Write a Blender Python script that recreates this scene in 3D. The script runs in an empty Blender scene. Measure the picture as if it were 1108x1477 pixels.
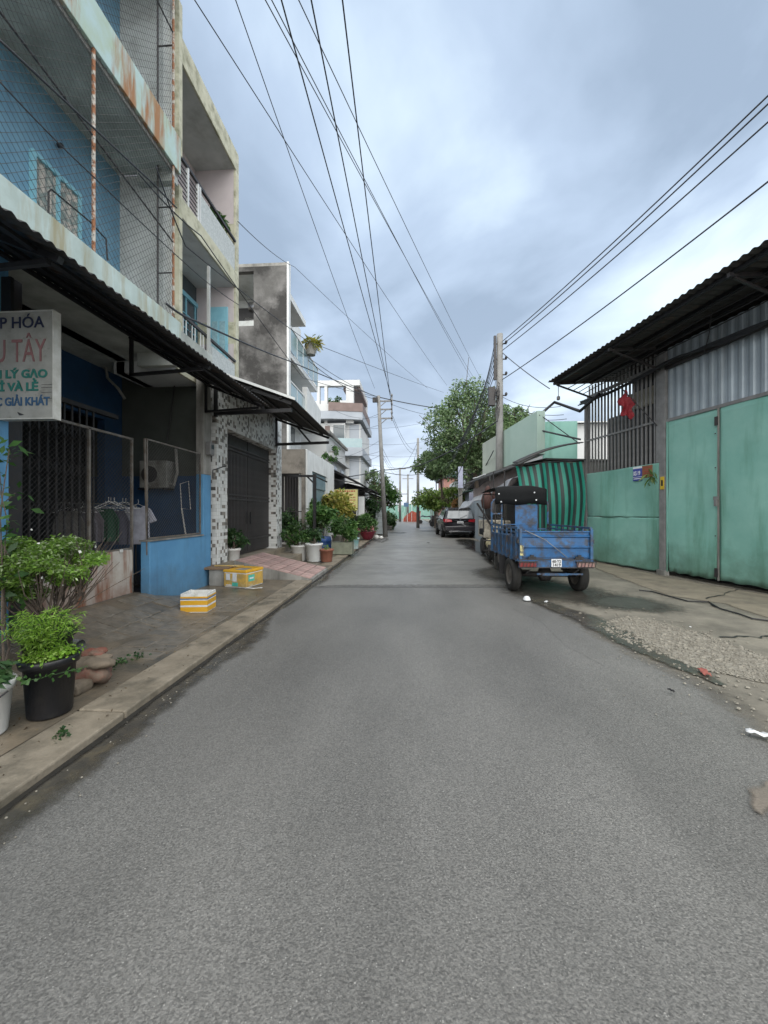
import bpy, math, random
import numpy as np
from math import sin, cos, pi, radians, atan, sqrt
random.seed(7); RS = np.random.RandomState(11)
C = bpy.context.scene.collection
S = bpy.context.scene

# ------------------------------------------------------------------ camera
F = 560.0; TH = atan(36/560.0)
cam_d = bpy.data.cameras.new('camera'); cam = bpy.data.objects.new('camera', cam_d); C.objects.link(cam)
cam.location = (0, 0, 1.5); cam.rotation_euler = (radians(90), 0, TH)
cam_d.sensor_fit = 'HORIZONTAL'; cam_d.sensor_width = 36; cam_d.lens = 36*F/1108
cam_d.clip_start = .05; cam_d.clip_end = 2000
S.camera = cam

# ------------------------------------------------------------------ world
EXPO = 2.03
SUN_EL, SUN_AZ = radians(50), radians(180)
w = bpy.data.worlds.new('World'); S.world = w; w.use_nodes = True
nt = w.node_tree; N = nt.nodes; L = nt.links; N.clear()
def wn(t, **k):
    n = N.new(t)
    for a, b in k.items(): setattr(n, a, b)
    return n
sky = wn('ShaderNodeTexSky'); sky.sky_type = 'NISHITA'; sky.sun_disc = False
sky.sun_elevation = SUN_EL; sky.sun_rotation = SUN_AZ; sky.dust_density = 2.5
tc = wn('ShaderNodeTexCoord'); sep = wn('ShaderNodeSeparateXYZ'); L.new(tc.outputs['Generated'], sep.inputs[0])
def m(op, a, b=None, c=None, clamp=False):
    n = wn('ShaderNodeMath', operation=op); n.use_clamp = clamp
    for i, x in enumerate((a, b, c)):
        if x is None: continue
        if isinstance(x, (int, float)): n.inputs[i].default_value = x
        else: L.new(x, n.inputs[i])
    return n.outputs[0]
zz = m('MAXIMUM', m('ADD', sep.outputs[2], .22), .05)
px = m('DIVIDE', sep.outputs[0], zz); py = m('DIVIDE', sep.outputs[1], zz)
cmb = wn('ShaderNodeCombineXYZ'); L.new(px, cmb.inputs[0]); L.new(py, cmb.inputs[1])
mp = wn('ShaderNodeMapping'); mp.inputs['Scale'].default_value = (.9, .75, 1); mp.inputs['Rotation'].default_value = (0, 0, .5)
mp.inputs['Location'].default_value = (3.1, 1.7, 0)
L.new(cmb.outputs[0], mp.inputs[0])
n1 = wn('ShaderNodeTexNoise'); n1.inputs['Scale'].default_value = 1.7; n1.inputs['Detail'].default_value = 7; n1.inputs['Roughness'].default_value = .5; n1.inputs['Distortion'].default_value = .35
L.new(mp.outputs[0], n1.inputs['Vector'])
n2 = wn('ShaderNodeTexNoise'); n2.inputs['Scale'].default_value = .55; n2.inputs['Detail'].default_value = 3
L.new(mp.outputs[0], n2.inputs['Vector'])
mixn = m('ADD', m('MULTIPLY', n1.outputs[0], .6), m('MULTIPLY', n2.outputs[0], .4))
cr = wn('ShaderNodeValToRGB'); L.new(mixn, cr.inputs[0])
e = cr.color_ramp.elements
e[0].position = .42; e[0].color = (.29, .37, .48, 1)
e[1].position = .6; e[1].color = (.7, .83, .93, 1)
k = cr.color_ramp.elements.new(.5); k.color = (.42, .52, .66, 1)
# paler towards the horizon, as the photograph's low sky is
hz = m('POWER', m('SUBTRACT', 1, m('MAXIMUM', sep.outputs[2], 0), clamp=True), 7, clamp=True)
mh = wn('ShaderNodeMix', data_type='RGBA'); L.new(m('MULTIPLY', hz, .75), mh.inputs[0]); L.new(cr.outputs[0], mh.inputs[6]); mh.inputs[7].default_value = (.84, .87, .93, 1)
sc = wn('ShaderNodeVectorMath', operation='SCALE'); L.new(mh.outputs[2], sc.inputs[0]); sc.inputs['Scale'].default_value = 3.25
sk2 = wn('ShaderNodeVectorMath', operation='SCALE'); L.new(sky.outputs[0], sk2.inputs[0]); sk2.inputs['Scale'].default_value = .04
ad = wn('ShaderNodeVectorMath', operation='ADD'); L.new(sc.outputs[0], ad.inputs[0]); L.new(sk2.outputs[0], ad.inputs[1])
bg = wn('ShaderNodeBackground'); bg.inputs[1].default_value = .1; L.new(ad.outputs[0], bg.inputs[0])
wo = wn('ShaderNodeOutputWorld'); L.new(bg.outputs[0], wo.inputs[0])

sl = bpy.data.lights.new('sun', 'SUN'); sl.energy = 1.5; sl.angle = radians(112); sl.color = (1, .95, .86)
so = bpy.data.objects.new('sun', sl); C.objects.link(so)
so.rotation_euler = (pi/2-SUN_EL, 0, pi-SUN_AZ)
S.view_settings.view_transform = 'Standard'; S.view_settings.look = 'None'
S.view_settings.exposure = EXPO; S.view_settings.gamma = 1; S.view_settings.use_curve_mapping = False

# ------------------------------------------------------------------ measuring helpers (sight line of a photo pixel met with a real plane)
def ray(u, v):
    a = (u-554)/F
    return (a*cos(TH)-sin(TH), a*sin(TH)+cos(TH), (738.5-v)/F)
def PX(u, v, X):
    r = ray(u, v); t = X/r[0]; return (X, r[1]*t, 1.5+r[2]*t)
def PY(u, v, Y):
    r = ray(u, v); t = Y/r[1]; return (r[0]*t, Y, 1.5+r[2]*t)
def PZ(u, v, z=0.):
    r = ray(u, v); t = (z-1.5)/r[2]; return (r[0]*t, r[1]*t, z)
def PD(u, v, d):
    r = ray(u, v); return (r[0]*d, r[1]*d, 1.5+r[2]*d)

# ------------------------------------------------------------------ materials
def mk(name):
    ma = bpy.data.materials.new(name); ma.use_nodes = True
    return ma, ma.node_tree, ma.node_tree.nodes['Principled BSDF']
def M(name, col, rough=.75, col2=None, scale=4, fac=(.35, .65), bump=.15, bscale=60, metal=0, dirt=None, dscale=2.5,
      damt=(.5, .7), streak=False, dmax=.8, rnd=0, spec=.5, trans=0):
    ma, t, b = mk(name); n = t.nodes; l = t.links
    tc = n.new('ShaderNodeTexCoord'); co = tc.outputs['Object']
    no = n.new('ShaderNodeTexNoise'); no.inputs['Scale'].default_value = scale; no.inputs['Detail'].default_value = 8; no.inputs['Roughness'].default_value = .62
    l.new(co, no.inputs['Vector'])
    r = n.new('ShaderNodeMapRange'); r.inputs[1].default_value = fac[0]; r.inputs[2].default_value = fac[1]; l.new(no.outputs[0], r.inputs[0])
    mx = n.new('ShaderNodeMix'); mx.data_type = 'RGBA'; l.new(r.outputs[0], mx.inputs[0])
    c2 = col2 or tuple(c*.78 for c in col)
    mx.inputs[6].default_value = (*col, 1); mx.inputs[7].default_value = (*c2, 1); out = mx.outputs[2]
    rsock = None
    if dirt:
        mp = n.new('ShaderNodeMapping'); mp.inputs['Scale'].default_value = (1, 1, .13) if streak else (1, 1, 1); mp.inputs['Location'].default_value = (7, 3, 5)
        l.new(co, mp.inputs[0])
        n2 = n.new('ShaderNodeTexNoise'); n2.inputs['Scale'].default_value = dscale; n2.inputs['Detail'].default_value = 9; n2.inputs['Roughness'].default_value = .65
        l.new(mp.outputs[0], n2.inputs['Vector'])
        r2 = n.new('ShaderNodeMapRange'); r2.inputs[1].default_value = damt[0]; r2.inputs[2].default_value = damt[1]; r2.inputs[4].default_value = dmax; l.new(n2.outputs[0], r2.inputs[0])
        m2 = n.new('ShaderNodeMix'); m2.data_type = 'RGBA'; l.new(r2.outputs[0], m2.inputs[0]); l.new(out, m2.inputs[6]); m2.inputs[7].default_value = (*dirt, 1); out = m2.outputs[2]
    if rnd:
        oi = n.new('ShaderNodeObjectInfo'); mr = n.new('ShaderNodeMapRange'); l.new(oi.outputs['Random'], mr.inputs[0]); mr.inputs[3].default_value = 1-rnd; mr.inputs[4].default_value = 1+rnd
        vm = n.new('ShaderNodeVectorMath'); vm.operation = 'SCALE'; l.new(out, vm.inputs[0]); l.new(mr.outputs[0], vm.inputs['Scale']); out = vm.outputs[0]
    l.new(out, b.inputs['Base Color'])
    b.inputs['Metallic'].default_value = metal; b.inputs['Specular IOR Level'].default_value = spec
    rr = n.new('ShaderNodeMapRange'); rr.inputs[3].default_value = max(.05, rough-.12); rr.inputs[4].default_value = min(1, rough+.12); l.new(no.outputs[0], rr.inputs[0]); l.new(rr.outputs[0], b.inputs['Roughness'])
    if bump:
        n3 = n.new('ShaderNodeTexNoise'); n3.inputs['Scale'].default_value = bscale; n3.inputs['Detail'].default_value = 5; l.new(co, n3.inputs['Vector'])
        bu = n.new('ShaderNodeBump'); bu.inputs['Strength'].default_value = bump; bu.inputs['Distance'].default_value = .01; l.new(n3.outputs[0], bu.inputs['Height']); l.new(bu.outputs[0], b.inputs['Normal'])
    if trans: b.inputs['Transmission Weight'].default_value = trans
    return ma
def flat(name, col, rough=.6, metal=0, spec=.5):
    return M(name, col, rough, bump=.05, metal=metal, spec=spec, scale=12)
def leafmat(name, c1, c2, c3=None, rough=.5):
    ma, t, b = mk(name); n = t.nodes; l = t.links
    g = n.new('ShaderNodeNewGeometry')
    cr = n.new('ShaderNodeValToRGB'); l.new(g.outputs['Random Per Island'], cr.inputs[0])
    cr.color_ramp.elements[0].color = (*c1, 1); cr.color_ramp.elements[1].color = (*(c3 or c2), 1); cr.color_ramp.elements[1].position = .97
    k = cr.color_ramp.elements.new(.7); k.color = (*c2, 1)
    tc = n.new('ShaderNodeTexCoord'); no = n.new('ShaderNodeTexNoise'); no.inputs['Scale'].default_value = 1.4; l.new(tc.outputs['Object'], no.inputs['Vector'])
    mr = n.new('ShaderNodeMapRange'); mr.inputs[1].default_value = .35; mr.inputs[2].default_value = .65; mr.inputs[3].default_value = .65; mr.inputs[4].default_value = 1.3; l.new(no.outputs[0], mr.inputs[0])
    vm = n.new('ShaderNodeVectorMath'); vm.operation = 'SCALE'; l.new(cr.outputs[0], vm.inputs[0]); l.new(mr.outputs[0], vm.inputs['Scale'])
    l.new(vm.outputs[0], b.inputs['Base Color']); b.inputs['Roughness'].default_value = rough
    tr = n.new('ShaderNodeBsdfTranslucent'); l.new(vm.outputs[0], tr.inputs[0])
    ms = n.new('ShaderNodeMixShader'); ms.inputs[0].default_value = .35
    l.new(b.outputs[0], ms.inputs[1]); l.new(tr.outputs[0], ms.inputs[2]); l.new(ms.outputs[0], n['Material Output'].inputs[0])
    return ma
def mosaic(name, size, cols, grout, wts):
    ma, t, b = mk(name); n = t.nodes; l = t.links
    tc = n.new('ShaderNodeTexCoord')
    vs = n.new('ShaderNodeVectorMath'); vs.operation = 'SCALE'; vs.inputs['Scale'].default_value = 1/size; l.new(tc.outputs['Object'], vs.inputs[0])
    va = n.new('ShaderNodeVectorMath'); va.operation = 'ADD'; va.inputs[1].default_value = (.37, .37, .13); l.new(vs.outputs[0], va.inputs[0])
    fl = n.new('ShaderNodeVectorMath'); fl.operation = 'FLOOR'; l.new(va.outputs[0], fl.inputs[0])
    wnn = n.new('ShaderNodeTexWhiteNoise'); l.new(fl.outputs[0], wnn.inputs[0])
    cr = n.new('ShaderNodeValToRGB'); cr.color_ramp.interpolation = 'CONSTANT'; l.new(wnn.outputs[0], cr.inputs[0])
    el = cr.color_ramp.elements; el[0].color = (*cols[0], 1); el[1].position = wts[0]; el[1].color = (*cols[1], 1)
    p = wts[0]
    for c, q in zip(cols[2:], wts[1:]):
        p += q; k = el.new(p); k.color = (*c, 1)
    fr = n.new('ShaderNodeVectorMath'); fr.operation = 'FRACTION'; l.new(va.outputs[0], fr.inputs[0])
    sp = n.new('ShaderNodeSeparateXYZ'); l.new(fr.outputs[0], sp.inputs[0])
    def mm(op, a, bb):
        q = n.new('ShaderNodeMath'); q.operation = op
        for i, x in enumerate((a, bb)):
            if isinstance(x, float): q.inputs[i].default_value = x
            else: l.new(x, q.inputs[i])
        return q.outputs[0]
    g = mm('MAXIMUM', mm('LESS_THAN', sp.outputs[2], .07), mm('MULTIPLY', mm('LESS_THAN', sp.outputs[1], .07), mm('LESS_THAN', sp.outputs[0], 2.)))
    mx = n.new('ShaderNodeMix'); mx.data_type = 'RGBA'; l.new(g, mx.inputs[0]); l.new(cr.outputs[0], mx.inputs[6]); mx.inputs[7].default_value = (*grout, 1)
    l.new(mx.outputs[2], b.inputs['Base Color']); b.inputs['Roughness'].default_value = .35
    return ma

# ------------------------------------------------------------------ geometry helpers
OFF = {}
def off(o): return OFF.get(o.name, (0, 0, 0)) if o else (0, 0, 0)
class MB:
    def __init__(s): s.v = []; s.f = []; s.mi = []; s.cur = 0
    def add(s, vs, fs):
        b = len(s.v); s.v += [tuple(x) for x in vs]; s.f += [tuple(i+b for i in f) for f in fs]; s.mi += [s.cur]*len(fs); return s
    def box(s, x0, x1, y0, y1, z0, z1):
        x0, x1 = sorted((x0, x1)); y0, y1 = sorted((y0, y1)); z0, z1 = sorted((z0, z1))
        return s.add([(x0,y0,z0),(x1,y0,z0),(x1,y1,z0),(x0,y1,z0),(x0,y0,z1),(x1,y0,z1),(x1,y1,z1),(x0,y1,z1)],
                     [(0,3,2,1),(4,5,6,7),(0,1,5,4),(1,2,6,5),(2,3,7,6),(3,0,4,7)])
    def hexa(s, b, t):
        return s.add(list(b)+list(t), [(0,3,2,1),(4,5,6,7),(0,1,5,4),(1,2,6,5),(2,3,7,6),(3,0,4,7)])
    def slab(s, quad, n):           # quad of 4 points, thickness vector n
        return s.hexa(quad, [tuple(a+b for a, b in zip(p, n)) for p in quad])
    def prism(s, poly, vec):
        n = len(poly); t = [tuple(a+b for a, b in zip(p, vec)) for p in poly]
        return s.add(list(poly)+t, [tuple(range(n))[::-1], tuple(range(n, 2*n))]+[(i, (i+1) % n, n+(i+1) % n, n+i) for i in range(n)])
    def tube(s, pts, r, n=6, cap=True):
        pts = [np.array(p, float) for p in pts]; m_ = len(pts)
        rs = r if isinstance(r, (list, tuple)) else [r]*m_
        vs = []; pu = None
        for i, p in enumerate(pts):
            d = pts[min(i+1, m_-1)]-pts[max(i-1, 0)]; d = d/(np.linalg.norm(d)+1e-9)
            a = np.array((0, 0, 1.)) if abs(d[2]) < .9 else np.array((0, 1., 0))
            if pu is not None: a = pu
            x = np.cross(a, d); nx = np.linalg.norm(x)
            if nx < 1e-3: x = np.cross(np.array((1., 0, 0)), d); nx = np.linalg.norm(x)
            x /= nx; y = np.cross(d, x); pu = y
            for k in range(n):
                an = 2*pi*k/n+pi/n; vs.append(tuple(p+rs[i]*(x*cos(an)+y*sin(an))))
        fs = [(i*n+k, i*n+(k+1) % n, (i+1)*n+(k+1) % n, (i+1)*n+k) for i in range(m_-1) for k in range(n)]
        if cap: fs += [tuple(range(n))[::-1], tuple(range((m_-1)*n, m_*n))]
        return s.add(vs, fs)
    def bar(s, a, b, w, h=None):    # rectangular bar between two points
        h = h or w; a = np.array(a, float); b = np.array(b, float); d = b-a; d /= np.linalg.norm(d)
        up = np.array((0, 0, 1.)) if abs(d[2]) < .95 else np.array((0, 1., 0))
        x = np.cross(up, d); x /= np.linalg.norm(x); y = np.cross(d, x)
        q = [x*sx*w/2+y*sy*h/2 for sx, sy in ((-1,-1),(1,-1),(1,1),(-1,1))]
        return s.hexa([tuple(a+o) for o in q], [tuple(b+o) for o in q])
    def lathe(s, prof, c=(0, 0, 0), n=20, axis='z', cap=True):
        vs = []
        for r, h in prof:
            for k in range(n):
                a = 2*pi*k/n; p = (r*cos(a), r*sin(a), h)
                if axis == 'x': p = (h, r*cos(a), r*sin(a))
                if axis == 'y': p = (r*sin(a), h, r*cos(a))
                vs.append((p[0]+c[0], p[1]+c[1], p[2]+c[2]))
        m_ = len(prof)
        fs = [(i*n+k, i*n+(k+1) % n, (i+1)*n+(k+1) % n, (i+1)*n+k) for i in range(m_-1) for k in range(n)]
        if cap: fs += [tuple(range(n))[::-1], tuple(range((m_-1)*n, m_*n))]
        return s.add(vs, fs)
    def grid(s, fn, nu, nv):
        vs = [fn(i/nu, j/nv) for i in range(nu+1) for j in range(nv+1)]
        return s.add(vs, [(i*(nv+1)+j, (i+1)*(nv+1)+j, (i+1)*(nv+1)+j+1, i*(nv+1)+j+1) for i in range(nu) for j in range(nv)])
    def rot(s, a, c=(0, 0)):
        s.v = [(c[0]+(x-c[0])*cos(a)-(y-c[1])*sin(a), c[1]+(x-c[0])*sin(a)+(y-c[1])*cos(a), z) for x, y, z in s.v]; return s
    def build(s, name, mats, parent=None, smooth=False, bevel=0, solid=0, sub=0):
        o3 = off(parent); me = bpy.data.meshes.new(name)
        me.from_pydata([(x-o3[0], y-o3[1], z-o3[2]) for x, y, z in s.v], [], s.f)
        if not isinstance(mats, (list, tuple)): mats = [mats]
        for q in mats: me.materials.append(q)
        if len(mats) > 1: me.polygons.foreach_set('material_index', s.mi)
        if smooth: me.polygons.foreach_set('use_smooth', [True]*len(s.f))
        me.validate(); me.update()
        o = bpy.data.objects.new(name, me); C.objects.link(o)
        if parent: o.parent = parent; OFF[o.name] = o3
        if solid:
            q = o.modifiers.new('s', 'SOLIDIFY'); q.thickness = solid; q.offset = 0
        if bevel:
            q = o.modifiers.new('b', 'BEVEL'); q.width = bevel; q.segments = 2; q.limit_method = 'ANGLE'
        if sub:
            q = o.modifiers.new('u', 'SUBSURF'); q.levels = sub; q.render_levels = sub
        return o
def tag(o, label=None, cat=None, group=None, kind=None):
    if label: o['label'] = label
    if cat: o['category'] = cat
    if group: o['group'] = group
    if kind: o['kind'] = kind
    return o
def thing(name, label, cat, loc=(0, 0, 0), group=None):
    o = bpy.data.objects.new(name, None); C.objects.link(o); o.location = loc; o.empty_display_size = .2
    OFF[o.name] = tuple(loc); return tag(o, label, cat, group)
def place(o, loc, rz=0):        # a thing modelled about the origin is set down
    o.location = loc; o.rotation_euler = (0, 0, rz); return o
def copy_tree(o, parent=None):
    c = o.copy(); C.objects.link(c)
    if parent: c.parent = parent
    for ch in list(o.children): copy_tree(ch, c)
    return c
def share(name, proto, parent, loc, rz=0):
    o = bpy.data.objects.new(name, proto.data); C.objects.link(o); o.parent = parent
    p = off(parent); o.location = (loc[0]-p[0], loc[1]-p[1], loc[2]-p[2]); o.rotation_euler = (0, 0, rz); return o
def txt(s, size, loc, rot, mat, parent, name='lettering', align='LEFT', extrude=.002, bold=0, sx=1):
    cu = bpy.data.curves.new('t', 'FONT'); cu.body = s; cu.size = size; cu.align_x = align; cu.extrude = extrude; cu.offset = bold; cu.resolution_u = 3
    ob = bpy.data.objects.new('t', cu); C.objects.link(ob); bpy.context.view_layer.update()
    me = bpy.data.meshes.new_from_object(ob.evaluated_get(bpy.context.evaluated_depsgraph_get()))
    bpy.data.objects.remove(ob); me.materials.clear(); me.materials.append(mat)
    o = bpy.data.objects.new(name, me); C.objects.link(o); o.parent = parent; p = off(parent)
    o.location = (loc[0]-p[0], loc[1]-p[1], loc[2]-p[2]); o.rotation_euler = rot; o.scale = (sx, 1, 1); OFF[o.name] = p
    return o
def leaves(name, mat, pts, size, parent=None, aspect=.45, droop=.3, kind=None, upb=.4):
    pts = np.array(pts, float); n = len(pts); o3 = np.array(off(parent))
    d = RS.normal(size=(n, 3)); d[:, 2] = d[:, 2]*.6-droop; d /= np.linalg.norm(d, axis=1)[:, None]
    nn = RS.normal(size=(n, 3)); nn[:, 2] += upb*2; x = np.cross(d, nn); x /= (np.linalg.norm(x, axis=1)[:, None]+1e-9)
    sz = size*(.6+.8*RS.rand(n))[:, None]
    V = np.empty((n, 4, 3)); V[:, 0] = pts; V[:, 1] = pts+d*sz*.5+x*sz*aspect/2; V[:, 2] = pts+d*sz; V[:, 3] = pts+d*sz*.5-x*sz*aspect/2
    V[:, 2, 2] -= sz[:, 0]*.12
    V = (V.reshape(-1, 3)-o3); me = bpy.data.meshes.new(name)
    me.vertices.add(4*n); me.vertices.foreach_set('co', V.ravel())
    me.loops.add(4*n); me.loops.foreach_set('vertex_index', np.arange(4*n))
    me.polygons.add(n); me.polygons.foreach_set('loop_start', np.arange(n)*4); me.polygons.foreach_set('loop_total', np.full(n, 4))
    me.materials.append(mat); me.update(calc_edges=True); me.validate()
    o = bpy.data.objects.new(name, me); C.objects.link(o)
    if parent: o.parent = parent; OFF[o.name] = tuple(o3)
    if kind: o['kind'] = kind
    return o
def blobpts(c, r, n, nc=14, cr=.38, shell=.5):
    """leaf points in clumps spread through an ellipsoid"""
    out = []
    for i in range(nc):
        while True:
            q = RS.uniform(-1, 1, 3); l_ = np.linalg.norm(q)
            if shell < l_ < 1: break
        cc = q*(1-cr*.6)
        k = RS.normal(size=(n//nc, 3)); k *= (cr*(.45+.55*RS.rand(n//nc))/np.linalg.norm(k, axis=1))[:, None]*RS.uniform(.7, 1.25)
        out.append(cc+k)
    return np.concatenate(out)*np.array(r)+np.array(c)
def strip(name, pts, z, mat, kind='structure', seg=.25, jit=.03, parent=None):
    """flat ground sheet with an uneven outline"""
    out = []
    for i, p in enumerate(pts):
        q = pts[(i+1) % len(pts)]; d = sqrt((q[0]-p[0])**2+(q[1]-p[1])**2); k = max(1, min(40, int(d/seg)))
        for j in range(k):
            t = j/k; out.append((p[0]+(q[0]-p[0])*t+random.gauss(0, jit), p[1]+(q[1]-p[1])*t+random.gauss(0, jit), z))
    mb = MB(); mb.add(out, [tuple(range(len(out)))]); o = mb.build(name, mat, parent)
    if kind: o['kind'] = kind
    return o

SOFT = {}
def softmat(mat):
    """copy of a ground material whose edge fades out raggedly (colour attribute 'fade')"""
    if mat.name in SOFT: return SOFT[mat.name]
    c = mat.copy(); c.name = mat.name+'_feathered'; t = c.node_tree; n = t.nodes; l = t.links; out = n['Material Output']; b = n['Principled BSDF']
    at = n.new('ShaderNodeAttribute'); at.attribute_name = 'fade'
    tc = n.new('ShaderNodeTexCoord'); no = n.new('ShaderNodeTexNoise'); no.inputs['Scale'].default_value = 9; no.inputs['Detail'].default_value = 8; no.inputs['Roughness'].default_value = .7; l.new(tc.outputs['Object'], no.inputs['Vector'])
    a = n.new('ShaderNodeMath'); a.operation = 'ADD'; l.new(at.outputs['Fac'], a.inputs[0]); l.new(no.outputs[0], a.inputs[1])
    mr = n.new('ShaderNodeMapRange'); mr.inputs[1].default_value = .62; mr.inputs[2].default_value = 1.28; l.new(a.outputs[0], mr.inputs[0])
    l.new(mr.outputs[0], b.inputs['Alpha']); SOFT[mat.name] = c; return c
def soft(name, pts, z, mat, w=.08, seg=.2, jit=.02):
    """ground patch with a feathered rim"""
    area = sum(pts[i][0]*pts[(i+1) % len(pts)][1]-pts[(i+1) % len(pts)][0]*pts[i][1] for i in range(len(pts)))
    if area < 0: pts = pts[::-1]
    out = []
    for i, p in enumerate(pts):
        q = pts[(i+1) % len(pts)]; d = sqrt((q[0]-p[0])**2+(q[1]-p[1])**2); k = max(1, min(60, int(d/seg)))
        for j in range(k):
            t = j/k; out.append((p[0]+(q[0]-p[0])*t+random.gauss(0, jit), p[1]+(q[1]-p[1])*t+random.gauss(0, jit)))
    n = len(out); inn = []
    for i in range(n):
        a, b = out[i-2], out[(i+2) % n]; dx, dy = b[0]-a[0], b[1]-a[1]; l_ = sqrt(dx*dx+dy*dy)+1e-6
        inn.append((out[i][0]-dy/l_*w, out[i][1]+dx/l_*w))
    mb = MB(); mb.add([(x, y, z) for x, y in out]+[(x, y, z) for x, y in inn], [(i, (i+1) % n, n+(i+1) % n, n+i) for i in range(n)]+[tuple(range(n, 2*n))])
    o = mb.build(name, softmat(mat)); ca = o.data.color_attributes.new('fade', 'FLOAT_COLOR', 'POINT')
    ca.data.foreach_set('color', [v for i in range(2*n) for v in ((0, 0, 0, 1) if i < n else (1, 1, 1, 1))])
    o['kind'] = 'structure'; return o

def ribbon(name, A, B, z, mat, fb=.6):
    """ground strip between two edges: firm along A, feathered along B"""
    mb = MB(); n = len(A); vs = []; fade = []
    for a, b in zip(A, B):
        for t, f in ((0, 1), (fb*.5, 1), (1, 0)): vs.append((a[0]+(b[0]-a[0])*t, a[1]+(b[1]-a[1])*t, z)); fade.append(f)
    mb.add(vs, [(i*3+k, (i+1)*3+k, (i+1)*3+k+1, i*3+k+1) for i in range(n-1) for k in range(2)])
    o = mb.build(name, softmat(mat)); ca = o.data.color_attributes.new('fade', 'FLOAT_COLOR', 'POINT')
    ca.data.foreach_set('color', [v for f in fade for v in (f, f, f, 1)]); o['kind'] = 'structure'; return o

def blotch(name, c, rx, ry, z, mat, n=22):
    """roundish ground stain that fades out"""
    vs = [(c[0], c[1], z)]; fade = [1]; k_ = [random.uniform(.75, 1.25) for _ in range(n)]
    k_ = [(k_[i-1]+k_[i]+k_[(i+1) % n])/3 for i in range(n)]
    for t, f in ((.35, .85), (1, 0)):
        for i in range(n): a = 2*pi*i/n; vs.append((c[0]+rx*t*k_[i]*cos(a), c[1]+ry*t*k_[i]*sin(a), z)); fade.append(f)
    mb = MB(); mb.add(vs, [(0, 1+i, 1+(i+1) % n) for i in range(n)]+[(1+i, 1+n+i, 1+n+(i+1) % n, 1+(i+1) % n) for i in range(n)])
    o = mb.build(name, softmat(mat)); ca = o.data.color_attributes.new('fade', 'FLOAT_COLOR', 'POINT')
    ca.data.foreach_set('color', [v for f in fade for v in (f, f, f, 1)]); o['kind'] = 'structure'; return o

def trail(name, P, W, z, mat):
    """ground streak along a centre line, feathered on both sides"""
    mb = MB(); vs = []; fade = []; pts = []
    for i in range(len(P)-1):
        for k in range(8): t = k/8; pts.append((P[i][0]+(P[i+1][0]-P[i][0])*t, P[i][1]+(P[i+1][1]-P[i][1])*t, W[i]+(W[i+1]-W[i])*t))
    pts.append((*P[-1][:2], W[-1])); n = len(pts)
    for i, (x, y, w) in enumerate(pts):
        a, b = pts[max(0, i-1)], pts[min(n-1, i+1)]; dx, dy = b[0]-a[0], b[1]-a[1]; l_ = math.hypot(dx, dy)+1e-6; j = random.gauss(0, .08)
        for t, f in ((-1, 0), (-.35, 1), (.35, 1), (1, 0)): q = w*(t+j); vs.append((x-dy/l_*q, y+dx/l_*q, z)); fade.append(f if 0 < i < n-1 else 0)
    mb.add(vs, [(i*4+k, (i+1)*4+k, (i+1)*4+k+1, i*4+k+1) for i in range(n-1) for k in range(3)])
    o = mb.build(name, softmat(mat)); ca = o.data.color_attributes.new('fade', 'FLOAT_COLOR', 'POINT')
    ca.data.foreach_set('color', [v for f in fade for v in (f, f, f, 1)]); o['kind'] = 'structure'; return o
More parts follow.
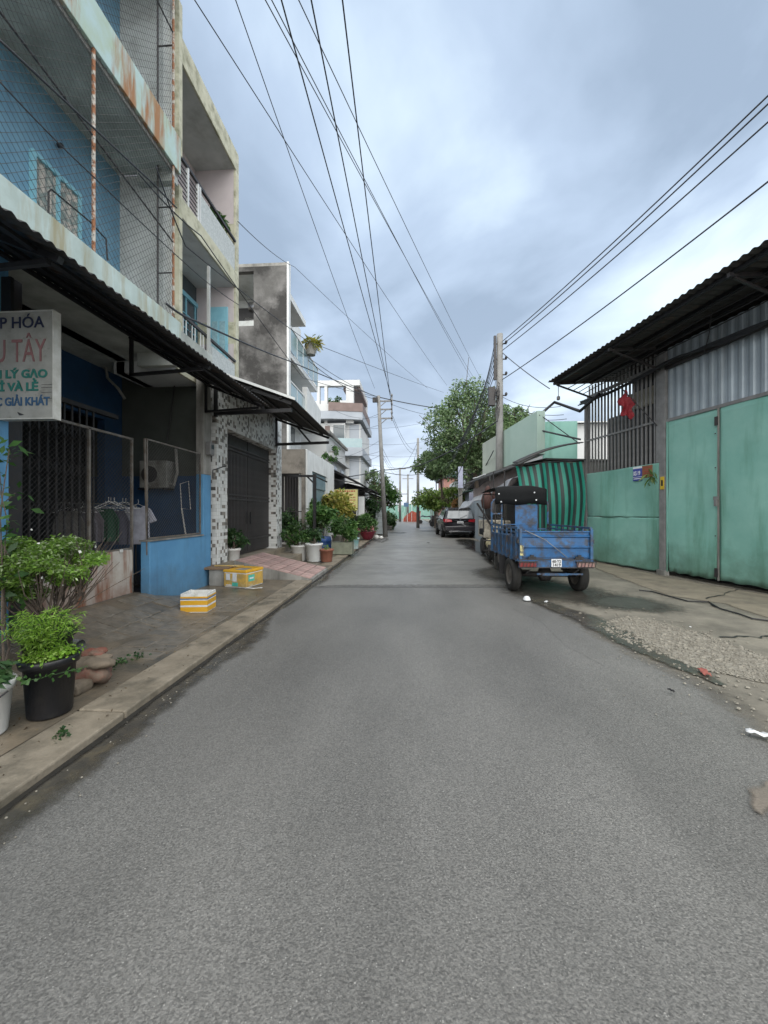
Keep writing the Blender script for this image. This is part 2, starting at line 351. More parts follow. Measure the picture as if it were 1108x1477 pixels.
# ------------------------------------------------------------------ shared materials
m_asphalt = M('asphalt', (.15, .147, .138), .5, (.108, .105, .098), scale=90, fac=(.34, .66), bump=.6, bscale=110, dirt=(.1, .097, .09), dscale=.6, damt=(.45, .75), dmax=.4)
def asphalt_extra():
    t = m_asphalt.node_tree; n = t.nodes; l = t.links; b = n['Principled BSDF']
    src = b.inputs['Base Color'].links[0].from_socket
    tc = n.new('ShaderNodeTexCoord')
    mpp = n.new('ShaderNodeMapping'); mpp.inputs['Scale'].default_value = (.8, .3, 1); l.new(tc.outputs['Object'], mpp.inputs[0])
    w2 = n.new('ShaderNodeTexNoise'); w2.inputs['Scale'].default_value = 1.3; w2.inputs['Detail'].default_value = 6; l.new(mpp.outputs[0], w2.inputs['Vector'])
    mr = n.new('ShaderNodeMapRange'); mr.inputs[1].default_value = .35; mr.inputs[2].default_value = .66; mr.inputs[3].default_value = .82; mr.inputs[4].default_value = 1.17; l.new(w2.outputs[0], mr.inputs[0])
    vm = n.new('ShaderNodeVectorMath'); vm.operation = 'SCALE'; l.new(src, vm.inputs[0]); l.new(mr.outputs[0], vm.inputs['Scale'])
    vo = n.new('ShaderNodeTexVoronoi'); vo.inputs['Scale'].default_value = 140; l.new(tc.outputs['Object'], vo.inputs['Vector'])
    sx = n.new('ShaderNodeSeparateColor'); l.new(vo.outputs['Color'], sx.inputs[0])
    gr_ = n.new('ShaderNodeMapRange'); gr_.inputs[3].default_value = .7; gr_.inputs[4].default_value = 1.32; l.new(sx.outputs[1], gr_.inputs[0])
    vg = n.new('ShaderNodeVectorMath'); vg.operation = 'SCALE'; l.new(vm.outputs[0], vg.inputs[0]); l.new(gr_.outputs[0], vg.inputs['Scale']); vm = vg
    gt = n.new('ShaderNodeMath'); gt.operation = 'GREATER_THAN'; gt.inputs[1].default_value = .975; l.new(sx.outputs[0], gt.inputs[0])
    l2 = n.new('ShaderNodeMath'); l2.operation = 'LESS_THAN'; l2.inputs[1].default_value = .35; l.new(vo.outputs['Distance'], l2.inputs[0])
    mu = n.new('ShaderNodeMath'); mu.operation = 'MULTIPLY'; l.new(gt.outputs[0], mu.inputs[0]); l.new(l2.outputs[0], mu.inputs[1])
    m8 = n.new('ShaderNodeMath'); m8.operation = 'MULTIPLY'; m8.inputs[1].default_value = .4; l.new(mu.outputs[0], m8.inputs[0])
    mx = n.new('ShaderNodeMix'); mx.data_type = 'RGBA'; l.new(m8.outputs[0], mx.inputs[0]); l.new(vm.outputs[0], mx.inputs[6]); mx.inputs[7].default_value = (.5, .49, .46, 1)
    l.new(mx.outputs[2], b.inputs['Base Color'])
asphalt_extra()
m_wet = M('wet_asphalt', (.05, .047, .042), .25, (.075, .068, .056), scale=7, bump=.25, bscale=45, dirt=(.1, .085, .06), dscale=5, damt=(.5, .62), dmax=.7)
m_wet2 = M('damp_concrete', (.07, .065, .056), .4, (.05, .047, .04), scale=4, bump=.3, bscale=35)
m_kerbline = M('kerb_foot_line', (.012, .011, .009), .6, (.022, .02, .016), scale=14, bump=.6, bscale=50)
m_puddle = M('standing_water', (.035, .035, .032), .06, (.05, .048, .042), scale=3, bump=.04, bscale=20)
m_concrete = M('pavement_concrete', (.23, .21, .17), .7, (.15, .137, .112), scale=2.2, bump=.5, bscale=38, dirt=(.08, .074, .06), dscale=1.3, damt=(.47, .68), dmax=.75)
m_kerbc = M('kerb_concrete', (.25, .215, .165), .6, (.17, .145, .108), scale=5, bump=.5, bscale=45, dirt=(.045, .042, .03), dscale=2.2, damt=(.48, .66), dmax=.8)
m_walk = M('wet_sidewalk', (.19, .155, .112), .36, (.11, .093, .07), scale=2.6, bump=.5, bscale=32, dirt=(.05, .05, .042), dscale=2.1, damt=(.46, .64), dmax=.8)
m_paver = M('paver_stone', (.23, .2, .158), .4, (.13, .113, .09), scale=5, bump=.5, bscale=30, dirt=(.065, .062, .055), dscale=1.1, damt=(.45, .62), dmax=.85, rnd=.1)
m_rubble = M('broken_concrete', (.25, .233, .195), .9, (.17, .157, .13), scale=16, fac=(.4, .6), bump=1, bscale=30)
m_tan = M('old_cement', (.25, .215, .16), .8, (.17, .145, .11), scale=3, bump=.4, bscale=40, dirt=(.09, .08, .065), dscale=2, damt=(.5, .7), dmax=.6)
m_gray = M('cement_render', (.3, .295, .275), .85, (.2, .195, .18), scale=3, dirt=(.08, .078, .07), dscale=2.2, damt=(.45, .65), streak=True)
m_black = flat('black_steel', (.012, .012, .014), .5)
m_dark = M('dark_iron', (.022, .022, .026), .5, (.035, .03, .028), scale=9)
m_wire = flat('galvanised_wire', (.07, .07, .068), .6, .2)
m_rustpole = M('rusty_pole', (.3, .13, .06), .8, (.5, .47, .42), scale=7, fac=(.48, .56), bump=.4)
m_bluewall = M('blue_wall_paint', (.1, .275, .47), .65, (.08, .23, .41), scale=2.4, dirt=(.05, .1, .15), dscale=2.8, damt=(.5, .7), dmax=.6, streak=True)
m_blueup = M('faded_blue_paint', (.17, .33, .45), .75, (.13, .28, .4), scale=2, dirt=(.07, .14, .22), dscale=2, damt=(.5, .75), streak=True, dmax=.6)
m_mint = M('pale_mint_fascia', (.5, .6, .58), .75, (.4, .48, .45), scale=3, dirt=(.3, .24, .11), dscale=3.4, damt=(.48, .64), streak=True, dmax=.75)
m_rustf = M('rust_streaked_fascia', (.44, .58, .58), .75, (.4, .5, .4), scale=3, dirt=(.33, .13, .03), dscale=2.6, damt=(.47, .58), streak=True, dmax=.9)
m_soffit = M('soffit_plaster', (.5, .53, .5), .85, (.3, .32, .3), scale=1.6, dirt=(.14, .15, .13), dscale=1.8, damt=(.5, .75), dmax=.6)
m_white = M('white_paint', (.66, .68, .68), .6, (.56, .58, .58), scale=2.5, dirt=(.3, .3, .28), dscale=2.2, damt=(.55, .75), dmax=.5, streak=True)
m_parta = M('lime_wall', (.48, .5, .49), .8, (.38, .4, .39), scale=2, dirt=(.2, .2, .18), dscale=2, damt=(.5, .7), dmax=.5)
m_yellow = M('olive_cream_paint', (.56, .55, .43), .75, (.46, .45, .33), scale=5, dirt=(.14, .14, .08), dscale=4, damt=(.48, .68), dmax=.7)
m_pink = M('pale_pink_paint', (.56, .51, .51), .75, (.5, .45, .46), scale=2, dirt=(.3, .26, .24), dscale=2, damt=(.55, .75), dmax=.4)
m_teal = M('light_blue_shutter_paint', (.25, .52, .62), .5, (.2, .45, .55), scale=6)
m_glass = M('window_glass', (.05, .07, .08), .08, (.08, .1, .11), scale=1, bump=0, spec=.8)
m_roofsheet = M('dark_roof_sheet', (.035, .034, .034), .6, (.02, .02, .02), scale=4, dirt=(.09, .05, .03), dscale=3, damt=(.55, .7), dmax=.6)
m_rustsheet = M('rusty_white_sheet', (.47, .44, .4), .7, (.38, .33, .28), scale=5, dirt=(.2, .07, .03), dscale=3.4, damt=(.47, .58), streak=True, dmax=.95)
m_mossy = M('mildewed_concrete', (.19, .185, .18), .9, (.1, .098, .094), scale=.9, fac=(.4, .6), bump=.5, bscale=20, dirt=(.028, .027, .026), dscale=.75, damt=(.44, .58), dmax=.93)
m_mos = mosaic('mosaic_tile', .072, [(.62, .63, .62), (.5, .51, .5), (.2, .18, .16), (.09, .085, .08)], (.4, .4, .38), [.56, .18, .14])
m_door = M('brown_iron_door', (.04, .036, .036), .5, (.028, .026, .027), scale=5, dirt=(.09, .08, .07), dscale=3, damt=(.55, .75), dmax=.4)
m_tile = M('pink_ramp_tile', (.42, .27, .24), .6, (.33, .22, .2), scale=6, dirt=(.2, .17, .15), dscale=5, damt=(.5, .65), rnd=.2)
m_whitep = M('white_plastic', (.62, .62, .6), .4, (.52, .52, .5), scale=4, dirt=(.25, .23, .2), dscale=5, damt=(.5, .75), dmax=.5)
m_soil = M('soil', (.05, .035, .025), .95, bump=.9)
m_bark = M('bark', (.13, .1, .075), .9, (.07, .055, .045), scale=14, bump=.9, bscale=30)
m_leaf_bright = leafmat('bright_leaf', (.12, .25, .03), (.22, .38, .055), (.42, .5, .3))
m_leaf_fern = leafmat('fern_leaf', (.13, .27, .02), (.22, .4, .04), (.3, .42, .1))
m_leaf_mid = leafmat('green_leaf', (.03, .085, .02), (.06, .15, .03), (.14, .24, .07))
m_leaf_dark = leafmat('dark_leaf', (.016, .05, .014), (.035, .09, .025), (.09, .16, .06))
m_leaf_yel = leafmat('yellow_leaf', (.1, .15, .02), (.32, .3, .05), (.45, .36, .12))
m_leaf_tree = leafmat('tree_leaf', (.07, .125, .055), (.14, .22, .09), (.24, .32, .17))
m_leaf_lime = leafmat('lime_tree_leaf', (.08, .15, .03), (.17, .27, .05), (.3, .38, .12))
m_pinkfl = leafmat('pink_flower', (.5, .16, .2), (.6, .3, .3))
m_whitefl = leafmat('white_flower', (.8, .8, .75), (.85, .85, .8))

# ------------------------------------------------------------------ ground
def sheet(name, x0, x1, y0, y1, z, mat):
    return tag(MB().add([(x0,y0,z),(x1,y0,z),(x1,y1,z),(x0,y1,z)], [(0,1,2,3)]).build(name, mat), kind='structure')
sheet('ground', -500, 500, -60, 1200, -.02, m_tan)
sheet('road', -2.05, 9, -8, 95, 0, m_asphalt)
m_far = M('worn_sheen_concrete', (.195, .19, .176), .42, (.155, .151, .14), scale=1.3, bump=.25, bscale=60, dirt=(.1, .1, .095), dscale=.7, damt=(.48, .7), dmax=.6)  # paler road beyond the joint, partly glancing sheen put into the colour
soft('worn_sheen_road', [(-2.04, 7.6), (3.4, 7.9), (3.6, 94), (-2.04, 94)], .0025, m_far, w=.5, seg=.8, jit=.03)
edge = [PZ(*p)[:2] for p in ((1108,1110),(1072,1062),(1026,1024),(976,984),(930,962),(843,918),(790,880),(745,846),(712,812),(694,795),(676,783),(655,775),(636,763))]
edge = [(3.6, -8), (3.0, 0)] + edge + [(2.6, 45), (2.6, 95)]
soft('concrete_apron', edge+[(14, 95), (14, -8)], .004, m_concrete, w=.45, seg=.2, jit=.02)
rub = [PZ(*p)[:2] for p in ((868,908),(880,896),(905,890),(940,895),(1020,918),(1108,950),(1250,1010),(1250,1060),(1108,988),(1050,976),(1005,966),(950,945),(906,929))]
soft('rubble_strip', rub, .012, m_rubble, w=.06, seg=.2, jit=.02)
pud = [PZ(*p)[:2] for p in ((775,870),(800,874),(840,884),(880,896),(868,908),(906,929),(952,949),(992,967),(968,973),(926,957),(883,940),(843,922),(812,900),(785,884))]
trail('wet_gutter', [PZ(*p)[:2] for p in ((762,862),(792,874),(835,890),(880,911),(925,936),(970,958),(1015,976),(1045,992))], [.12,.2,.28,.28,.2,.14,.09,.05], .0165, m_wet)
trail('puddle', [PZ(*p)[:2] for p in ((668,778),(684,784),(700,793),(715,806),(728,826))], [.5,.9,.8,.45,.2], .02, m_puddle)
blotch('damp_patch', (2.75, 7.6), 1.25, 1.5, .0125, m_wet2); blotch('damp_patch', (3.6, 6.6), .9, .8, .013, m_wet2); blotch('damp_patch', (2.3, 9.6), .9, 1.5, .0125, m_wet2)
soft('cement_ramp_strip', [PZ(*p)[:2] for p in ((846,806),(962,832),(1108,858),(1300,892),(1300,945),(1108,894),(1040,872),(960,860),(900,838),(850,818))], .01, m_tan, w=.16, seg=.2, jit=.015)
soft('red_patch', [PZ(*p)[:2] for p in ((1075,1140),(1108,1128),(1150,1160),(1108,1185),(1082,1170))], .013, M('reddish_cement', (.16, .135, .11), .7, (.13, .115, .095), scale=6, bump=.5), w=.05, seg=.06, jit=.005)
0 and soft('dark_side_edge', [PZ(*p)[:2] for p in ((976,986),(1026,1026),(1072,1064),(1108,1112),(1140,1160),(1180,1160),(1108,1095),(1050,1038),(1000,990))], .0085, m_wet, w=.03, seg=.1, jit=.008)
# gutter along the left kerb
gy = list(np.arange(-1, 26, .12))
ribbon('left_gutter', [(-2.05, y) for y in gy], [(-2.05+.2+.1*sin(y*.9)*sin(y*2.3+1)+(.24*max(0, 1-abs(y-1.3)/1.6))+.14*max(0, 1-abs(y-4.2)/1.4)+random.gauss(0, .012), y) for y in gy], .003, m_wet)
ribbon('kerb_foot_line', [(-2.05, y) for y in gy], [(-2.05+.05+.035*abs(sin(y*3.1)), y) for y in gy], .006, m_kerbline)  # narrow near-black line along the foot of the kerb
for i, y in enumerate((7.62, 10.9, 16.2)):      # joints across the road
    strip('road_joint', [(-2.0, y), (2.2, y+.25), (2.2, y+.28), (-2.0, y+.03)], .003, m_black, seg=.2, jit=.006)
for pts, wd in (([(2.35,3.05),(2.6,3.6),(2.62,4.4),(3.0,5.2)], .012),):
    pass
def crack(name, pix, wd, z=.015, mat=None):
    P = [PZ(*p)[:2] for p in pix]; o = []
    for i, p in enumerate(P):
        o.append(p)
    a = []; b_ = []
    for i in range(len(o)-1):
        for t in np.linspace(0, 1, 9)[:-1]:
            x = o[i][0]+(o[i+1][0]-o[i][0])*t+random.gauss(0, .012); y = o[i][1]+(o[i+1][1]-o[i][1])*t+random.gauss(0, .03)
            ww = wd*random.uniform(.3, 1); a.append((x, y+ww, z)); b_.append((x, y-ww, z))
    mb = MB(); n = len(a); mb.add(a+b_, [(i, i+1, n+i+1, n+i) for i in range(n-1)]); return tag(mb.build(name, mat or m_black), kind='structure')
crack('pavement_crack', ((855,847),(900,868),(950,888)), .02)
crack('pavement_crack', ((1040,921),(1108,919),(1300,915)), .022)
crack('pavement_crack', ((1020,865),(1060,853),(1075,850)), .02, .017)
crack('pavement_crack', ((640,782),(668,785),(700,785)), .03, .003)

# ------------------------------------------------------------------ left sidewalk
def hs(x, y):      # sidewalk height: nearly flush at the kerb, ramped up to the shop gate
    base = .05+.03*min(1, max(0, (-2.4-x)/1.5))
    r = min(1, max(0, (-3.15-x)/.95)); g = min(1, max(0, (6.35-y)/.8))
    return base+.23*r*g
mb = MB()
def fsw(u, v):
    x = -2.42-(4.6-2.42)*u; y = -3+48*v
    return (x, y, hs(x, y)+.002*sin(x*7+y*3))
mb.grid(fsw, 16, 240); sw = tag(mb.build('sidewalk', m_walk, smooth=True), kind='structure')
kerb = thing('kerb', None, None); kerb['kind'] = 'structure'
y = -2.0
while y < 44:
    ln = 2.4+random.uniform(-.3, .3) if y < 14 else 3.
    q = MB(); e0 = random.uniform(-.006, .006)
    q.box(-2.42, -2.055+e0, y+.006, y+ln-.006, -.01, .055+random.uniform(-.005, .004)); q.build('kerb_stone', m_kerbc, kerb, bevel=.012); y += ln
pm = []
for k in range(4):
    q = MB(); q.box(-.147, .147, -.097, .097, -.03, .004+.001*k)
    o = q.build('paver', m_paver, sw, bevel=.006); pm.append(o)
first = True; cnt = 0
for i in range(6):
    for j in range(19):
        x = -2.62-i*.3-.02; y = 2.75+j*.2+(i % 2)*.1
        if (i+j*3) % 17 == 5 or x < -4.0 or (y > 5.6 and x < -3.75): continue
        if math.hypot(x+2.6, y-3.2) < .5: continue
        if random.random() < .08: continue
        src = pm[cnt % 4]
        if cnt < 4: o = src
        else: o = bpy.data.objects.new('paver', src.data); C.objects.link(o); o.parent = sw; q = o.modifiers.new('b', 'BEVEL'); q.width = .006; q.segments = 1
        o.location = (x+random.gauss(0, .006), y+random.gauss(0, .006), hs(x, y)+.0+random.gauss(0, .0015))
        sl_ = atan((hs(x-.1, y)-hs(x+.1, y))/.2)
        o.rotation_euler = (atan((hs(x, y+.1)-hs(x, y-.1))/.2)+random.gauss(0, .006), sl_+random.gauss(0, .008), random.gauss(0, .015)); cnt += 1

# ------------------------------------------------------------------ blue shop house
Y0 = -2.0
B1 = thing('blue_shop_house', 'three storey blue shop house with rust streaked balconies behind wire mesh, nearest on the left', 'house', (-4.5, 4, 0))
q = MB(); q.box(-5.2, -5.0, Y0, 6.62, 4.2, 7.31); q.box(-5.2, -5.0, Y0, 6.62, 7.88, 12); q.build('upper_wall', m_blueup, B1)
q = MB(); q.box(-5.0, -4.22, 6.42, 6.62, 4.74, 7.31); q.box(-5.0, -4.22, 6.42, 6.62, 7.88, 11.5); q.build('side_wall', m_parta, B1)
for za, zb, mt, nm in ((4.2, 4.74, m_mint, 'balcony_slab'), (7.31, 7.88, m_rustf, 'balcony_slab'), (10.6, 11.1, m_mint, 'balcony_slab')):
    q = MB(); q.box(-9.2, -3.96, Y0, 6.40 if za > 5 else 7.6, za, zb-.08); q.build(nm, m_soffit, B1)
    q = MB(); q.box(-3.955, -3.9, Y0, 6.42, za-.03, zb); q.build('fascia', mt, B1, bevel=.008)
    q = MB(); q.box(-4.6, -3.96, 6.3, 6.42, za-.22, za); q.build('end_beam', m_soffit, B1)
# weather groove along the slab edge
q = MB(); q.box(-3.99, -3.957, Y0, 6.42, 7.22, 7.277); q.build('drip_edge', m_gray, B1)
# window with curtains on the first floor
wnd = MB(); a = PX(47, 226, -5)[1]; b_ = PX(109, 285, -5)[1]
for y0_, y1_, z0_, z1_ in ((a-.05, a, 4.9, 6.3), (b_, b_+.05, 4.9, 6.3), (a, b_, 6.24, 6.3), ((a+b_)/2-.02, (a+b_)/2+.02, 4.9, 6.24)): wnd.box(-5.0, -4.94, y0_, y1_, z0_, z1_)
wf = wnd.build('window_frame', m_teal, B1)
q = MB(); q.grid(lambda u, v: (-4.975+.012*sin(u*40), a+(b_-a)*u, 4.9+1.34*v), 40, 1); q.build('curtain', M('flower_curtain', (.45, .42, .38), .8, (.2, .25, .24), scale=12, fac=(.45, .55)), wf)
for yy, z_ in ((4.0, 6.7), (5.2, 7.0)):
    q = MB(); q.lathe([(.03, 0), (.03, .06)], (-4.97, yy, z_-.3), 8, 'x'); q.build('wall_hook', m_black, B1)
# black balcony grab rails
q = MB(); q.tube([PX(70, 318, -4.3), PX(70, 277, -4.3), PX(74, 273, -4.3), PX(130, 320, -4.3), PX(153, 345, -4.3), PX(155, 375, -4.3)], .011); q.build('inner_rail', m_black, B1)
# side column of mesh cage, poles, mesh bars
for p0, p1, r_ in ((PX(135, 70, -3.93), PX(135, 372, -3.93), .022), ):
    q = MB(); q.tube([p0, (p0[0], p0[1], p1[2])], r_, 8); q.build('mesh_pole', m_rustpole, B1)
yE = PX(250, 300, -3.93)[1]
q = MB(); q.tube([(-3.93, yE, 4.7), (-3.93, yE, 11.5)], .02, 8); q.build('mesh_pole', m_rustpole, B1)
q = MB(); q.tube([(-4.2, yE+.0, 4.74), (-4.2, yE, 7.3)], .016, 6); q.tube([(-4.2, yE, 7.9), (-4.2, yE, 10.6)], .016, 6); q.tube([(-4.2, yE, 6.6), (-3.93, yE, 6.6)], .012); q.tube([(-4.2, yE, 5.5), (-3.93, yE, 5.5)], .012); q.tube([(-4.2, yE, 9.3), (-3.93, yE, 9.3)], .012); q.build('cage_bar', m_dark, B1)
def chainlink(mb, P, du, dv, U, V, sp, r=.0017):
    """diagonal wires over a U x V rectangle, origin P, unit axes du, dv"""
    P = np.array(P); du = np.array(du); dv = np.array(dv)
    nrm = np.cross(du, dv)*r*1.1
    for s_ in (1, -1):
        k = -V
        while k < U:
            if s_ == 1: a_ = (k, 0); b__ = (k+V, V)
            else: a_ = (k, V); b__ = (k+V, 0)
            (x0, y0_), (x1, y1_) = a_, b__
            if x0 < 0: t = (0-x0)/(x1-x0); y0_ = y0_+(y1_-y0_)*t; x0 = 0
            if x1 > U: t = (U-x0)/(x1-x0); y1_ = y0_+(y1_-y0_)*t; x1 = U
            if x1-x0 > .01: mb.tube([P+du*x0+dv*y0_+nrm*s_, P+du*x1+dv*y1_+nrm*s_], r, 3, cap=False)
            k += sp
cm = MB()
chainlink(cm, (-3.915, 2.6, 4.74), (0, 1, 0), (0, 0, 1), yE-2.6, 2.52, .1, .0026)
chainlink(cm, (-3.915, 2.6, 7.88), (0, 1, 0), (0, 0, 1), yE-2.6, 2.6, .1, .0026)
cm.build('wire_mesh', m_wire, B1)
q = MB(); q.tube([(-3.93, 2.4, 6.43), (-3.93, 4.1, 6.25), (-3.93, yE, 6.0)], .012); q.build('mesh_rail', m_dark, B1)
q = MB(); q.tube([(-3.93, 2.4, 9.5), (-3.93, yE, 9.5)], .012); q.build('mesh_rail', m_dark, B1)

# ground floor of the shop
m_inner = M('shaded_inner_blue', (.015, .06, .14), .7, (.01, .04, .1), scale=2, dirt=(.02, .04, .07), dscale=2, damt=(.5, .7))  # blue wall colour darkened to carry the deep shade of the porch
q = MB(); q.box(-4.06, -3.9, Y0, 3.55, .0, 4.2); q.build('blue_pier', m_bluewall, B1, bevel=.008)
q = MB(); q.box(-4.16, -4.06, 3.56, 3.83, .0, 3.9); q.build('door_jamb', m_dark, B1)
lwn, lwf = 5.62, 7.43
q = MB(); q.box(-4.05, -3.9, lwn, lwf, 0, 1.05); q.build('low_wall', m_bluewall, B1, bevel=.01)
q = MB(); q.box(-4.07, -3.88, lwn-.01, lwf-.3, 1.053, 1.075); q.build('wall_cap', m_gray, B1)
q = MB(); q.box(-4.05, -3.9, lwf-.28, lwf, 1.05, 2.22); q.build('wall_pier', m_bluewall, B1, bevel=.008)
q = MB(); q.box(-4.05, -3.9, lwf-.28, lwf, 2.223, 4.2); q.build('wall_pier', m_gray, B1, bevel=.008)
q = MB(); q.box(-9, -4.06, 7.46, 7.58, 2.22, 4.2); q.build('inner_side_wall', M('shaded_grey_green_plaster', (.075, .085, .075), .85, (.055, .062, .055), scale=1.5, dirt=(.07, .075, .07), dscale=1.4, damt=(.5, .75)), B1)  # upper plaster colour lowered to put the porch shade into it
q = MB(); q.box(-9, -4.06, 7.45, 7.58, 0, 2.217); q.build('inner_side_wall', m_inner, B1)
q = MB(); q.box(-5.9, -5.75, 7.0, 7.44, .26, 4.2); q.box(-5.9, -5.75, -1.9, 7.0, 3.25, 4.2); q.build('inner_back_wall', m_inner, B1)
q = MB(); q.box(-6.5, -6.45, -1.9, 7.44, .26, 4.2); q.build('doorway_shade_panel', m_black, B1)  # black panel stands in for the unlit room past the doorway
q = MB(); q.box(-9, -8.9, Y0, 7.4, 0, 4.2); q.box(-9, -4.1, Y0-.1, Y0, 0, 4.2); q.build('rear_wall', m_gray, B1)
q = MB(); q.box(-8.9, -4.06, Y0, 7.44, .22, .26); q.build('shop_floor', m_dark, B1)  # floor coloured dark to add to the porch shade
# open scissor gate behind the mesh
sg = thing('folding_scissor_gate', 'black folding scissor gate drawn halfway behind the wire mesh of the blue shop', 'gate', (-4.4, 4, .26))
for i in range(12):
    yy = 3.9+i*.115; q = MB(); q.box(-4.42, -4.405, yy-.012, yy+.012, .27, 2.9); q.build('upright', m_dark, sg)
    if i:
        q = MB()
        for z_ in (.45, .95, 1.45, 1.95, 2.45):
            q.bar((-4.40, yy-.115, z_), (-4.40, yy, z_+.22), .012, .004); q.bar((-4.395, yy-.115, z_+.22), (-4.395, yy, z_), .012, .004)
        q.build('lattice', m_dark, sg)
q = MB(); q.box(-4.46, -4.38, 3.85, 5.6, 2.9, 2.96); q.build('top_track', m_dark, sg)
# mesh gate with rusty sheet
G = thing('shop_gate', 'mesh gate with a rusty white sheet metal bottom in front of the blue shop', 'gate', (-4.1, 4.7, .3))
ga, gb = 3.84, PX(190, 700, -4.1)[1]
q = MB()
for a_, b__ in (((-4.1, ga, 2.58), (-4.1, gb, 2.58)), ((-4.1, ga, .96), (-4.1, gb, .96)), ((-4.1, gb, .31), (-4.1, gb, 2.6)), ((-4.1, ga, .31), (-4.1, ga, 2.6)), ((-4.1, 4.73, .96), (-4.1, 4.73, 2.58)), ((-4.1, ga, .3), (-4.1, gb, .3))): q.bar(a_, b__, .03)
q.build('frame', M('grey_pipe', (.17, .16, .15), .5, (.1, .08, .06), scale=8), G)
q = MB(); q.grid(lambda u, v: (-4.085+.006*sin(u*17)*sin(v*7), ga+.01+(gb-ga-.02)*u, .31+.64*v), 30, 10); q.build('sheet_panel', m_rustsheet, G, solid=.003)
q = MB(); chainlink(q, (-4.095, ga, .97), (0, 1, 0), (0, 0, 1), gb-ga, 1.6, .06, .0022); q.build('wire_mesh', m_wire, G)
q = MB(); q.box(-4.07, -4.063, gb-.28, gb-.22, .93, .97); q.build('latch_tag', m_whitep, G)
# mesh panel over the low wall
G2 = thing('mesh_panel', 'framed wire mesh panel standing on the low blue wall', 'fence', (-3.95, 6.4, 1.05))
fa, fb = 5.62, 7.12
q = MB()
for a_, b__ in (((-3.95, fa, 2.6), (-3.95, fb, 2.6)), ((-3.95, fa, 1.09), (-3.95, fa, 2.61)), ((-3.95, fa+.03, .3), (-3.95, fa-.05, 2.6)), ((-3.95, fb, 1.09), (-3.95, fb, 2.61)), ((-3.95, fa, 1.1), (-3.95, fb, 1.1))): q.bar(a_, b__, .022)
q.build('frame', bpy.data.materials['grey_pipe'], G2)
q = MB(); chainlink(q, (-3.945, fa, 1.1), (0, 1, 0), (0, 0, 1), fb-fa, 1.5, .06, .0022); q.build('wire_mesh', m_wire, G2)

# ------------------------------------------------------------------ things inside the porch
ac = thing('air_conditioner', 'old white air conditioner outdoor unit on the porch side wall', 'air conditioner', (-4.9, 7.2, 2.0))
x0 = PY(204, 680, 7.2)[0]; x1 = PY(229, 680, 7.2)[0]; z0_ = PY(204, 704, 7.2)[2]; z1_ = PY(204, 665, 7.2)[2]
q = MB(); q.box(x0, x1+.2, 7.14, 7.4, z0_, z1_); q.build('casing', M('shaded_grimy_casing', (.28, .28, .26), .6, (.18, .18, .165), scale=4, dirt=(.08, .075, .06), dscale=4, damt=(.48, .68)), ac, bevel=.015)  # casing white lowered for the porch shade, with grime over it
q = MB(); q.lathe([(.16, 0), (.16, .01), (.05, .012), (.04, .02)], (x0+.2, 7.135, (z0_+z1_)/2), 20, 'y'); q.build('fan_grille', m_dark, ac)
q = MB(); q.bar((x0, 7.12, z0_-.02), (x0, 7.44, z0_-.02), .03); q.bar((x1+.15, 7.12, z0_-.02), (x1+.15, 7.44, z0_-.02), .03); q.build('bracket', m_black, ac)
q = MB(); q.tube([(x1+.2, 7.2, z0_+.1), (x1+.3, 7.2, z0_+.05), (x1+.34, 7.25, z0_+.3), (x1+.25, 7.35, z1_+.25)], .028, 8); q.build('insulated_pipe', m_gray, ac)
rk = thing('clothes_rack', 'metal clothes rail standing in the dark porch behind the mesh gate', 'clothes rack', (-4.7, 5.6, .26))
q = MB(); q.tube([(-4.55, 4.75, .26), (-4.55, 4.75, 1.62), (-4.55, 6.2, 1.62), (-4.55, 6.2, .26)], .012, 8); q.build('rail', m_wire, rk)
q = MB(); q.bar((-4.75, 4.75, .28), (-4.35, 4.75, .28), .03); q.bar((-4.75, 6.2, .28), (-4.35, 6.2, .28), .03); q.build('foot', m_wire, rk)
def garment(c, zt, col, rough, label, shirt=False, w_=.4, l_=.62, rz=0, name='hanging_shirt', cat='shirt'):
    t = thing(name, label, cat, (c[0], c[1], zt), 'clothes hanging in the porch')
    ma = M('cloth', col, .85, tuple(k*.6 for k in col), scale=5, bump=.3, bscale=12)
    q = MB()
    if shirt:
        out = [(-.09, 0), (-.04, -.05), (.04, -.05), (.09, 0), (w_/2, -.05), (w_/2+.11, -.24), (w_/2+.01, -.28), (w_/2-.02, -.2), (w_/2-.01, -l_), (-w_/2+.01, -l_), (-w_/2+.02, -.2), (-w_/2-.01, -.28), (-w_/2-.11, -.24), (-w_/2, -.05)]
        q.prism([(c[0]+x*cos(rz), c[1]-.02+x*sin(rz), zt+z) for x, z in out], (0, .045, 0))
    else:
        q.grid(lambda u, v: (c[0]+(u-.5)*w_*(.55+.45*min(1, v*3))*cos(rz)+.03*sin(u*14+v*2)*v*sin(rz)+.0, c[1]+(u-.5)*w_*(.55+.45*min(1, v*3))*sin(rz)+.025*sin(u*17)*v*cos(rz), zt-.02-l_*v), 14, 6)
    q.build('cloth', ma, t, solid=0 if shirt else .02, bevel=.012 if shirt else 0)
    q = MB(); q.tube([(c[0], c[1], zt+.1), (c[0], c[1]+.015, zt+.07), (c[0], c[1], zt+.03), (c[0]-.18*cos(rz), c[1]-.18*sin(rz), zt-.045), (c[0]+.18*cos(rz), c[1]+.18*sin(rz), zt-.045), (c[0], c[1], zt+.03)], .003, 4); q.build('hanger', m_whitep, t)
garment((-4.33, 5.95), 1.6, (.42, .43, .5), .8, 'white t-shirt on a hanger, the brightest garment in the porch', True)  # garment colours lowered so the clothes sit in the porch shade
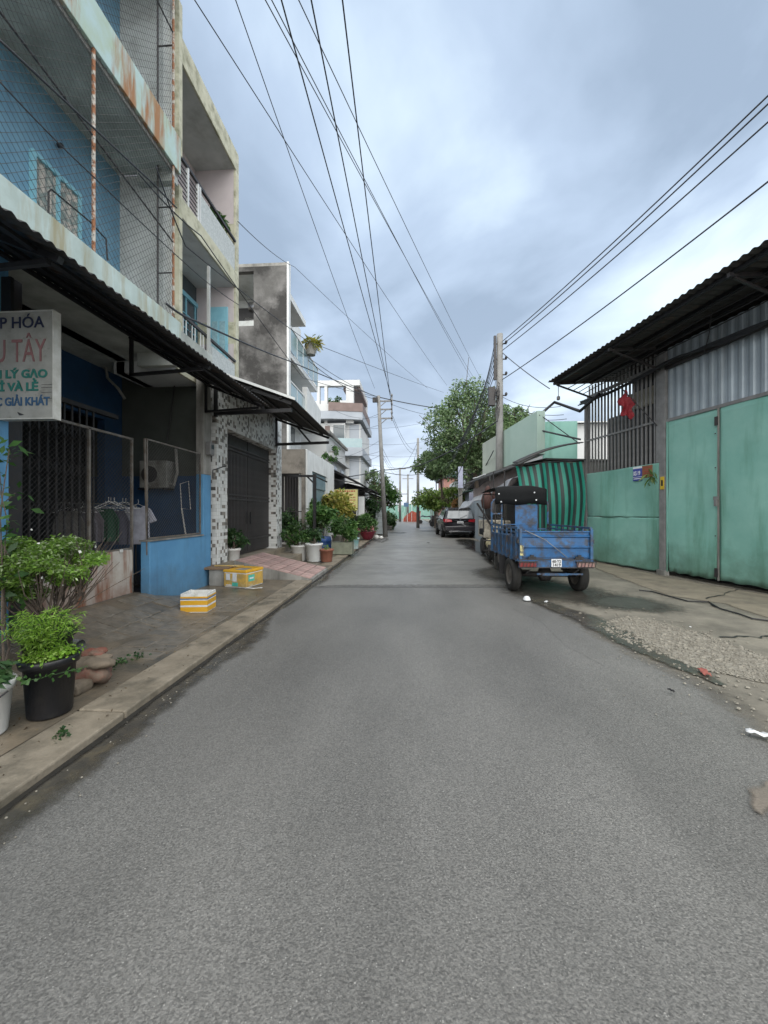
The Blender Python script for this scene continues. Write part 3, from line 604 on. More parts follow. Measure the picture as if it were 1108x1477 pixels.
for (u_, col, lb, sh) in ((-4.55, (.01, .06, .03), 'dark green garment hanging left of the white t-shirt', 5.55), (-4.5, (.07, .07, .1), 'dark slate garment hanging next to the white t-shirt', 5.72),
                        (-4.6, (.14, .13, .12), 'pale grey shirt hanging far left on the rail', 4.98), (-4.55, (.13, .12, .14), 'brownish garment second from the left end of the rail', 5.14), (-4.6, (.13, .115, .13), 'light mauve shirt third from the left end of the rail', 5.3)):
    garment((u_, sh), 1.56+random.uniform(-.04, .03), col, .8, lb, False, .36, random.uniform(.45, .62), rz=random.uniform(.2, .7))
q = MB()
for i in range(7):
    c0 = np.array((-4.45+random.uniform(-.1, .1), 5.4+i*.07, 1.66)); an = random.uniform(0, 1)
    q.tube([c0+(0, 0, .06), c0, c0+(-.2*cos(an), -.2*sin(an), -.1), c0+(.2*cos(an), .2*sin(an), -.1), c0], .0035, 4)
tag(q.build('empty_hangers', m_whitep), 'bunch of empty white wire hangers on the clothes rail', 'hangers')
bk = thing('bicycle_frame_rack', 'thin bent metal towel frame hanging on the inner blue wall', 'rack', (-4.35, 7.3, 1.6))
q = MB(); q.tube([PY(260, 698, 7.35), PY(272, 694, 7.35), PY(275, 735, 7.35), PY(262, 733, 7.35), PY(260, 698, 7.35)], .008, 6); q.tube([PY(262, 733, 7.35), PY(268, 772, 7.35)], .014, 6); q.build('frame', m_whitep, bk)
bk.name = 'towel_frame'
# sewing / odds on the ledge
it = thing('yellow_fan', 'small yellow and black item on the ledge inside the mesh panel', 'fan', (-4.3, 6.7, 1.05))
it.name = 'desk_item'
q = MB(); q.box(-4.5, -4.2, 6.75, 6.9, 1.05, 1.1); q.lathe([(.02, 1.1), (.02, 1.22), (.07, 1.24), (.05, 1.3)], (-4.3, 6.8, 0), 12); q.build('body', M('mustard_plastic', (.3, .24, .03), .5), it)
q = MB(); q.tube([(-4.6, 6.8, 1.35), (-4.4, 6.8, 1.28), (-4.25, 6.8, 1.3)], .012); q.build('handle', m_black, it)
q = MB(); q.tube([PY(152, 525, 6.9), PY(155, 545, 6.9), PY(170, 560, 6.9), PY(180, 575, 6.9)], .025, 8); tag(q.build('hanging_hose', m_gray), 'grey flexible hose hanging inside the porch beside the blue back wall', 'hose')
q = MB(); q.tube([PY(253, 545, 7.4), PY(246, 600, 7.4), PY(240, 640, 7.4)], .012, 6); tag(q.build('hanging_cable', m_black), 'black cable hanging down the grey porch wall', 'cable')

# ------------------------------------------------------------------ corrugated awnings
def corr(y0_, y1_, xin, zin, xout, zout, wave, amp, step=.16, sag=None):
    mb = MB(); n = int((y1_-y0_)/wave*8)
    mb.grid(lambda u, v: (xin+(xout-xin)*v, y0_+(y1_-y0_)*u, zin+(zout-zin)*v+amp*sin(2*pi*(y1_-y0_)*u/wave)-(sag or 0)*4*v*(1-v)), n, 3)
    return mb
A1 = thing('corrugated_awning', 'long dark corrugated iron awning along the front of the blue shop', 'awning', (-3.3, 3.5, 3.6))
ys = [-2, .2, 1.95, 3.7, 5.45, 7.3]
for a_, b__ in zip(ys, ys[1:]):
    q = corr(a_, b__+.05, -3.92, 4.03, -2.7, 3.535+random.uniform(-.01, .01), .1, .014); q.build('roof_sheet', m_roofsheet, A1, smooth=True, solid=.003)
q = MB()
for x_, z_ in ((-2.95, 3.585), (-3.4, 3.77), (-3.8, 3.93)): q.box(x_-.025, x_+.025, -2, 7.3, z_-.03, z_)
q.build('purlin', m_black, A1)
for yy in (.5, 2.9, 5.2, 7.2):
    q = MB(); q.bar((-3.9, yy, 3.95), (-2.75, yy, 3.49), .05); q.bar((-3.9, yy, 3.42), (-2.85, yy, 3.48), .04); q.bar((-3.88, yy, 3.4), (-3.88, yy, 3.98), .04); q.build('bracket', m_black, A1)
A2 = thing('corrugated_awning', 'higher dark corrugated awning over the mosaic tiled doorway', 'awning', (-3.2, 9.3, 3.8))
for a_, b__ in ((7.4, 9.3), (9.3, 11.1)):
    q = corr(a_, b__+.04, -3.95, 4.3, -2.2, 3.66, .1, .014); q.build('roof_sheet', m_roofsheet, A2, smooth=True, solid=.003)
q = MB()
for x_, z_ in ((-2.5, 3.745), (-3.1, 3.96), (-3.7, 4.18)): q.box(x_-.025, x_+.025, 7.42, 11.1, z_-.03, z_)
q.build('purlin', m_black, A2)
for yy in (7.5, 11.05):
    q = MB(); q.bar((-3.86, yy, 3.46), (-2.3, yy, 3.5), .07); q.bar((-3.86, yy, 4.2), (-2.3, yy, 3.63), .06); q.bar((-3.84, yy, 3.4), (-3.84, yy, 4.25), .06); q.bar((-2.85, yy, 3.52), (-3.2, yy, 3.93), .05); q.build('bracket', m_black, A2)
q = MB(); q.box(-3.9, -2.25, 7.38, 7.41, 3.74, 3.78); 
q = MB(); q.hexa([(-2.2, 7.36, 3.66), (-3.9, 7.36, 4.28), (-3.9, 7.39, 4.28), (-2.2, 7.39, 3.66)], [(-2.2, 7.36, 3.71), (-3.9, 7.36, 4.33), (-3.9, 7.39, 4.33), (-2.2, 7.39, 3.71)]); q.build('edge_flashing', m_white, A2)
# rail on top of the awning edge
q = MB(); q.tube([(-2.6, 10.6, 3.8), (-2.6, 10.6, 4.05), (-2.6, 13, 4.05), (-2.6, 13, 3.8)], .012)

# ------------------------------------------------------------------ hanging shop sign
sd = 3.45
L0 = PY(-150, 440, sd); R0 = PY(77, 447, sd); R1 = PY(78, 604, sd)
SG = thing('shop_sign', 'weathered white metal shop sign with blue and green lettering hanging under the awning', 'sign', (L0[0], sd, R1[2]))
x0, x1, z0_, z1_ = L0[0], R0[0], R1[2], R0[2]
q = MB(); q.box(x0, x1-.004, sd, sd+.066, z0_+.01, z1_-.01); q.build('board', M('weathered_sign_white', (.3, .3, .275), .6, (.21, .21, .19), scale=4, bump=.1, dirt=(.1, .09, .075), dscale=7, damt=(.55, .7), dmax=.7), SG)
q = MB(); q.box(x1-.004, x1+.006, sd-.008, sd+.075, z0_, z1_); q.box(x0, x1-.004, sd-.008, sd+.075, z1_-.01, z1_); q.box(x0, x1-.004, sd-.008, sd+.075, z0_, z0_+.01); q.build('frame', M('sign_edge_metal', (.5, .5, .47), .5, (.35, .34, .3), scale=6), SG)
t_navy = flat('navy_print', (.01, .015, .05)); t_green = flat('green_print', (.02, .16, .13)); t_red = flat('faded_red_print', (.25, .12, .12)); t_blue2 = flat('blue_print', (.03, .09, .18))
def sline(s, ur, v, ul, sz, mt, bold=.0, sx=1.0):
    p = PY(ur, v, sd); o = txt(s, sz, (p[0], sd-.004, p[2]), (pi/2, 0, 0), mt, SG, align='RIGHT', bold=bold, sx=sx)
    return o
sline('TẠP HÓA', 64, 472, 0, .15, t_navy, .0015, 1.0)
sline('THU TÂY', 67, 521, 0, .31, t_red, .0, .6)
for off_ in (0,): sline('ĐẠI LÝ GẠO', 69, 544, 0, .105, t_green, .004, 1.12)
sline('SỈ VÀ LẺ', 56, 563, 0, .105, t_green, .004, 1.12)
sline('NƯỚC GIẢI KHÁT', 72, 584, 0, .108, t_blue2, .003, .86)
q = MB()
for v_ in (555, 559, 566, 575): 
    a_ = PY(60, v_, sd); b__ = PY(76, v_+.5, sd); q.box(a_[0], b__[0], sd-.003, sd-.001, a_[2]-.001, a_[2]+.0015)
q.prism([PY(25, 594, sd-.002), PY(35, 598, sd-.002), PY(28, 599, sd-.002)], (0, -.003, 0)); q.build('scratch', m_dark, SG)
q = MB()
for u_ in (10, -100): p = PY(u_, 445, sd+.03); q = MB(); q.box(p[0]-.05, p[0]+.05, sd+.02, sd+.05, z1_, 3.75); q.build('hanger', m_black, SG)
# ------------------------------------------------------------------ pink and yellow house
B2 = thing('pink_yellow_house', 'pale pink and olive yellow house with stacked balconies and light blue shutters', 'house', (-4.8, 8, 0))
x2 = -4.1; ya, yb = 6.66, PX(341, 300, x2)[1]
q = MB(); q.box(-5.25, -5.1, ya, yb, 4.0, 9.65); q.build('upper_wall', m_pink, B2)
bands = [(4.0, 4.65, m_pink), (4.65, 5.5, m_pink), (5.5, 6.02, m_yellow), (6.02, 6.85, m_pink), (7.2, 7.75, m_pink), (7.75, 8.35, m_yellow), (8.35, 9.65, m_pink)]
for za, zb, mt in bands:
    q = MB(); q.box(-5.1, -4.16, yb-.02, yb+.12, za, zb); q.build('side_wall_band', mt, B2)
q = MB(); q.box(-4.157, -4.106, yb-.015, yb+.14, 3.9, 10.08); q.build('corner_pilaster', m_yellow, B2)
for za, zb in ((4.74, 7.31), (7.88, 10.6)):
    q = MB(); q.box(-4.32, -4.19, 6.64, 6.74, za, zb); q.build('white_pilaster', m_white, B2)
    q = MB(); q.box(-4.187, -4.07, 6.64, 6.74, za, zb); q.build('yellow_pilaster', m_yellow, B2)
for za, zb, zf in ((9.65, 9.95, 10.1), (6.85, 7.1, 7.2), (4.0, 4.3, 4.5)):
    q = MB(); q.box(-5.3, x2-.05, ya, yb+.1, za, zb-.02); q.build('balcony_slab', m_white if za < 9 else m_parta, B2)
    q = MB(); q.box(x2-.047, x2, ya, yb+.12, za-.01, zf); q.build('fascia', m_yellow, B2, bevel=.01)
q = MB(); q.lathe([(.07, 0), (.07, -.03), (.03, -.06)], (-4.7, 7.4, 9.65), 12); q.build('ceiling_lamp', m_dark, B2)
# second floor balcony: black rail, then pale parapet
yr = PX(290, 300, x2)[1]
q = MB(); q.bar((x2-.03, ya, 7.94), (x2-.03, yb, 7.94), .05); q.build('handrail', m_dark, B2)
q = MB(); 
for i in range(7): q.bar((x2-.03, ya, 7.28+i*.085), (x2-.03, yr, 7.28+i*.085), .014)
q.build('rail_bars', m_black, B2)
for yy in (7.0, 7.35, yr): q = MB(); q.box(x2-.055, x2-.005, yy-.02, yy+.02, 7.2, 7.92); q.build('rail_post', m_white, B2)
q = MB(); q.box(x2-.06, x2-.02, yr+.05, yb-.04, 7.2, 7.8); q.build('parapet', M('pebbled_panel', (.55, .58, .58), .8, (.38, .42, .42), scale=30, bump=.8), B2)
# first floor: window, door, rail, parapet
w0, w1 = PX(258, 420, -5.1)[1], PX(299, 420, -5.1)[1]
q = MB(); za, zb = 4.4, PX(258, 382, -5.1)[2]
q.box(-5.1, -5.03, w0-.06, w0, za, zb); q.box(-5.1, -5.03, w1, w1+.06, za, zb); q.box(-5.1, -5.03, w0, w1, zb-.08, zb); q.box(-5.1, -5.03, w0, w1, zb-.62, zb-.52); q.box(-5.1, -5.04, (w0+w1)/2-.03, (w0+w1)/2+.03, za, zb-.62)
for k in (1, 3, 5): q.box(-5.1, -5.04, w0+(w1-w0)*k/6-.015, w0+(w1-w0)*k/6+.015, za, zb-.62)
wf = q.build('window_frame', m_teal, B2)
q = MB(); q.box(-5.095, -5.07, w0, w1, za, zb-.08); q.build('pane', m_glass, wf)
for k in range(3):
    q = MB()
    for i in range(9): q.bar((-5.04, w0+(w1-w0)*k/3+.06, za+.3+i*.16), (-5.04, w0+(w1-w0)*(k+1)/3-.06, za+.3+i*.16), .02)
    q.build('grille', m_teal, wf)
sh0, sh1 = PY(303, 470, yb-.1), PY(328, 496, yb-.1)
q = MB(); q.box(sh0[0], sh1[0], yb-.1, yb-.06, 4.6, PY(303, 443, yb-.1)[2]); sh = q.build('open_shutter', m_teal, B2)
q = MB(); hx = sh1[0]-sh0[0]
for a_ in (.12, .56):
    q.box(sh0[0]+hx*a_, sh0[0]+hx*(a_+.32), yb-.108, yb-.1, 4.75, 5.25); q.box(sh0[0]+hx*a_, sh0[0]+hx*(a_+.32), yb-.108, yb-.1, 5.32, 6.0)
q.build('shutter_louvre', M('faded_louvre', (.32, .5, .55), .6, (.2, .36, .42), scale=20), sh)
q = MB(); q.bar((x2-.03, ya, 5.1), (x2-.03, yb, 5.08), .05); q.build('handrail', m_dark, B2)
for i in range(12):
    yy = ya+.1+i*.1; q = MB(); q.bar((x2-.03, yy, 4.5), (x2-.03, yy, 5.06), .014); q.build('rail_bar', m_white if i % 3 else m_dark, B2)
q = MB(); q.box(x2-.07, x2-.02, 7.9, yb-.04, 4.5, 4.98); q.build('parapet', bpy.data.materials['pebbled_panel'], B2)
q = MB(); q.bar((x2+.03, PX(299, 500, x2)[1], 3.9), (x2+.03, PX(299, 500, x2)[1], 6.5), .05); q.build('drain_pipe', m_parta, B2)
# potted plants on its second floor balcony
t = thing('balcony_plant', 'leafy green plant on the upper pink balcony behind the handrail', 'plant', (-4.4, 8.6, 7.2))
q = MB(); q.lathe([(.12, 7.2), (.16, 7.5)], (-4.4, 8.6, 0), 12); q.build('pot', m_gray, t)
leaves('foliage', m_leaf_mid, blobpts((-4.3, 8.6, 7.95), (.25, .45, .35), 300, 6), .14, t)

# ------------------------------------------------------------------ mosaic tiled entrance with brown iron doors
T = thing('tiled_house', 'house front of black and white mosaic tiles around tall brown iron doors', 'house', (-4.3, 9.5, 0))
tA0, tA1 = 7.60, PX(320, 700, -3.87)[1]
tB0, tB1 = PX(385, 700, -3.87)[1], 11.6
tB0 = PX(403, 700, -3.87)[1]-.55
z_p = .44
q = MB(); q.box(-4.16, -3.87, 7.6, 8.06, z_p, 4.25); q.build('tiled_column', m_mos, T)
q = MB(); q.box(-4.7, -3.87, 11.15, 11.6, z_p-.1, 4.25); q.build('tiled_column', m_mos, T)
q = MB(); q.box(-4.15, -3.9, 8.063, 11.147, 3.3, 4.25); q.build('tiled_lintel', m_mos, T)
q = MB(); q.box(-8, -3.88, 7.6, 11.6, 4.253, 4.35); q.build('roof_slab', m_gray, T)
q = MB(); q.box(-8, -4.75, 11.4, 11.6, 0, 4.25); q.box(-4.73, -4.705, 11.05, 11.4, 0, 4.25); q.build('side_wall', m_gray, T)
q = MB(); q.box(-8, -3.75, 7.59, 11.62, 0, z_p-.003); q.build('plinth', m_tan, T, bevel=.01)
q = MB(); q.box(-3.747, -3.1, 9.75, 11.6, 0, .3); q.build('landing', m_tan, T, bevel=.015)
q = MB(); q.box(-3.747, -3.25, 7.65, 8.1, 0, .3); q.build('landing', m_gray, T, bevel=.015)
D0, D1 = 8.07, 11.14
for k in range(2):
    a_, b__ = D0+(D1-D0)*k/2+.005, D0+(D1-D0)*(k+1)/2-.005
    q = MB(); q.box(-4.13, -4.11, a_, b__, z_p+.03, 3.29); dl = q.build('door_leaf', m_door, T)
    n = 20
    rib = None
    for i in range(n):
        yy = a_+.05+(b__-a_-.1)*i/(n-1)
        if rib is None:
            q = MB(); q.box(-.02, 0, -.022, .022, z_p+.06, 2.9); 
            rib = q.build('rib', m_door, None); rib.parent = dl; rib.location = (-4.505-T.location[0], yy-T.location[1], 0-T.location[2])
            rib.location = (-4.09+4.3, yy-9.5, 0)
        else:
            r2 = bpy.data.objects.new('rib', rib.data); C.objects.link(r2); r2.parent = dl; r2.location = (-4.09+4.3, yy-9.5, 0)
    q = MB()
    for z_ in (z_p+.35, 1.78, 1.88, 2.92, 3.0): q.box(-4.09, -4.075, a_, b__, z_, z_+.04)
    q.build('cross_rail', m_door, dl)
    q = MB(); yy = b__-.1 if k == 0 else a_+.1; q.bar((-4.05, yy, 1.2), (-4.05, yy, 1.5), .02); q.build('handle', m_black, dl)
    q = MB(); q.box(-4.108, -4.09, a_+.02, b__-.02, 3.04, 3.27); q.build('transom', m_black, dl)
# small black bracket and letters on the near column
q = MB(); q.tube([PX(307, 690, -3.85), PX(307, 678, -3.85), (-3.7, PX(307, 678, -3.85)[1]+.25, PX(316, 672, -3.85)[2])], .012); tag(q.build('wall_bracket', m_black), 'small bent black bracket on the near mosaic tiled column', 'bracket')
# ramp with pink tiles
R_ = thing('entrance_ramp', 'concrete entrance ramp paved with pink tiles running down to the kerb', 'ramp', (-2.9, 8.8, 0))
ry0, ry1 = 8.12, 9.72; rx0, rx1 = -3.745, -2.05; rz0, rz1 = .46, .075
q = MB(); q.hexa([(rx0, ry0, .0), (rx1, ry0, .0), (rx1, ry1, .0), (rx0, ry1, .0)], [(rx0, ry0, rz0), (rx1, ry0, rz1), (rx1, ry1, rz1), (rx0, ry1, rz0)]); q.build('ramp_body', m_gray, R_)
sl_ = -atan((rz1-rz0)/(rx1-rx0)); pr = None
for i in range(7):
    for j in range(7):
        x = rx0+.13+i*.235; yy = ry0+.12+j*.227; z_ = rz0+(rz1-rz0)*(x-rx0)/(rx1-rx0)+.008
        if x > rx1-.1: continue
        if pr is None:
            q = MB(); q.box(-.112, .112, -.108, .108, -.008, .006); pr = q.build('tile', m_tile, None); o = pr; o.parent = R_
        else:
            o = bpy.data.objects.new('tile', pr.data); C.objects.link(o); o.parent = R_
        o.location = (x+2.9, yy-8.8, z_+random.uniform(-.001, .001)); o.rotation_euler = (random.gauss(0, .004), -atan((rz1-rz0)/(rx1-rx0)), random.gauss(0, .006))

# ------------------------------------------------------------------ concrete sided white house
B3 = thing('concrete_sided_house', 'tall house with a mildewed bare concrete side wall and white street balconies', 'house', (-4.8, 16, 0))
Y3 = 14.5
xr = PY(416, 500, Y3)[0]; xl = PY(345, 400, Y3)[0]; xm = PY(366, 400, Y3)[0]; zt = PY(416, 378, Y3)[2]
zn0, zn1 = PY(366, 449, Y3)[2], PY(366, 391, Y3)[2]
q = MB(); q.box(xm, xr-.06, Y3, Y3+.2, 3.2, zt-.12); q.box(-9.5, xm, Y3, Y3+.2, zn1, zt-.12); q.box(-9.5, xm, Y3, Y3+.2, 3.2, zn0-.55); q.build('concrete_side_wall', m_mossy, B3)
q = MB(); q.box(-9.5, xm, Y3+.01, Y3+.2, zn0-.547, zn0-.35); q.build('plaster_band', m_parta, B3)
q = MB(); q.box(xm, xr-.06, Y3, Y3+.2, zt-.117, zt); q.box(-9.5, xm, Y3, Y3+.2, zt-.117, zt); q.build('wall_coping', m_gray, B3)
q = MB(); q.box(xr-.057, xr+.02, Y3-.01, Y3+.22, 3.2, zt+.02); q.build('white_corner_strip', m_white, B3)
q = MB(); q.box(-9.5, xm, Y3+2.0, Y3+2.1, zn0-.35, zn1); q.build('recess_wall', m_parta, B3)
q = MB(); q.box(-9.5, xm-.002, Y3+.21, Y3+2.4, zn1+.01, zn1+.1); q.build('recess_ceiling', m_parta, B3)
q = MB(); q.box(-9.5, xm+.1, Y3+.2, Y3+2.0, zn0-.45, zn0-.35); q.build('recess_floor', m_gray, B3)
q = MB(); q.lathe([(.28, -.7), (.3, -.68), (.3, .7), (.28, .72)], (-6.0, Y3+1.2, zn0+.05), 20, 'x'); q.lathe([(.2, -.5), (.2, .6)], (-6.0, Y3+1.0, zn0+.7), 16, 'x'); tag(q.build('steel_water_tank', M('steel_tank', (.5, .5, .5), .3, (.1, .1, .1), scale=3, metal=.9), smooth=True), 'steel water tank lying in the open recess of the concrete side wall', 'tank')
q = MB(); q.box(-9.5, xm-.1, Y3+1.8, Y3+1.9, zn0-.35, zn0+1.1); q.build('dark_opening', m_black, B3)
ye = 19.4
q = MB(); q.box(-9.5, xr-.9, Y3+2.2, ye, 3.9, zt-.3); q.build('main_wall', m_white, B3)
xf = xr
rows = [(PX(416, 415, xf)[2]-.05, .22, 0), (PX(416, 465, xf)[2], .0, 1), (PX(416, 545, xf)[2], .0, 1)]
q = MB(); q.box(xr-1.2, xf, Y3+.2, PX(441, 455, xf)[1], rows[0][0]-.25, rows[0][0]); q.build('roof_slab', m_white, B3)
for zr, _, _ in rows[1:]:
    q = MB(); q.box(xr-1.2, xf-.04, Y3+.2, ye, zr-1.15, zr-.95); sl2 = q.build('balcony_slab', m_white, B3)
    q = MB(); q.box(xf-.03, xf+.02, Y3+.2, ye, zr-.06, zr); 
    for i in range(6): q.box(xf-.03, xf+.01, Y3+.25+i*.9, Y3+.29+i*.9, zr-.95, zr-.06)
    rl = q.build('railing', m_white, B3)
    q = MB(); q.box(xf-.012, xf-.004, Y3+.25, ye-.05, zr-.94, zr-.07); q.build('glass_panel', M('blue_glass_panel', (.2, .3, .33), .1, (.24, .34, .36), spec=.8, bump=0) if 'blue_glass_panel' not in bpy.data.materials else bpy.data.materials['blue_glass_panel'], rl)
q = MB(); a_ = PX(420, 500, xr-.5); b__ = PX(427, 530, xr-.5); q.box(xr-.9, xr-.85, a_[1], a_[1]+1.3, a_[2]-1.0, a_[2]+.35); q.build('red_panel', M('coral_panel', (.6, .12, .12), .6), B3)
for i, (yy, z_) in enumerate(((16.2, 8.1), (17.6, 8.1), (16.2, 5.3), (17.8, 5.3))):
    q = MB(); q.box(xr-.9, xr-.86, yy-.5, yy+.5, z_-.6, z_+1.0); o = q.build('window', m_white, B3)
    q = MB(); q.box(xr-.862, xr-.84, yy-.42, yy+.42, z_-.52, z_+.92); q.build('pane', m_glass, o)
# sloped white screens running down the facade beyond
q = MB(); p = [PX(436, 540, xf+.1), PX(463, 572, xf+.1)]
q.hexa([(xf-.1, 16.8, 5.9), (xf+.12, 16.8, 5.9), (xf+.12, 19.4, 5.5), (xf-.1, 19.4, 5.5)], [(xf-.1, 16.8, 7.0), (xf+.12, 16.8, 7.0), (xf+.12, 19.4, 6.6), (xf-.1, 19.4, 6.6)]); q.build('side_screen', m_white, B3)
t = thing('balcony_palm', 'spiky green plant spilling over the top balcony of the concrete sided house', 'plant', (-4.3, 17.2, 9.0))
q = MB(); q.lathe([(.2, 8.55), (.28, 9.0)], (-4.4, 17.2, 0), 12); q.build('pot', m_gray, t)
leaves('foliage', m_leaf_yel, blobpts((-4.35, 17.2, 9.1), (.28, .4, .35), 300, 8), .36, t, aspect=.14)
# ground floor in front: rendered pier, dark doorway, white wall with blue shutter
q = MB(); p0, p1 = PY(404, 642, Y3), PY(440, 648, Y3)
q.box(-9.0, p1[0], Y3-.05, Y3+.1, PY(420, 683, Y3)[2], p1[2]); q.build('rendered_beam', M('brown_render', (.2, .18, .155), .85, (.12, .11, .095), scale=1.6, dirt=(.04, .035, .03), dscale=2, damt=(.5, .7)), B3)
q = MB(); q.box(p1[0]-.12, p1[0], Y3-.05, Y3+.1, 0, PY(420, 683, Y3)[2]-.003); q.build('rendered_pier', bpy.data.materials['brown_render'], B3)
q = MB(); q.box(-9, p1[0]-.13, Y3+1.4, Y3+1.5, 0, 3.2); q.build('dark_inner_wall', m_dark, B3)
for i in range(12):
    x = p1[0]-.25-i*.11; q = MB(); q.box(x-.012, x+.012, Y3+.0, Y3+.03, .2, 2.85); q.build('grille_bar', m_dark if i % 5 else m_gray, B3)
q = MB(); q.box(p1[0]-1.6, p1[0]-.13, Y3-.02, Y3-.005, 1.5, 1.54); q.box(p1[0]-1.6, p1[0]-.13, Y3-.02, Y3-.005, .25, .3); q.build('grille_rail', m_dark, B3)
q = MB(); q.box(-4.2, -3.88, Y3+.12, 15.4, 0, 3.9); q.box(-4.2, -3.88, 15.4, 18.2, 3.15, 3.9); q.box(-4.2, -3.88, 18.2, 19.95, 0, 3.9); q.build('white_front_wall', m_white, B3)
q = MB(); q.box(-4.1, -3.95, 15.4, 18.2, 2.5, 3.147); q.build('shutter_box', M('bluegrey_steel', (.16, .24, .28), .5, (.12, .19, .22), scale=3), B3)
for i in range(14):
    q = MB(); q.box(-4.1, -4.0, 15.4+i*.2, 15.58+i*.2, .1, 2.497); q.build('shutter_panel', bpy.data.materials['bluegrey_steel'], B3)
for yy, zz_ in ((18.6, 4.0), (19.4, 4.0)):
    t = thing('rooftop_plant', 'small green plant on the low white front wall' if yy < 19 else 'small green plant on the far end of the low white front wall', 'plant', (-4.05, yy, 3.9))
    leaves('foliage', m_leaf_mid, blobpts((-4.05, yy, 4.1), (.2, .4, .3), 120, 4), .14, t)
    q = MB(); q.box(-4.15, -3.95, yy-.2, yy+.2, 3.9, 4.02); q.build('trough', m_gray, t)
# gate post by the pots
gp = thing('gate_post', 'black steel post with a short top bar behind the pots', 'post', (-3.55, 13.6, 0))
pp = PY(454, 700, 13.6); q = MB(); q.box(pp[0]-.05, pp[0]+.05, 13.55, 13.65, 0, PY(454, 684, 13.6)[2]); q.build('post', m_black, gp)
q = MB(); zz_ = PY(454, 686, 13.6)[2]; q.bar((pp[0]-.9, 13.6, zz_), (pp[0]+.05, 13.6, zz_-.02), .08); q.bar((pp[0]-.3, 13.6, zz_), (pp[0], 13.6, zz_-.3), .05); q.bar((pp[0], 13.6, zz_-.02), (pp[0]+.1, 15.2, zz_-.1), .04); q.build('top_bar', m_black, gp)

# ------------------------------------------------------------------ white corner house
B5 = thing('white_corner_house', 'white modern four storey corner house with brown panels and glass balconies', 'house', (-7, 34, 0))
Y5 = 33.; xr5 = PY(519, 600, Y5)[0]; xk = PY(478, 600, Y5)[0]; xl5 = -13.
def z5(v): return PY(500, v, Y5)[2]
m_w5 = M('clean_white_render', (.55, .56, .56), .7, (.48, .49, .49), scale=1)
m_band = M('bluegrey_band', (.34, .37, .41), .7, (.29, .32, .36), scale=1)
m_brown = M('brown_cladding', (.19, .14, .13), .7, (.15, .11, .1), scale=2)
q = MB(); q.box(xl5, xr5, Y5+.5, Y5+8, 0, z5(610)); q.build('main_wall', m_w5, B5)
q = MB(); q.box(xl5, xk+1.2, Y5, Y5+.5, 0, z5(610)); q.build('bay_wall', m_w5, B5)
for va, vb in ((595, 606), (646, 658)):
    q = MB(); q.prism([(xl5, Y5-.4, z5(vb)), (xk, Y5-.7, z5(vb)), (xr5+.25, Y5-.1, z5(vb)), (xr5+.25, Y5+8, z5(vb)), (xl5, Y5+8, z5(vb))], (0, 0, z5(va)-z5(vb))); q.build('floor_band', m_band, B5)
q = MB(); q.prism([(xk-.1, Y5-.75, z5(595)+.01), (xr5+.27, Y5-.15, z5(595)+.01), (xr5+.27, Y5+6, z5(595)+.01), (xr5+.1, Y5+6, z5(595)+.01), (xr5+.1, Y5+.0, z5(595)+.01), (xk-.1, Y5-.6, z5(595)+.01)], (0, 0, z5(583)-z5(595))); q.build('brown_parapet', m_brown, B5)
q = MB(); q.box(xl5, xk-.11, Y5-.4, Y5-.25, z5(594), z5(584)); q.build('white_parapet', m_w5, B5)
# roof frame
zt5, zr5 = z5(548), z5(556)
q = MB(); q.box(xl5, xr5, Y5, Y5+.5, zr5, zt5); q.box(xl5, xr5, Y5+6, Y5+6.5, zr5, zt5); q.box(xr5-.4, xr5, Y5+.5, Y5+6, zr5, zt5); q.build('roof_beam', m_w5, B5)
q = MB(); q.box(xr5-1.5, xr5, Y5+.51, Y5+5.9, zr5-.003-.25, zr5-.003); q.build('brown_soffit', m_brown, B5)
for u0, u1 in ((457, 461), (468, 472), (499, 510)):
    q = MB(); q.box(PY(u0, 570, Y5)[0], PY(u1, 570, Y5)[0], Y5+.02, Y5+.45, z5(610), zr5); q.build('roof_pillar', m_w5, B5)
q = MB(); q.box(xr5-.35, xr5, Y5+5.9, Y5+6.3, z5(610), zr5); q.box(xl5, PY(500, 570, Y5)[0], Y5+5.6, Y5+5.8, z5(578), z5(570)); q.build('roof_pillar', m_w5, B5)
for va, vb in ((611, 644), (659, 690)):
    for u0, u1 in ((480, 498), (503, 517)):
        yq = Y5-.04 if u0 < 490 else Y5+.46
        q = MB(); q.box(PY(u0, 600, Y5)[0], PY(u1, 600, Y5)[0], yq, yq+.05, z5(vb), z5(va)); o = q.build('window', m_w5 if u0 < 490 else m_band, B5)
        q = MB(); q.box(PY(u0+1, 600, Y5)[0], PY(u1-1, 600, Y5)[0], yq-.02, yq+.04, z5(vb-1), z5(va+2)); q.build('pane', m_glass if u0 < 490 else m_band, o)
q = MB(); q.box(PY(469, 600, Y5)[0], PY(476, 600, Y5)[0], Y5-.05, Y5-.01, z5(628), z5(614)); q.build('brown_inset', m_brown, B5)
for va in (633,):
    q = MB(); q.prism([(xk-.5, Y5-.68, z5(646)), (xr5+.22, Y5-.08, z5(646)), (xr5+.22, Y5-.05, z5(646)), (xk-.5, Y5-.65, z5(646))], (0, 0, z5(va)-z5(646))); q.build('glass_balustrade', bpy.data.materials['blue_glass_panel'], B5)
for i in range(9):
    q = MB(); z_ = z5(690)+i*(z5(560)-z5(690))/8; q.box(xr5+.02, xr5+.3, Y5+.5+random.random(), Y5+2.5, z_, z_+.12)
t = thing('terrace_plant', 'green shrub on the roof terrace of the white corner house', 'plant', (PY(485, 580, Y5)[0], Y5+1, z5(606)))
leaves('foliage', m_leaf_mid, blobpts(PY(484, 579, Y5+.8), (.9, .5, .5), 300, 8), .22, t)
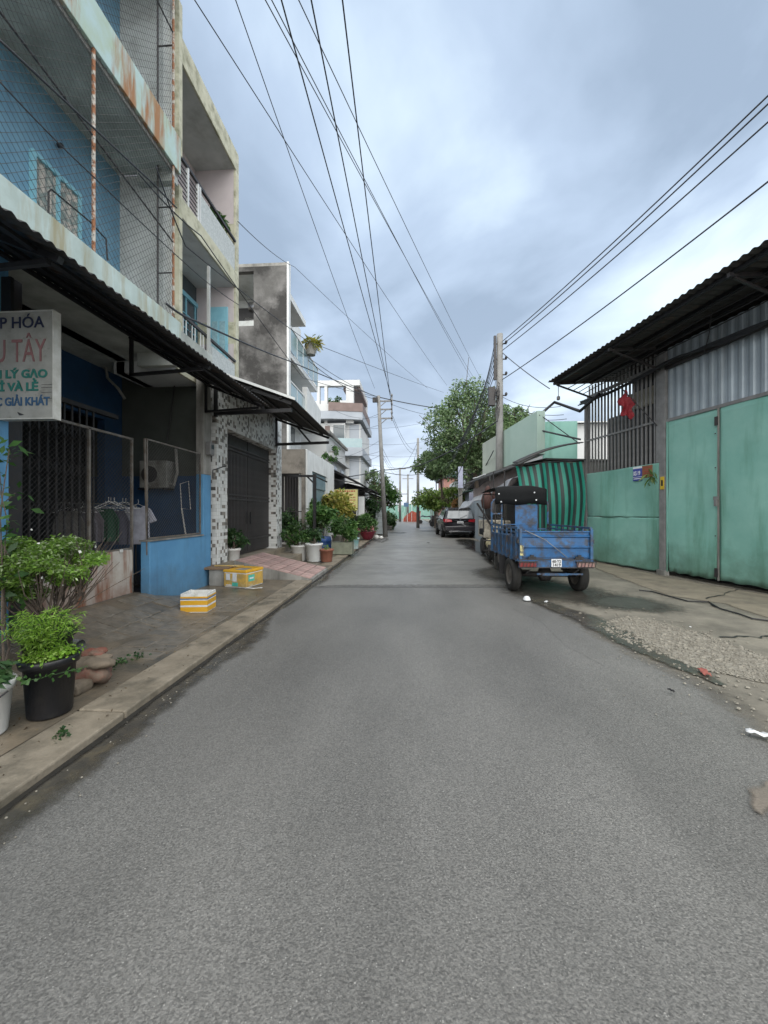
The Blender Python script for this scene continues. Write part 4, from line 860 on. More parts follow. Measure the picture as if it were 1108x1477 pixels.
q = MB(); p = PY(484, 590, Y5+.8); q.tube([(p[0], p[1], z5(606)), p], .04); q.build('stem', m_bark, t)
# pale house between
B4 = thing('narrow_pale_house', 'narrow pale house with a leafy terrace between the two white houses', 'house', (-5, 24, 0))
q = MB(); q.box(-9, -4.3, 20, 26, 0, 5.6); q.build('main_wall', m_w5, B4)
q = MB(); q.box(-4.4, -4.0, 20, 26, 4.4, 4.6); q.build('ledge', m_w5, B4)
for yy in (21.5, 24):
    q = MB(); q.box(-4.29, -4.25, yy, yy+1.2, 2.9, 4.2); o = q.build('window', m_band, B4); q = MB(); q.box(-4.25, -4.23, yy+.1, yy+1.1, 3.0, 4.1); q.build('pane', m_glass, o)
q = MB(); q.box(-4.28, -4.1, 20, 26, 5.6, 5.75); q.build('parapet_cap', m_gray, B4)
t = thing('terrace_plant', 'trailing green plant on the ledge of the narrow pale house', 'plant', (-4.1, 21, 4.6))
leaves('foliage', m_leaf_mid, blobpts((-4.05, 21, 4.75), (.2, .7, .45), 260, 8), .15, t)
q = MB(); q.box(-4.2, -4.02, 20.5, 21.5, 4.6, 4.75); q.build('trough', m_gray, t)

# ------------------------------------------------------------------ stalls and awnings farther along the left
def shed(label, y0_, y1_, xo, zo, xi, zi, dark=m_roofsheet, name='stall_awning', ov=0):
    t = thing(name, label, 'awning', (xi, (y0_+y1_)/2, 0))
    q = MB(); q.grid(lambda u, v: (xi+(xo-xi)*v, y0_+(y1_-y0_)*u, zi+(zo-zi)*v+.02*sin(u*80)), 60, 2); q.build('roof_sheet', dark, t, solid=.02)
    for yy in (y0_+.1, y1_-.1): q = MB(); q.bar((xi, yy, zi-.5), (xo+.05, yy, zo-.06), .05); q.bar((xo+.05, yy, zo-.06), (xi, yy, zi-.08), .05); q.build('bracket', m_black, t)
    q = MB(); q.box(xi-.15, xi, y0_, y1_, 0, zi); q.build('dark_wall', m_dark, t); return t
shed('grey sheet awning above the yellow menu board', 20.1, 24.0, -2.55, 3.0, -4.0, 3.75, m_roofsheet)
shed('dark flat awning beyond the yellow menu board', 24.2, 29.5, -2.3, 2.9, -3.9, 3.3, m_roofsheet)
shed('pale translucent awning by the left utility pole', 29.8, 34.5, -2.2, 2.7, -3.9, 3.35, M('pale_sheet', (.32, .34, .33), .5, (.2, .22, .22), scale=3))
def board(name, label, cat, u0, v0, u1, v1, Y, mt, th=.06, legs=False):
    a_ = PY(u0, v0, Y); b__ = PY(u1, v1, Y); t = thing(name, label, cat, (a_[0], Y, b__[2]))
    q = MB(); q.box(a_[0], b__[0], Y, Y+th, b__[2], a_[2]); q.build('panel', mt, t)
    q = MB(); w_ = .03
    for bx in ((a_[0]-w_, a_[0]-.002), (b__[0]+.002, b__[0]+w_)): q.box(bx[0], bx[1], Y-.01, Y+th+.01, 0 if legs else b__[2]-w_, a_[2]+w_)
    q.box(a_[0]-.001, b__[0]+.001, Y-.01, Y+th+.01, a_[2]+.001, a_[2]+w_); q.build('frame', m_dark, t)
    return t, a_, b__
t, a_, b__ = board('menu_board', 'yellow menu board with rows of small red print above the croton bushes', 'sign', 482, 706, 516, 736, 20.3, M('yellow_board', (.55, .5, .2), .6, (.45, .42, .18), scale=3), legs=True)
q = MB()
for r_ in range(6):
    x = a_[0]+.1; zz_ = a_[2]-.13-r_*.15
    while x < b__[0]-.2:
        ln = random.uniform(.05, .17); q.box(x, x+ln, 20.29, 20.296, zz_, zz_+(.08 if r_ == 0 else .045)); x += ln+random.uniform(.03, .06)
q.build('print_rows', M('red_print', (.4, .08, .05), .6), t)
t, a_, b__ = board('white_board', 'plain white notice board beside the yellow menu board', 'sign', 514, 716, 526, 744, 22.0, m_white, legs=True)
q = MB(); q.box(-3.6, -2.75, 21.0, 21.6, .72, .78); q.box(-3.55, -3.5, 21.05, 21.1, 0, .72); q.box(-2.85, -2.8, 21.05, 21.1, 0, .72); q.box(-3.55, -3.5, 21.5, 21.55, 0, .72); q.box(-2.85, -2.8, 21.5, 21.55, 0, .72)
tag(q.build('stall_table', M('purple_grey_top', (.1, .09, .12), .5)), 'low purple grey table under the white notice board', 'table')
t = thing('grey_kiosk', 'tall pale grey kiosk box at the kerb near the left utility pole', 'kiosk', (-1.95, 25.5, 0))
a_ = PY(542, 732, 25.5); b__ = PY(556, 775, 25.5)
q = MB(); q.box(a_[0], b__[0], 25.5, 26.3, .05, a_[2]); q.build('body', M('pale_grey_panel', (.3, .34, .35), .6, (.25, .28, .29), scale=2), t)
q = MB(); q.box(a_[0], b__[0]-.05, 25.49, 25.5, a_[2]+.02, a_[2]+.35); q.box(a_[0]-.1, b__[0]+.1, 25.4, 26.4, a_[2]+.35, a_[2]+.42); q.build('dark_window', m_dark, t)
q = MB()
for i in range(6): q.box(a_[0]+.02, b__[0]-.02, 25.49, 25.497, .25+i*.27, .26+i*.27)
q.build('panel_seam', m_gray, t)
# ------------------------------------------------------------------ styrofoam boxes and block
m_foam = M('styrofoam', (.72, .73, .72), .8, (.6, .6, .57), scale=8, bump=.3, dirt=(.35, .3, .2), dscale=5, damt=(.55, .7), dmax=.6)
m_tape = M('yellow_tape', (.6, .33, .02), .4, (.62, .34, .03), scale=4, dirt=(.4, .28, .1), dscale=6, damt=(.6, .75), dmax=.5)
m_tape2 = M('old_tape', (.52, .33, .07), .45, (.36, .25, .09), scale=9, fac=(.42, .58), dirt=(.5, .45, .3), dscale=6, damt=(.52, .62))
m_bl = flat('blue_band', (.05, .13, .3)); m_gt = flat('green_label', (.08, .45, .36)); m_wh = flat('white_label', (.68, .7, .72))
def foambox(name, label, loc, rz, W, Dp, H, openbox):
    t = thing(name, label, 'box'); th = .025
    q = MB()
    if openbox:
        q.box(-W/2, W/2, -Dp/2, Dp/2, 0, .03)
        q.box(-W/2, -W/2+th, -Dp/2, Dp/2, .031, H); q.box(W/2-th, W/2, -Dp/2, Dp/2, .031, H)
        q.box(-W/2+th+.0005, W/2-th-.0005, Dp/2-th, Dp/2, .031, H-.005); q.box(-W/2+th+.0005, -W*.06, -Dp/2, -Dp/2+th, .031, H-.002)
        q.box(-W*.06, W*.14, -Dp/2, -Dp/2+th, .031, H-.05); q.box(W*.14, W/2-th-.0005, -Dp/2, -Dp/2+th, .031, H+.002)
        q.build('foam_walls', m_foam, t)
    else:
        q.box(-W/2, W/2, -Dp/2, Dp/2, 0, H); q.build('foam_walls', m_foam, t, bevel=.02)
    return t
b1 = foambox('styrofoam_box', 'open white styrofoam box wrapped in yellow tape with a blue stripe, nearest the road', None, 0, .42, .36, .29, True)
for z0_, z1_, mt in ((.01, .085, m_tape), (.086, .115, m_wh), (.116, .185, m_tape), (.186, .2, m_wh), (.201, .218, m_bl), (.219, .245, m_tape)):
    q = MB(); W, Dp = .42, .36; g = .003+ (0.001 if mt is m_bl else 0)
    q.box(-W/2-g, W/2+g, -Dp/2-g, -Dp/2-.0005, z0_, z1_); q.box(-W/2-g, W/2+g, Dp/2+.0005, Dp/2+g, z0_, z1_)
    q.box(-W/2-g, -W/2-.0005, -Dp/2, Dp/2, z0_, z1_); q.box(W/2+.0005, W/2+g, -Dp/2, Dp/2, z0_, z1_); q.build('tape_band', mt, b1)
p = PZ(287, 884, .07); place(b1, (p[0]-.11, p[1]+.19, .065), radians(7)); b1.scale = (.88, .9, .92)
b2 = foambox('styrofoam_box', 'closed styrofoam box covered in old yellow tape with white and green labels', None, 0, .5, .52, .33, False)
q = MB(); q.box(-.254, .254, -.264, .264, .02, .27); q.box(-.256, .256, -.1, .1, .28, .336); q.build('tape_wrap', m_tape2, b2, bevel=.01)
q = MB(); q.box(-.265, .262, -.272, .268, .285, .34); q.build('lid', m_tape, b2, bevel=.012)
q = MB(); q.box(.0, .2, -.25, -.02, .341, .346); q.build('grey_sheet', m_gray, b2)
q = MB(); q.box(-.2, -.11, -.269, -.2645, .14, .26); q.box(-.05, .04, -.269, -.2645, .12, .27); q.box(-.2, -.02, -.269, -.2645, .035, .055); q.build('white_label', m_wh, b2)
q = MB(); q.box(-.06, .07, -.27, -.2645, .03, .1); q.box(.2545, .259, -.2, -.02, .12, .24); q.build('green_label', m_gt, b2)
q = MB(); q.box(.2592, .2602, -.17, -.05, .16, .19); q.build('print_mark', m_wh, b2)
p = PZ(345, 848, .07); place(b2, (p[0]-.03, p[1]+.28, .065), radians(-14))
t = thing('concrete_block', 'dark grey concrete block with a brown board on top beside the taped box', 'block', (0, 0, 0))
q = MB(); q.box(-.16, .16, -.16, .16, 0, .32); q.build('block', m_gray, t, bevel=.02)
q = MB(); q.box(-.25, .24, -.2, .2, .323, .37); q.build('board', M('brown_board', (.2, .13, .08), .8, (.13, .09, .06), scale=8), t, bevel=.01)
q = MB(); q.box(-.1, .45, -.05, .02, .372, .39); q.build('plank', m_tape2, t)
p = PZ(312, 846, .07); place(t, (p[0], p[1]+.16, .07), .1)
q = MB(); q.grid(lambda u, v: (-3.0+.3*u, 6.93+.05*v+.05*u, .1+.005*sin(u*9)), 8, 2); tag(q.build('paper_scrap', m_wh, solid=.003), 'thin white scrap lying between the two styrofoam boxes', 'litter')

# ------------------------------------------------------------------ pots and plants near the camera
def pot(mb, r0, r1, h, z0=0, lip=.02):
    return mb.lathe([(r0*.97, z0), (r0, z0+.01), (r1-.01, z0+h-.06), (r1+lip-.008, z0+h-.055), (r1+lip, z0+h-.01), (r1+lip-.006, z0+h), (r1-.012, z0+h-.002), (r1-.02, z0+h-.05), (0.01, z0+h-.052)], n=32)
m_potblack = M('black_plastic', (.006, .007, .009), .4, (.01, .01, .012), scale=6, dirt=(.05, .045, .035), dscale=4, damt=(.6, .75), dmax=.4)
m_terra = M('terracotta', (.26, .1, .065), .8, (.2, .08, .05), scale=7, dirt=(.3, .2, .15), dscale=5, damt=(.55, .7), dmax=.4)
def fern(parent, c, R, H, n, mat, arch=.6):
    """arching fronds set with fine leaflets"""
    pts = []; st = MB()
    for i in range(n):
        a = random.uniform(0, 2*pi); ln = R*random.uniform(.5, 1); hh = H*random.uniform(.5, 1.05)
        P = []
        for k in range(9):
            t_ = k/8; P.append((c[0]+cos(a)*ln*t_, c[1]+sin(a)*ln*t_, c[2]+hh*sin(t_*pi*arch)+random.gauss(0, .004)))
        st.tube(P, .0022, 3, cap=False)
        P = np.array(P)
        for k in range(46):
            t_ = random.uniform(.12, 1)*8; i0 = min(7, int(t_)); q_ = P[i0]+(P[i0+1]-P[i0])*(t_-i0)
            pts.append(q_+RS.normal(size=3)*.022*(1.2-t_/10))
    st.build('stem', m_leaf_dark, parent); leaves('frond', mat, pts, .04, parent, aspect=.13, droop=.1)
# black pot with fern
pb = PZ(58, 1044, .06); cb = (pb[0]-.075, pb[1]+.15)
t = thing('potted_fern', 'large black plastic pot with a feathery bright green fern beside the kerb', 'potted plant', (cb[0], cb[1], .06))
q = MB(); pot(q, .13, .16, .41, .06); q.v = [(x+cb[0], y+cb[1], z) for x, y, z in q.v]; q.build('pot', m_potblack, t, smooth=True, bevel=0)
q = MB(); q.lathe([(.15, .42), (.01, .44)], (cb[0], cb[1], 0), 24); q.build('soil', m_soil, t)
leaves('creeper', m_leaf_fern, np.stack([cb[0]+RS.normal(size=900)*.075, cb[1]+RS.normal(size=900)*.075, .47+RS.rand(900)*.04], 1), .022, t, aspect=.8)
fern(t, (cb[0], cb[1], .45), .2, .32, 40, m_leaf_fern); fern(t, (cb[0]-.16, cb[1]+.05, .4), .22, .36, 38, m_leaf_fern)
vn = MB(); vp = []
for path in ([(-.21, -.1, .44), (-.1, -.2, .38), (.05, -.22, .35), (.2, -.14, .37), (.33, -.05, .39)], [(-.3, -.2, .3), (-.18, -.28, .27), (-.08, -.3, .25)]):
    P = [(cb[0]+x, cb[1]+y, z+.03) for x, y, z in path]; vn.tube(P, .002, 3)
    P = np.array(P)
    for k in range(60):
        s_ = random.uniform(0, len(P)-1.001); i0 = int(s_); vp.append(P[i0]+(P[i0+1]-P[i0])*(s_-i0)+RS.normal(size=3)*.012)
vn.build('vine_stem', m_leaf_dark, t); leaves('vine_leaf', m_leaf_mid, vp, .03, t, aspect=.9)
# white bucket
wb = PZ(-62, 1078, .06); cw = (wb[0], wb[1]+.13)
t = thing('white_bucket_planter', 'scuffed white plastic bucket used as a planter at the left edge', 'bucket', (cw[0], cw[1], .06))
q = MB(); pot(q, .13, .165, .34, .06, .012); q.v = [(x+cw[0], y+cw[1], z) for x, y, z in q.v]; q.build('bucket', m_whitep, t, smooth=True)
q = MB(); q.tube([(cw[0]+.19*cos(a), cw[1]+.19*sin(a), .35-.08*sin(a+pi)) for a in np.linspace(pi, 2*pi, 14)], .005, 5); q.build('handle', m_black, t)
q = MB(); q.lathe([(.15, .36), (.01, .37)], (cw[0], cw[1], 0), 20); q.build('soil', m_soil, t)
leaves('foliage', m_leaf_dark, blobpts((cw[0], cw[1], .52), (.2, .2, .16), 900, 8), .07, t, aspect=.35)
# the bush with white flowers
cbs = (-3.3, 3.35)
t = thing('flowering_bush', 'wide bright green bush dotted with tiny white flowers in front of the rusty gate', 'bush', (cbs[0], cbs[1], .06))
q = MB(); pot(q, .15, .2, .36, .06); q.v = [(x+cbs[0], y+cbs[1], z) for x, y, z in q.v]; q.build('pot', m_potblack, t, smooth=True)
q = MB(); q.lathe([(.18, .38), (.01, .39)], (cbs[0], cbs[1], 0), 20); q.build('soil', m_soil, t)
q = MB(); tips = []
cc = np.array((cbs[0]-.05, cbs[1], 1.0)); RR = np.array((.54, .54, .3))
for i in range(34):
    a = random.uniform(0, 2*pi); rr = random.uniform(.2, .95); e_ = np.array((cos(a)*rr, sin(a)*rr, random.uniform(-.3, .75)))*RR+cc
    b0 = np.array((cbs[0]+random.gauss(0, .03), cbs[1]+random.gauss(0, .03), .38)); mid = b0*.45+e_*.55+np.array((0, 0, -.07))+RS.normal(size=3)*.03
    m1 = b0*.75+e_*.25+np.array((0, 0, .0))+RS.normal(size=3)*.015
    q.tube([b0, m1, mid, e_], [.011, .009, .006, .003], 5)
    for k in range(3):
        e2 = e_+RS.normal(size=3)*np.array((.12, .12, .06)); q.tube([mid, (mid+e2)/2+RS.normal(size=3)*.02, e2], [.005, .004, .002], 4)
q.build('branches', m_bark, t)
pts = blobpts(cc, RR, 20000, 60, .22, .5); leaves('foliage', m_leaf_bright, pts, .038, t, aspect=.36, droop=0)
leaves('flower', m_whitefl, blobpts(cc+np.array((0, 0, .05)), RR*1.02, 35, 35, .2, .8), .028, t, aspect=.9)
# leafy stems at the left edge
t = thing('tall_leafy_shrub', 'thin leafy shrub rising along the blue pier at the left edge', 'shrub', (-3.35, 3.0, .06))
q = MB(); pts = []
for i in range(6):
    P = [(-3.3-.08*i, 2.95+.05*i, .06)]; z_ = .06
    for k in range(6):
        P.append((P[0][0]+random.gauss(.0, .05)+.01*k, P[0][1]+random.gauss(0, .05), z_+(k+1)*random.uniform(.24, .34)))
    q.tube(P, [.008]*4+[.004]*4, 5)
    for pnt in P[2:]:
        for k in range(6): pts.append(np.array(pnt)+RS.normal(size=3)*.06)
q.build('stem', m_bark, t); leaves('foliage', m_leaf_mid, pts, .1, t, aspect=.42)
# sacks, pipe, weeds
sk = thing('sack_pile', 'pile of muddy brown and red sacks behind the black fern pot', 'sacks', (-2.62, 3.15, .06))
def lump(c, r, mt, seed, nm):
    q = MB(); rs_ = np.random.RandomState(seed); ph = rs_.rand(6)*6
    def f(u, v):
        a = u*2*pi; b_ = (v-.5)*pi; d = 1+.13*sin(3*a+ph[0]+2*b_)+.1*sin(5*a+ph[1])*cos(b_*3)+.07*sin(9*a+ph[2]+5*b_)
        return (c[0]+r[0]*cos(a)*cos(b_)*d, c[1]+r[1]*sin(a)*cos(b_)*d, max(c[2]-r[2]*.9, c[2]+r[2]*sin(b_)*d))
    q.grid(f, 22, 12); return q.build(nm, mt, sk, smooth=True)
ms1 = M('muddy_sack', (.19, .15, .11), .9, (.11, .09, .065), scale=8, bump=.9, bscale=14); ms2 = M('red_sack', (.26, .065, .045), .85, (.15, .07, .045), scale=8, bump=.9, bscale=14, dirt=(.15, .12, .09), dscale=4, damt=(.45, .6))
lump((-2.7, 3.12, .13), (.17, .15, .09), ms2, 1, 'sack'); lump((-2.68, 3.14, .22), (.17, .14, .05), ms1, 2, 'sack'); lump((-2.74, 3.22, .27), (.1, .09, .035), ms2, 3, 'sack')
q = MB(); q.box(-2.85, -2.58, 2.86, 3.04, .05, .14); q.build('block', ms1, sk, bevel=.03)
pa = np.array(PZ(116, 931, .17)); pb_ = pa+np.array((-.75, .12, .0)); q = MB()
dn = (pb_-pa)/np.linalg.norm(pb_-pa)
q.tube([pa, pb_], .055, 20, cap=False); q.tube([pb_, pa], .049, 20, cap=False); pp_ = q.build('drain_pipe', M('grey_pvc', (.27, .28, .28), .45, (.2, .21, .21), scale=4), smooth=True)
tag(pp_, 'short grey plastic pipe lying open end out by the bush', 'pipe')
wpts = []
for u, v in ((165, 958), (180, 952), (150, 966), (200, 946), (90, 1058)):
    p = np.array(PZ(u, v, .07)); wpts += [p+np.abs(RS.normal(size=3))*np.array((.03, .03, .015))*np.array(RS.choice([-1, 1], 3)*[1, 1, 1]) for _ in range(35)]
wpts = np.array(wpts); wpts[:, 2] = np.maximum(wpts[:, 2], .07)
tag(leaves('weeds', m_leaf_dark, wpts, .028, aspect=.8, kind='stuff'), 'small creeping weeds in the sidewalk cracks', 'weeds')
lp = []
for _ in range(420):
    x = random.uniform(-3.5, -2.1); yy = random.uniform(1.2, 8); lp.append((x, yy, hs(x, yy)+.014))
tag(leaves('leaf_litter', leafmat('brown_leaf', (.06, .04, .02), (.12, .08, .04), (.3, .25, .15)), lp, .022, aspect=.5, droop=0, upb=3, kind='stuff'), 'tiny dry leaves scattered on the wet sidewalk', 'leaf litter')

# ------------------------------------------------------------------ pots along the tiled house and beyond
def potplant(name, label, cat, u, v, Y_z, pr, ph, pmat, fc, fr, n, lsz, lmat, group=None, flare=.03, nc=10, shape='round', extra=None, asp=.4):
    p = PZ(u, v, Y_z); c = (p[0], p[1]+pr); t = thing(name, label, cat, (c[0], c[1], Y_z), group)
    q = MB()
    if shape == 'round': pot(q, pr*.78, pr-flare*.2, ph, Y_z, .018)
    elif shape == 'box': q.box(-pr, pr, -pr*.7, pr*.7, Y_z, Y_z+ph)
    elif shape == 'bowl': q.lathe([(pr*.45, Y_z), (pr*.5, Y_z+.02), (pr*.8, Y_z+ph*.5), (pr, Y_z+ph-.04), (pr+.05, Y_z+ph), (pr-.03, Y_z+ph), (.01, Y_z+ph-.08)], n=24)
    elif shape == 'barrel': q.lathe([(pr*.9, Y_z), (pr, Y_z+.04), (pr, Y_z+ph*.3), (pr*1.04, Y_z+ph*.33), (pr, Y_z+ph*.36), (pr, Y_z+ph*.7), (pr*1.04, Y_z+ph*.73), (pr, Y_z+ph*.76), (pr*.9, Y_z+ph), (.01, Y_z+ph)], n=24)
    q.v = [(x+c[0], y+c[1], z) for x, y, z in q.v]; q.build('pot', pmat, t, smooth=shape != 'box')
    fc_ = (c[0]+fc[0], c[1]+fc[1], Y_z+ph+fc[2])
    q = MB()
    for i in range(7):
        e_ = np.array(fc_)+RS.normal(size=3)*np.array(fr)*.4; q.tube([(c[0]+random.gauss(0, .03), c[1]+random.gauss(0, .03), Y_z+ph-.06), tuple((np.array((c[0], c[1], Y_z+ph))+e_)/2+RS.normal(size=3)*.03), tuple(e_)], [.012, .008, .004], 5)
    q.build('stem', m_bark, t)
    if n: leaves('foliage', lmat, blobpts(fc_, fr, n, nc), lsz, t, aspect=asp)
    return t
potplant('potted_plant', 'fluted white pot with a dark green plant beside the brown iron doors', 'potted plant', 332, 818, .3, .155, .4, m_whitep, (.02, 0, .18), (.32, .3, .28), 800, .1, m_leaf_dark)
potplant('potted_plant', 'greyish white pot with rounded green foliage, left of the larger white pot', 'potted plant', 428, 810, .07, .24, .46, m_whitep, (-.1, .1, .3), (.45, .4, .42), 1600, .09, m_leaf_mid)
potplant('potted_plant', 'large clean white pot with a rim, in front of the black post', 'potted plant', 450, 811, .07, .25, .52, m_white, (-.1, .3, .22), (.35, .3, .3), 700, .11, m_leaf_dark)
potplant('potted_plant', 'small terracotta pot in front of the blue barrel', 'potted plant', 469, 811, .07, .2, .36, m_terra, (.02, 0, .04), (.12, .12, .1), 60, .06, m_leaf_bright)
potplant('blue_barrel_planter', 'blue plastic barrel with a leafy shrub growing behind the terracotta pot', 'barrel', 466, 797, .07, .25, .55, M('blue_barrel', (.015, .07, .25), .45, (.012, .05, .18), scale=4), (-.15, .2, .75), (.6, .5, .65), 1800, .15, m_leaf_mid, shape='barrel')
potplant('potted_plant', 'grey green square planter crate overflowing with bright green leaves', 'potted plant', 492, 800, .07, .35, .4, M('greenish_crate', (.23, .25, .19), .8, (.16, .17, .13), scale=6), (.05, 0, .45), (.62, .5, .55), 2200, .13, m_leaf_mid, shape='box')
potplant('croton_bush', 'tall yellow and green croton bush in front of the yellow menu board', 'bush', 486, 785, .07, .3, .4, m_gray, (-.1, .3, 1.25), (1.05, .8, .75), 2600, .19, m_leaf_yel, nc=18)
potplant('green_bush', 'dense dark green bush at the foot of the mosaic column', 'bush', 412, 796, .07, .3, .3, m_gray, (-.1, .6, .7), (.55, .6, .6), 1800, .12, m_leaf_dark, nc=12)
potplant('potted_plant', 'shrub in a grey pot directly behind the black post', 'potted plant', 446, 792, .07, .28, .45, m_gray, (.15, .2, .8), (.6, .5, .7), 1500, .13, m_leaf_mid, nc=14)
potplant('cyan_bucket_planter', 'pale cyan bucket with pale green leaves near the kerb', 'bucket', 510, 792, .07, .2, .42, M('cyan_plastic', (.3, .58, .6), .5, (.5, .6, .6), scale=6, fac=(.45, .55)), (-.15, .1, .22), (.3, .3, .3), 500, .1, m_leaf_lime)
tr = potplant('red_bowl_planter', 'wide dark red bowl planter with pink flowers standing by the kerb', 'potted plant', 529, 779, .07, .42, .42, M('dark_red_glaze', (.2, .02, .04), .4, (.14, .02, .03), scale=5), (0, 0, .4), (.75, .6, .55), 1300, .15, m_leaf_mid, shape='bowl', nc=14)
c0 = tr.location; leaves('flower', m_pinkfl, blobpts((c0[0], c0[1]-.15, c0[2]+.58), (.5, .4, .18), 160, 10), .11, tr, aspect=.8)
potplant('green_bush', 'upright green bush behind the red bowl planter', 'bush', 535, 771, .07, .35, .5, m_gray, (-.1, .8, 1.0), (.8, .8, .95), 1500, .2, m_leaf_dark, nc=16)
potplant('green_bush', 'leafy bush behind the white notice board legs', 'bush', 512, 772, .07, .3, .35, m_gray, (0, .6, .5), (.8, .7, .55), 1100, .17, m_leaf_mid, nc=12)
potplant('green_bush', 'low bush hugging the kerb beyond the grey kiosk', 'bush', 560, 764, .07, .35, .3, m_gray, (0, .6, .6), (.7, .9, .9), 1000, .22, m_leaf_dark, nc=12)
q = MB(); p = PZ(543, 779, 0); q.lathe([(.12, 0), (.16, .1), (.1, .2), (.02, .22)], (p[0], p[1], .06), 10); q.lathe([(.1, 0), (.13, .08), (.05, .15)], (p[0]+.25, p[1]+.1, .06), 10); tag(q.build('rubbish_bags', m_whitep, smooth=True), 'two small white rubbish bags on the kerb past the red planter', 'rubbish bags')

# ------------------------------------------------------------------ trees
def tree(name, label, base, H, crown_c, crown_r, n, lsz, mat, trunk_r=.18, nc=40, cr=.3, limbs=9, group=None):
    t = thing(name, label, 'tree', base, group); b0 = np.array(base); cc = np.array(crown_c); rr = np.array(crown_r)
    q = MB(); fork = b0*.35+cc*.65; fork[2] = base[2]+(crown_c[2]-crown_r[2]*.75-base[2]); fork[:2] = b0[:2]*.6+cc[:2]*.4
    q.tube([b0, b0*.5+fork*.5+np.array((.06, 0, 0)), fork], [trunk_r, trunk_r*.8, trunk_r*.65], 8)
    for i in range(limbs):
        d = RS.normal(size=3); d[2] = abs(d[2])*.8; d /= np.linalg.norm(d); e_ = cc+d*rr*.75; mid = fork*.5+e_*.5+RS.normal(size=3)*.25
        q.tube([fork, mid, e_], [trunk_r*.5, trunk_r*.3, trunk_r*.08], 6)
        for k in range(3):
            e2 = e_+RS.normal(size=3)*rr*.22; q.tube([mid, (mid+e2)/2+RS.normal(size=3)*.12, e2], [trunk_r*.22, trunk_r*.13, .015], 4)
    q.build('trunk', m_bark, t); leaves('crown', mat, blobpts(cc, rr, n, nc, cr, .45), lsz, t, aspect=.5); return t
tc0 = PY(672, 632, 26); 
tree('street_tree', 'big spreading green tree with light gaps, behind the dark car', (PY(694, 700, 26)[0], 26, 0), 9, (tc0[0], 26, tc0[2]+.35), (3.2, 2.6, 3.45), 18000, .19, m_leaf_tree, .2, nc=110, cr=.23, limbs=16)
tc1 = PY(630, 672, 30); tree('street_tree', 'lower left shoulder of foliage beside the big green tree', (PY(640, 740, 30)[0], 30, 0), 6, (tc1[0], 30, tc1[2]), (2.0, 1.6, 1.3), 3600, .24, m_leaf_tree, .12, nc=24)
tc2 = PY(745, 612, 24); tree('street_tree', 'tree top showing just right of the concrete pole above the green fascia', (tc2[0], 24, 0), 8, (tc2[0]-.2, 24, tc2[2]), (1.5, 1.6, 1.5), 3800, .22, m_leaf_tree, .15, nc=24)
tc3 = PY(617, 722, 36); tree('small_tree', 'small lime green tree with flat layers beyond the dark car', (PY(628, 750, 36)[0], 36, 0), 4, (tc3[0]+.5, 36, tc3[2]+.1), (2.2, 1.6, 1.15), 3000, .26, m_leaf_lime, .12, nc=26, cr=.28)
tree('small_tree', 'lime green sapling at the foot of the wall just behind the dark car', (3.6, 29.5, 0), 3.6, (3.3, 29.5, 2.5), (1.4, 1.0, .95), 1500, .22, m_leaf_lime, .08, nc=16)
tree('small_tree', 'orange tipped shrub standing between the car and the concrete post', (3.5, 27.5, 0), 2, (3.5, 27.5, 2.05), (.5, .5, .5), 400, .16, leafmat('orange_leaf', (.25, .14, .05), (.4, .22, .08)), .04, nc=8)
tc4 = PY(556, 722, 42); tree('roadside_tree', 'green tree at the left kerb beyond the utility pole', (tc4[0]-.8, 42, 0), 6, (tc4[0]-.3, 42, tc4[2]), (1.9, 2.0, 2.9), 3600, .34, m_leaf_mid, .15, nc=26)
tree('roadside_tree', 'sparse pale tree beside the left utility pole', (-3.0, 37, 0), 6, (-3.2, 37, 4.6), (1.5, 1.5, 1.3), 900, .25, m_leaf_tree, .09, nc=20)
tree('roadside_tree', 'thin palm like tree above the far pink wall', (3.6, 52, 0), 7, (3.6, 52, 6.6), (1.3, 1.3, .9), 500, .5, m_leaf_dark, .1, nc=10)
for x, yy, r_, hz_ in ((-7, 105, 5, 5), (3, 112, 6, 5.5), (10, 108, 6, 6), (-14, 112, 6, 6), (18, 104, 5, 6)):
    tree('distant_tree', 'hazy tree at the far end of the street', (x, yy, 0), hz_, (x, yy, hz_*.6), (r_*.7, 3, hz_*.42), 900, .7, m_leaf_tree, .2, nc=16, group='trees closing the far end of the street')
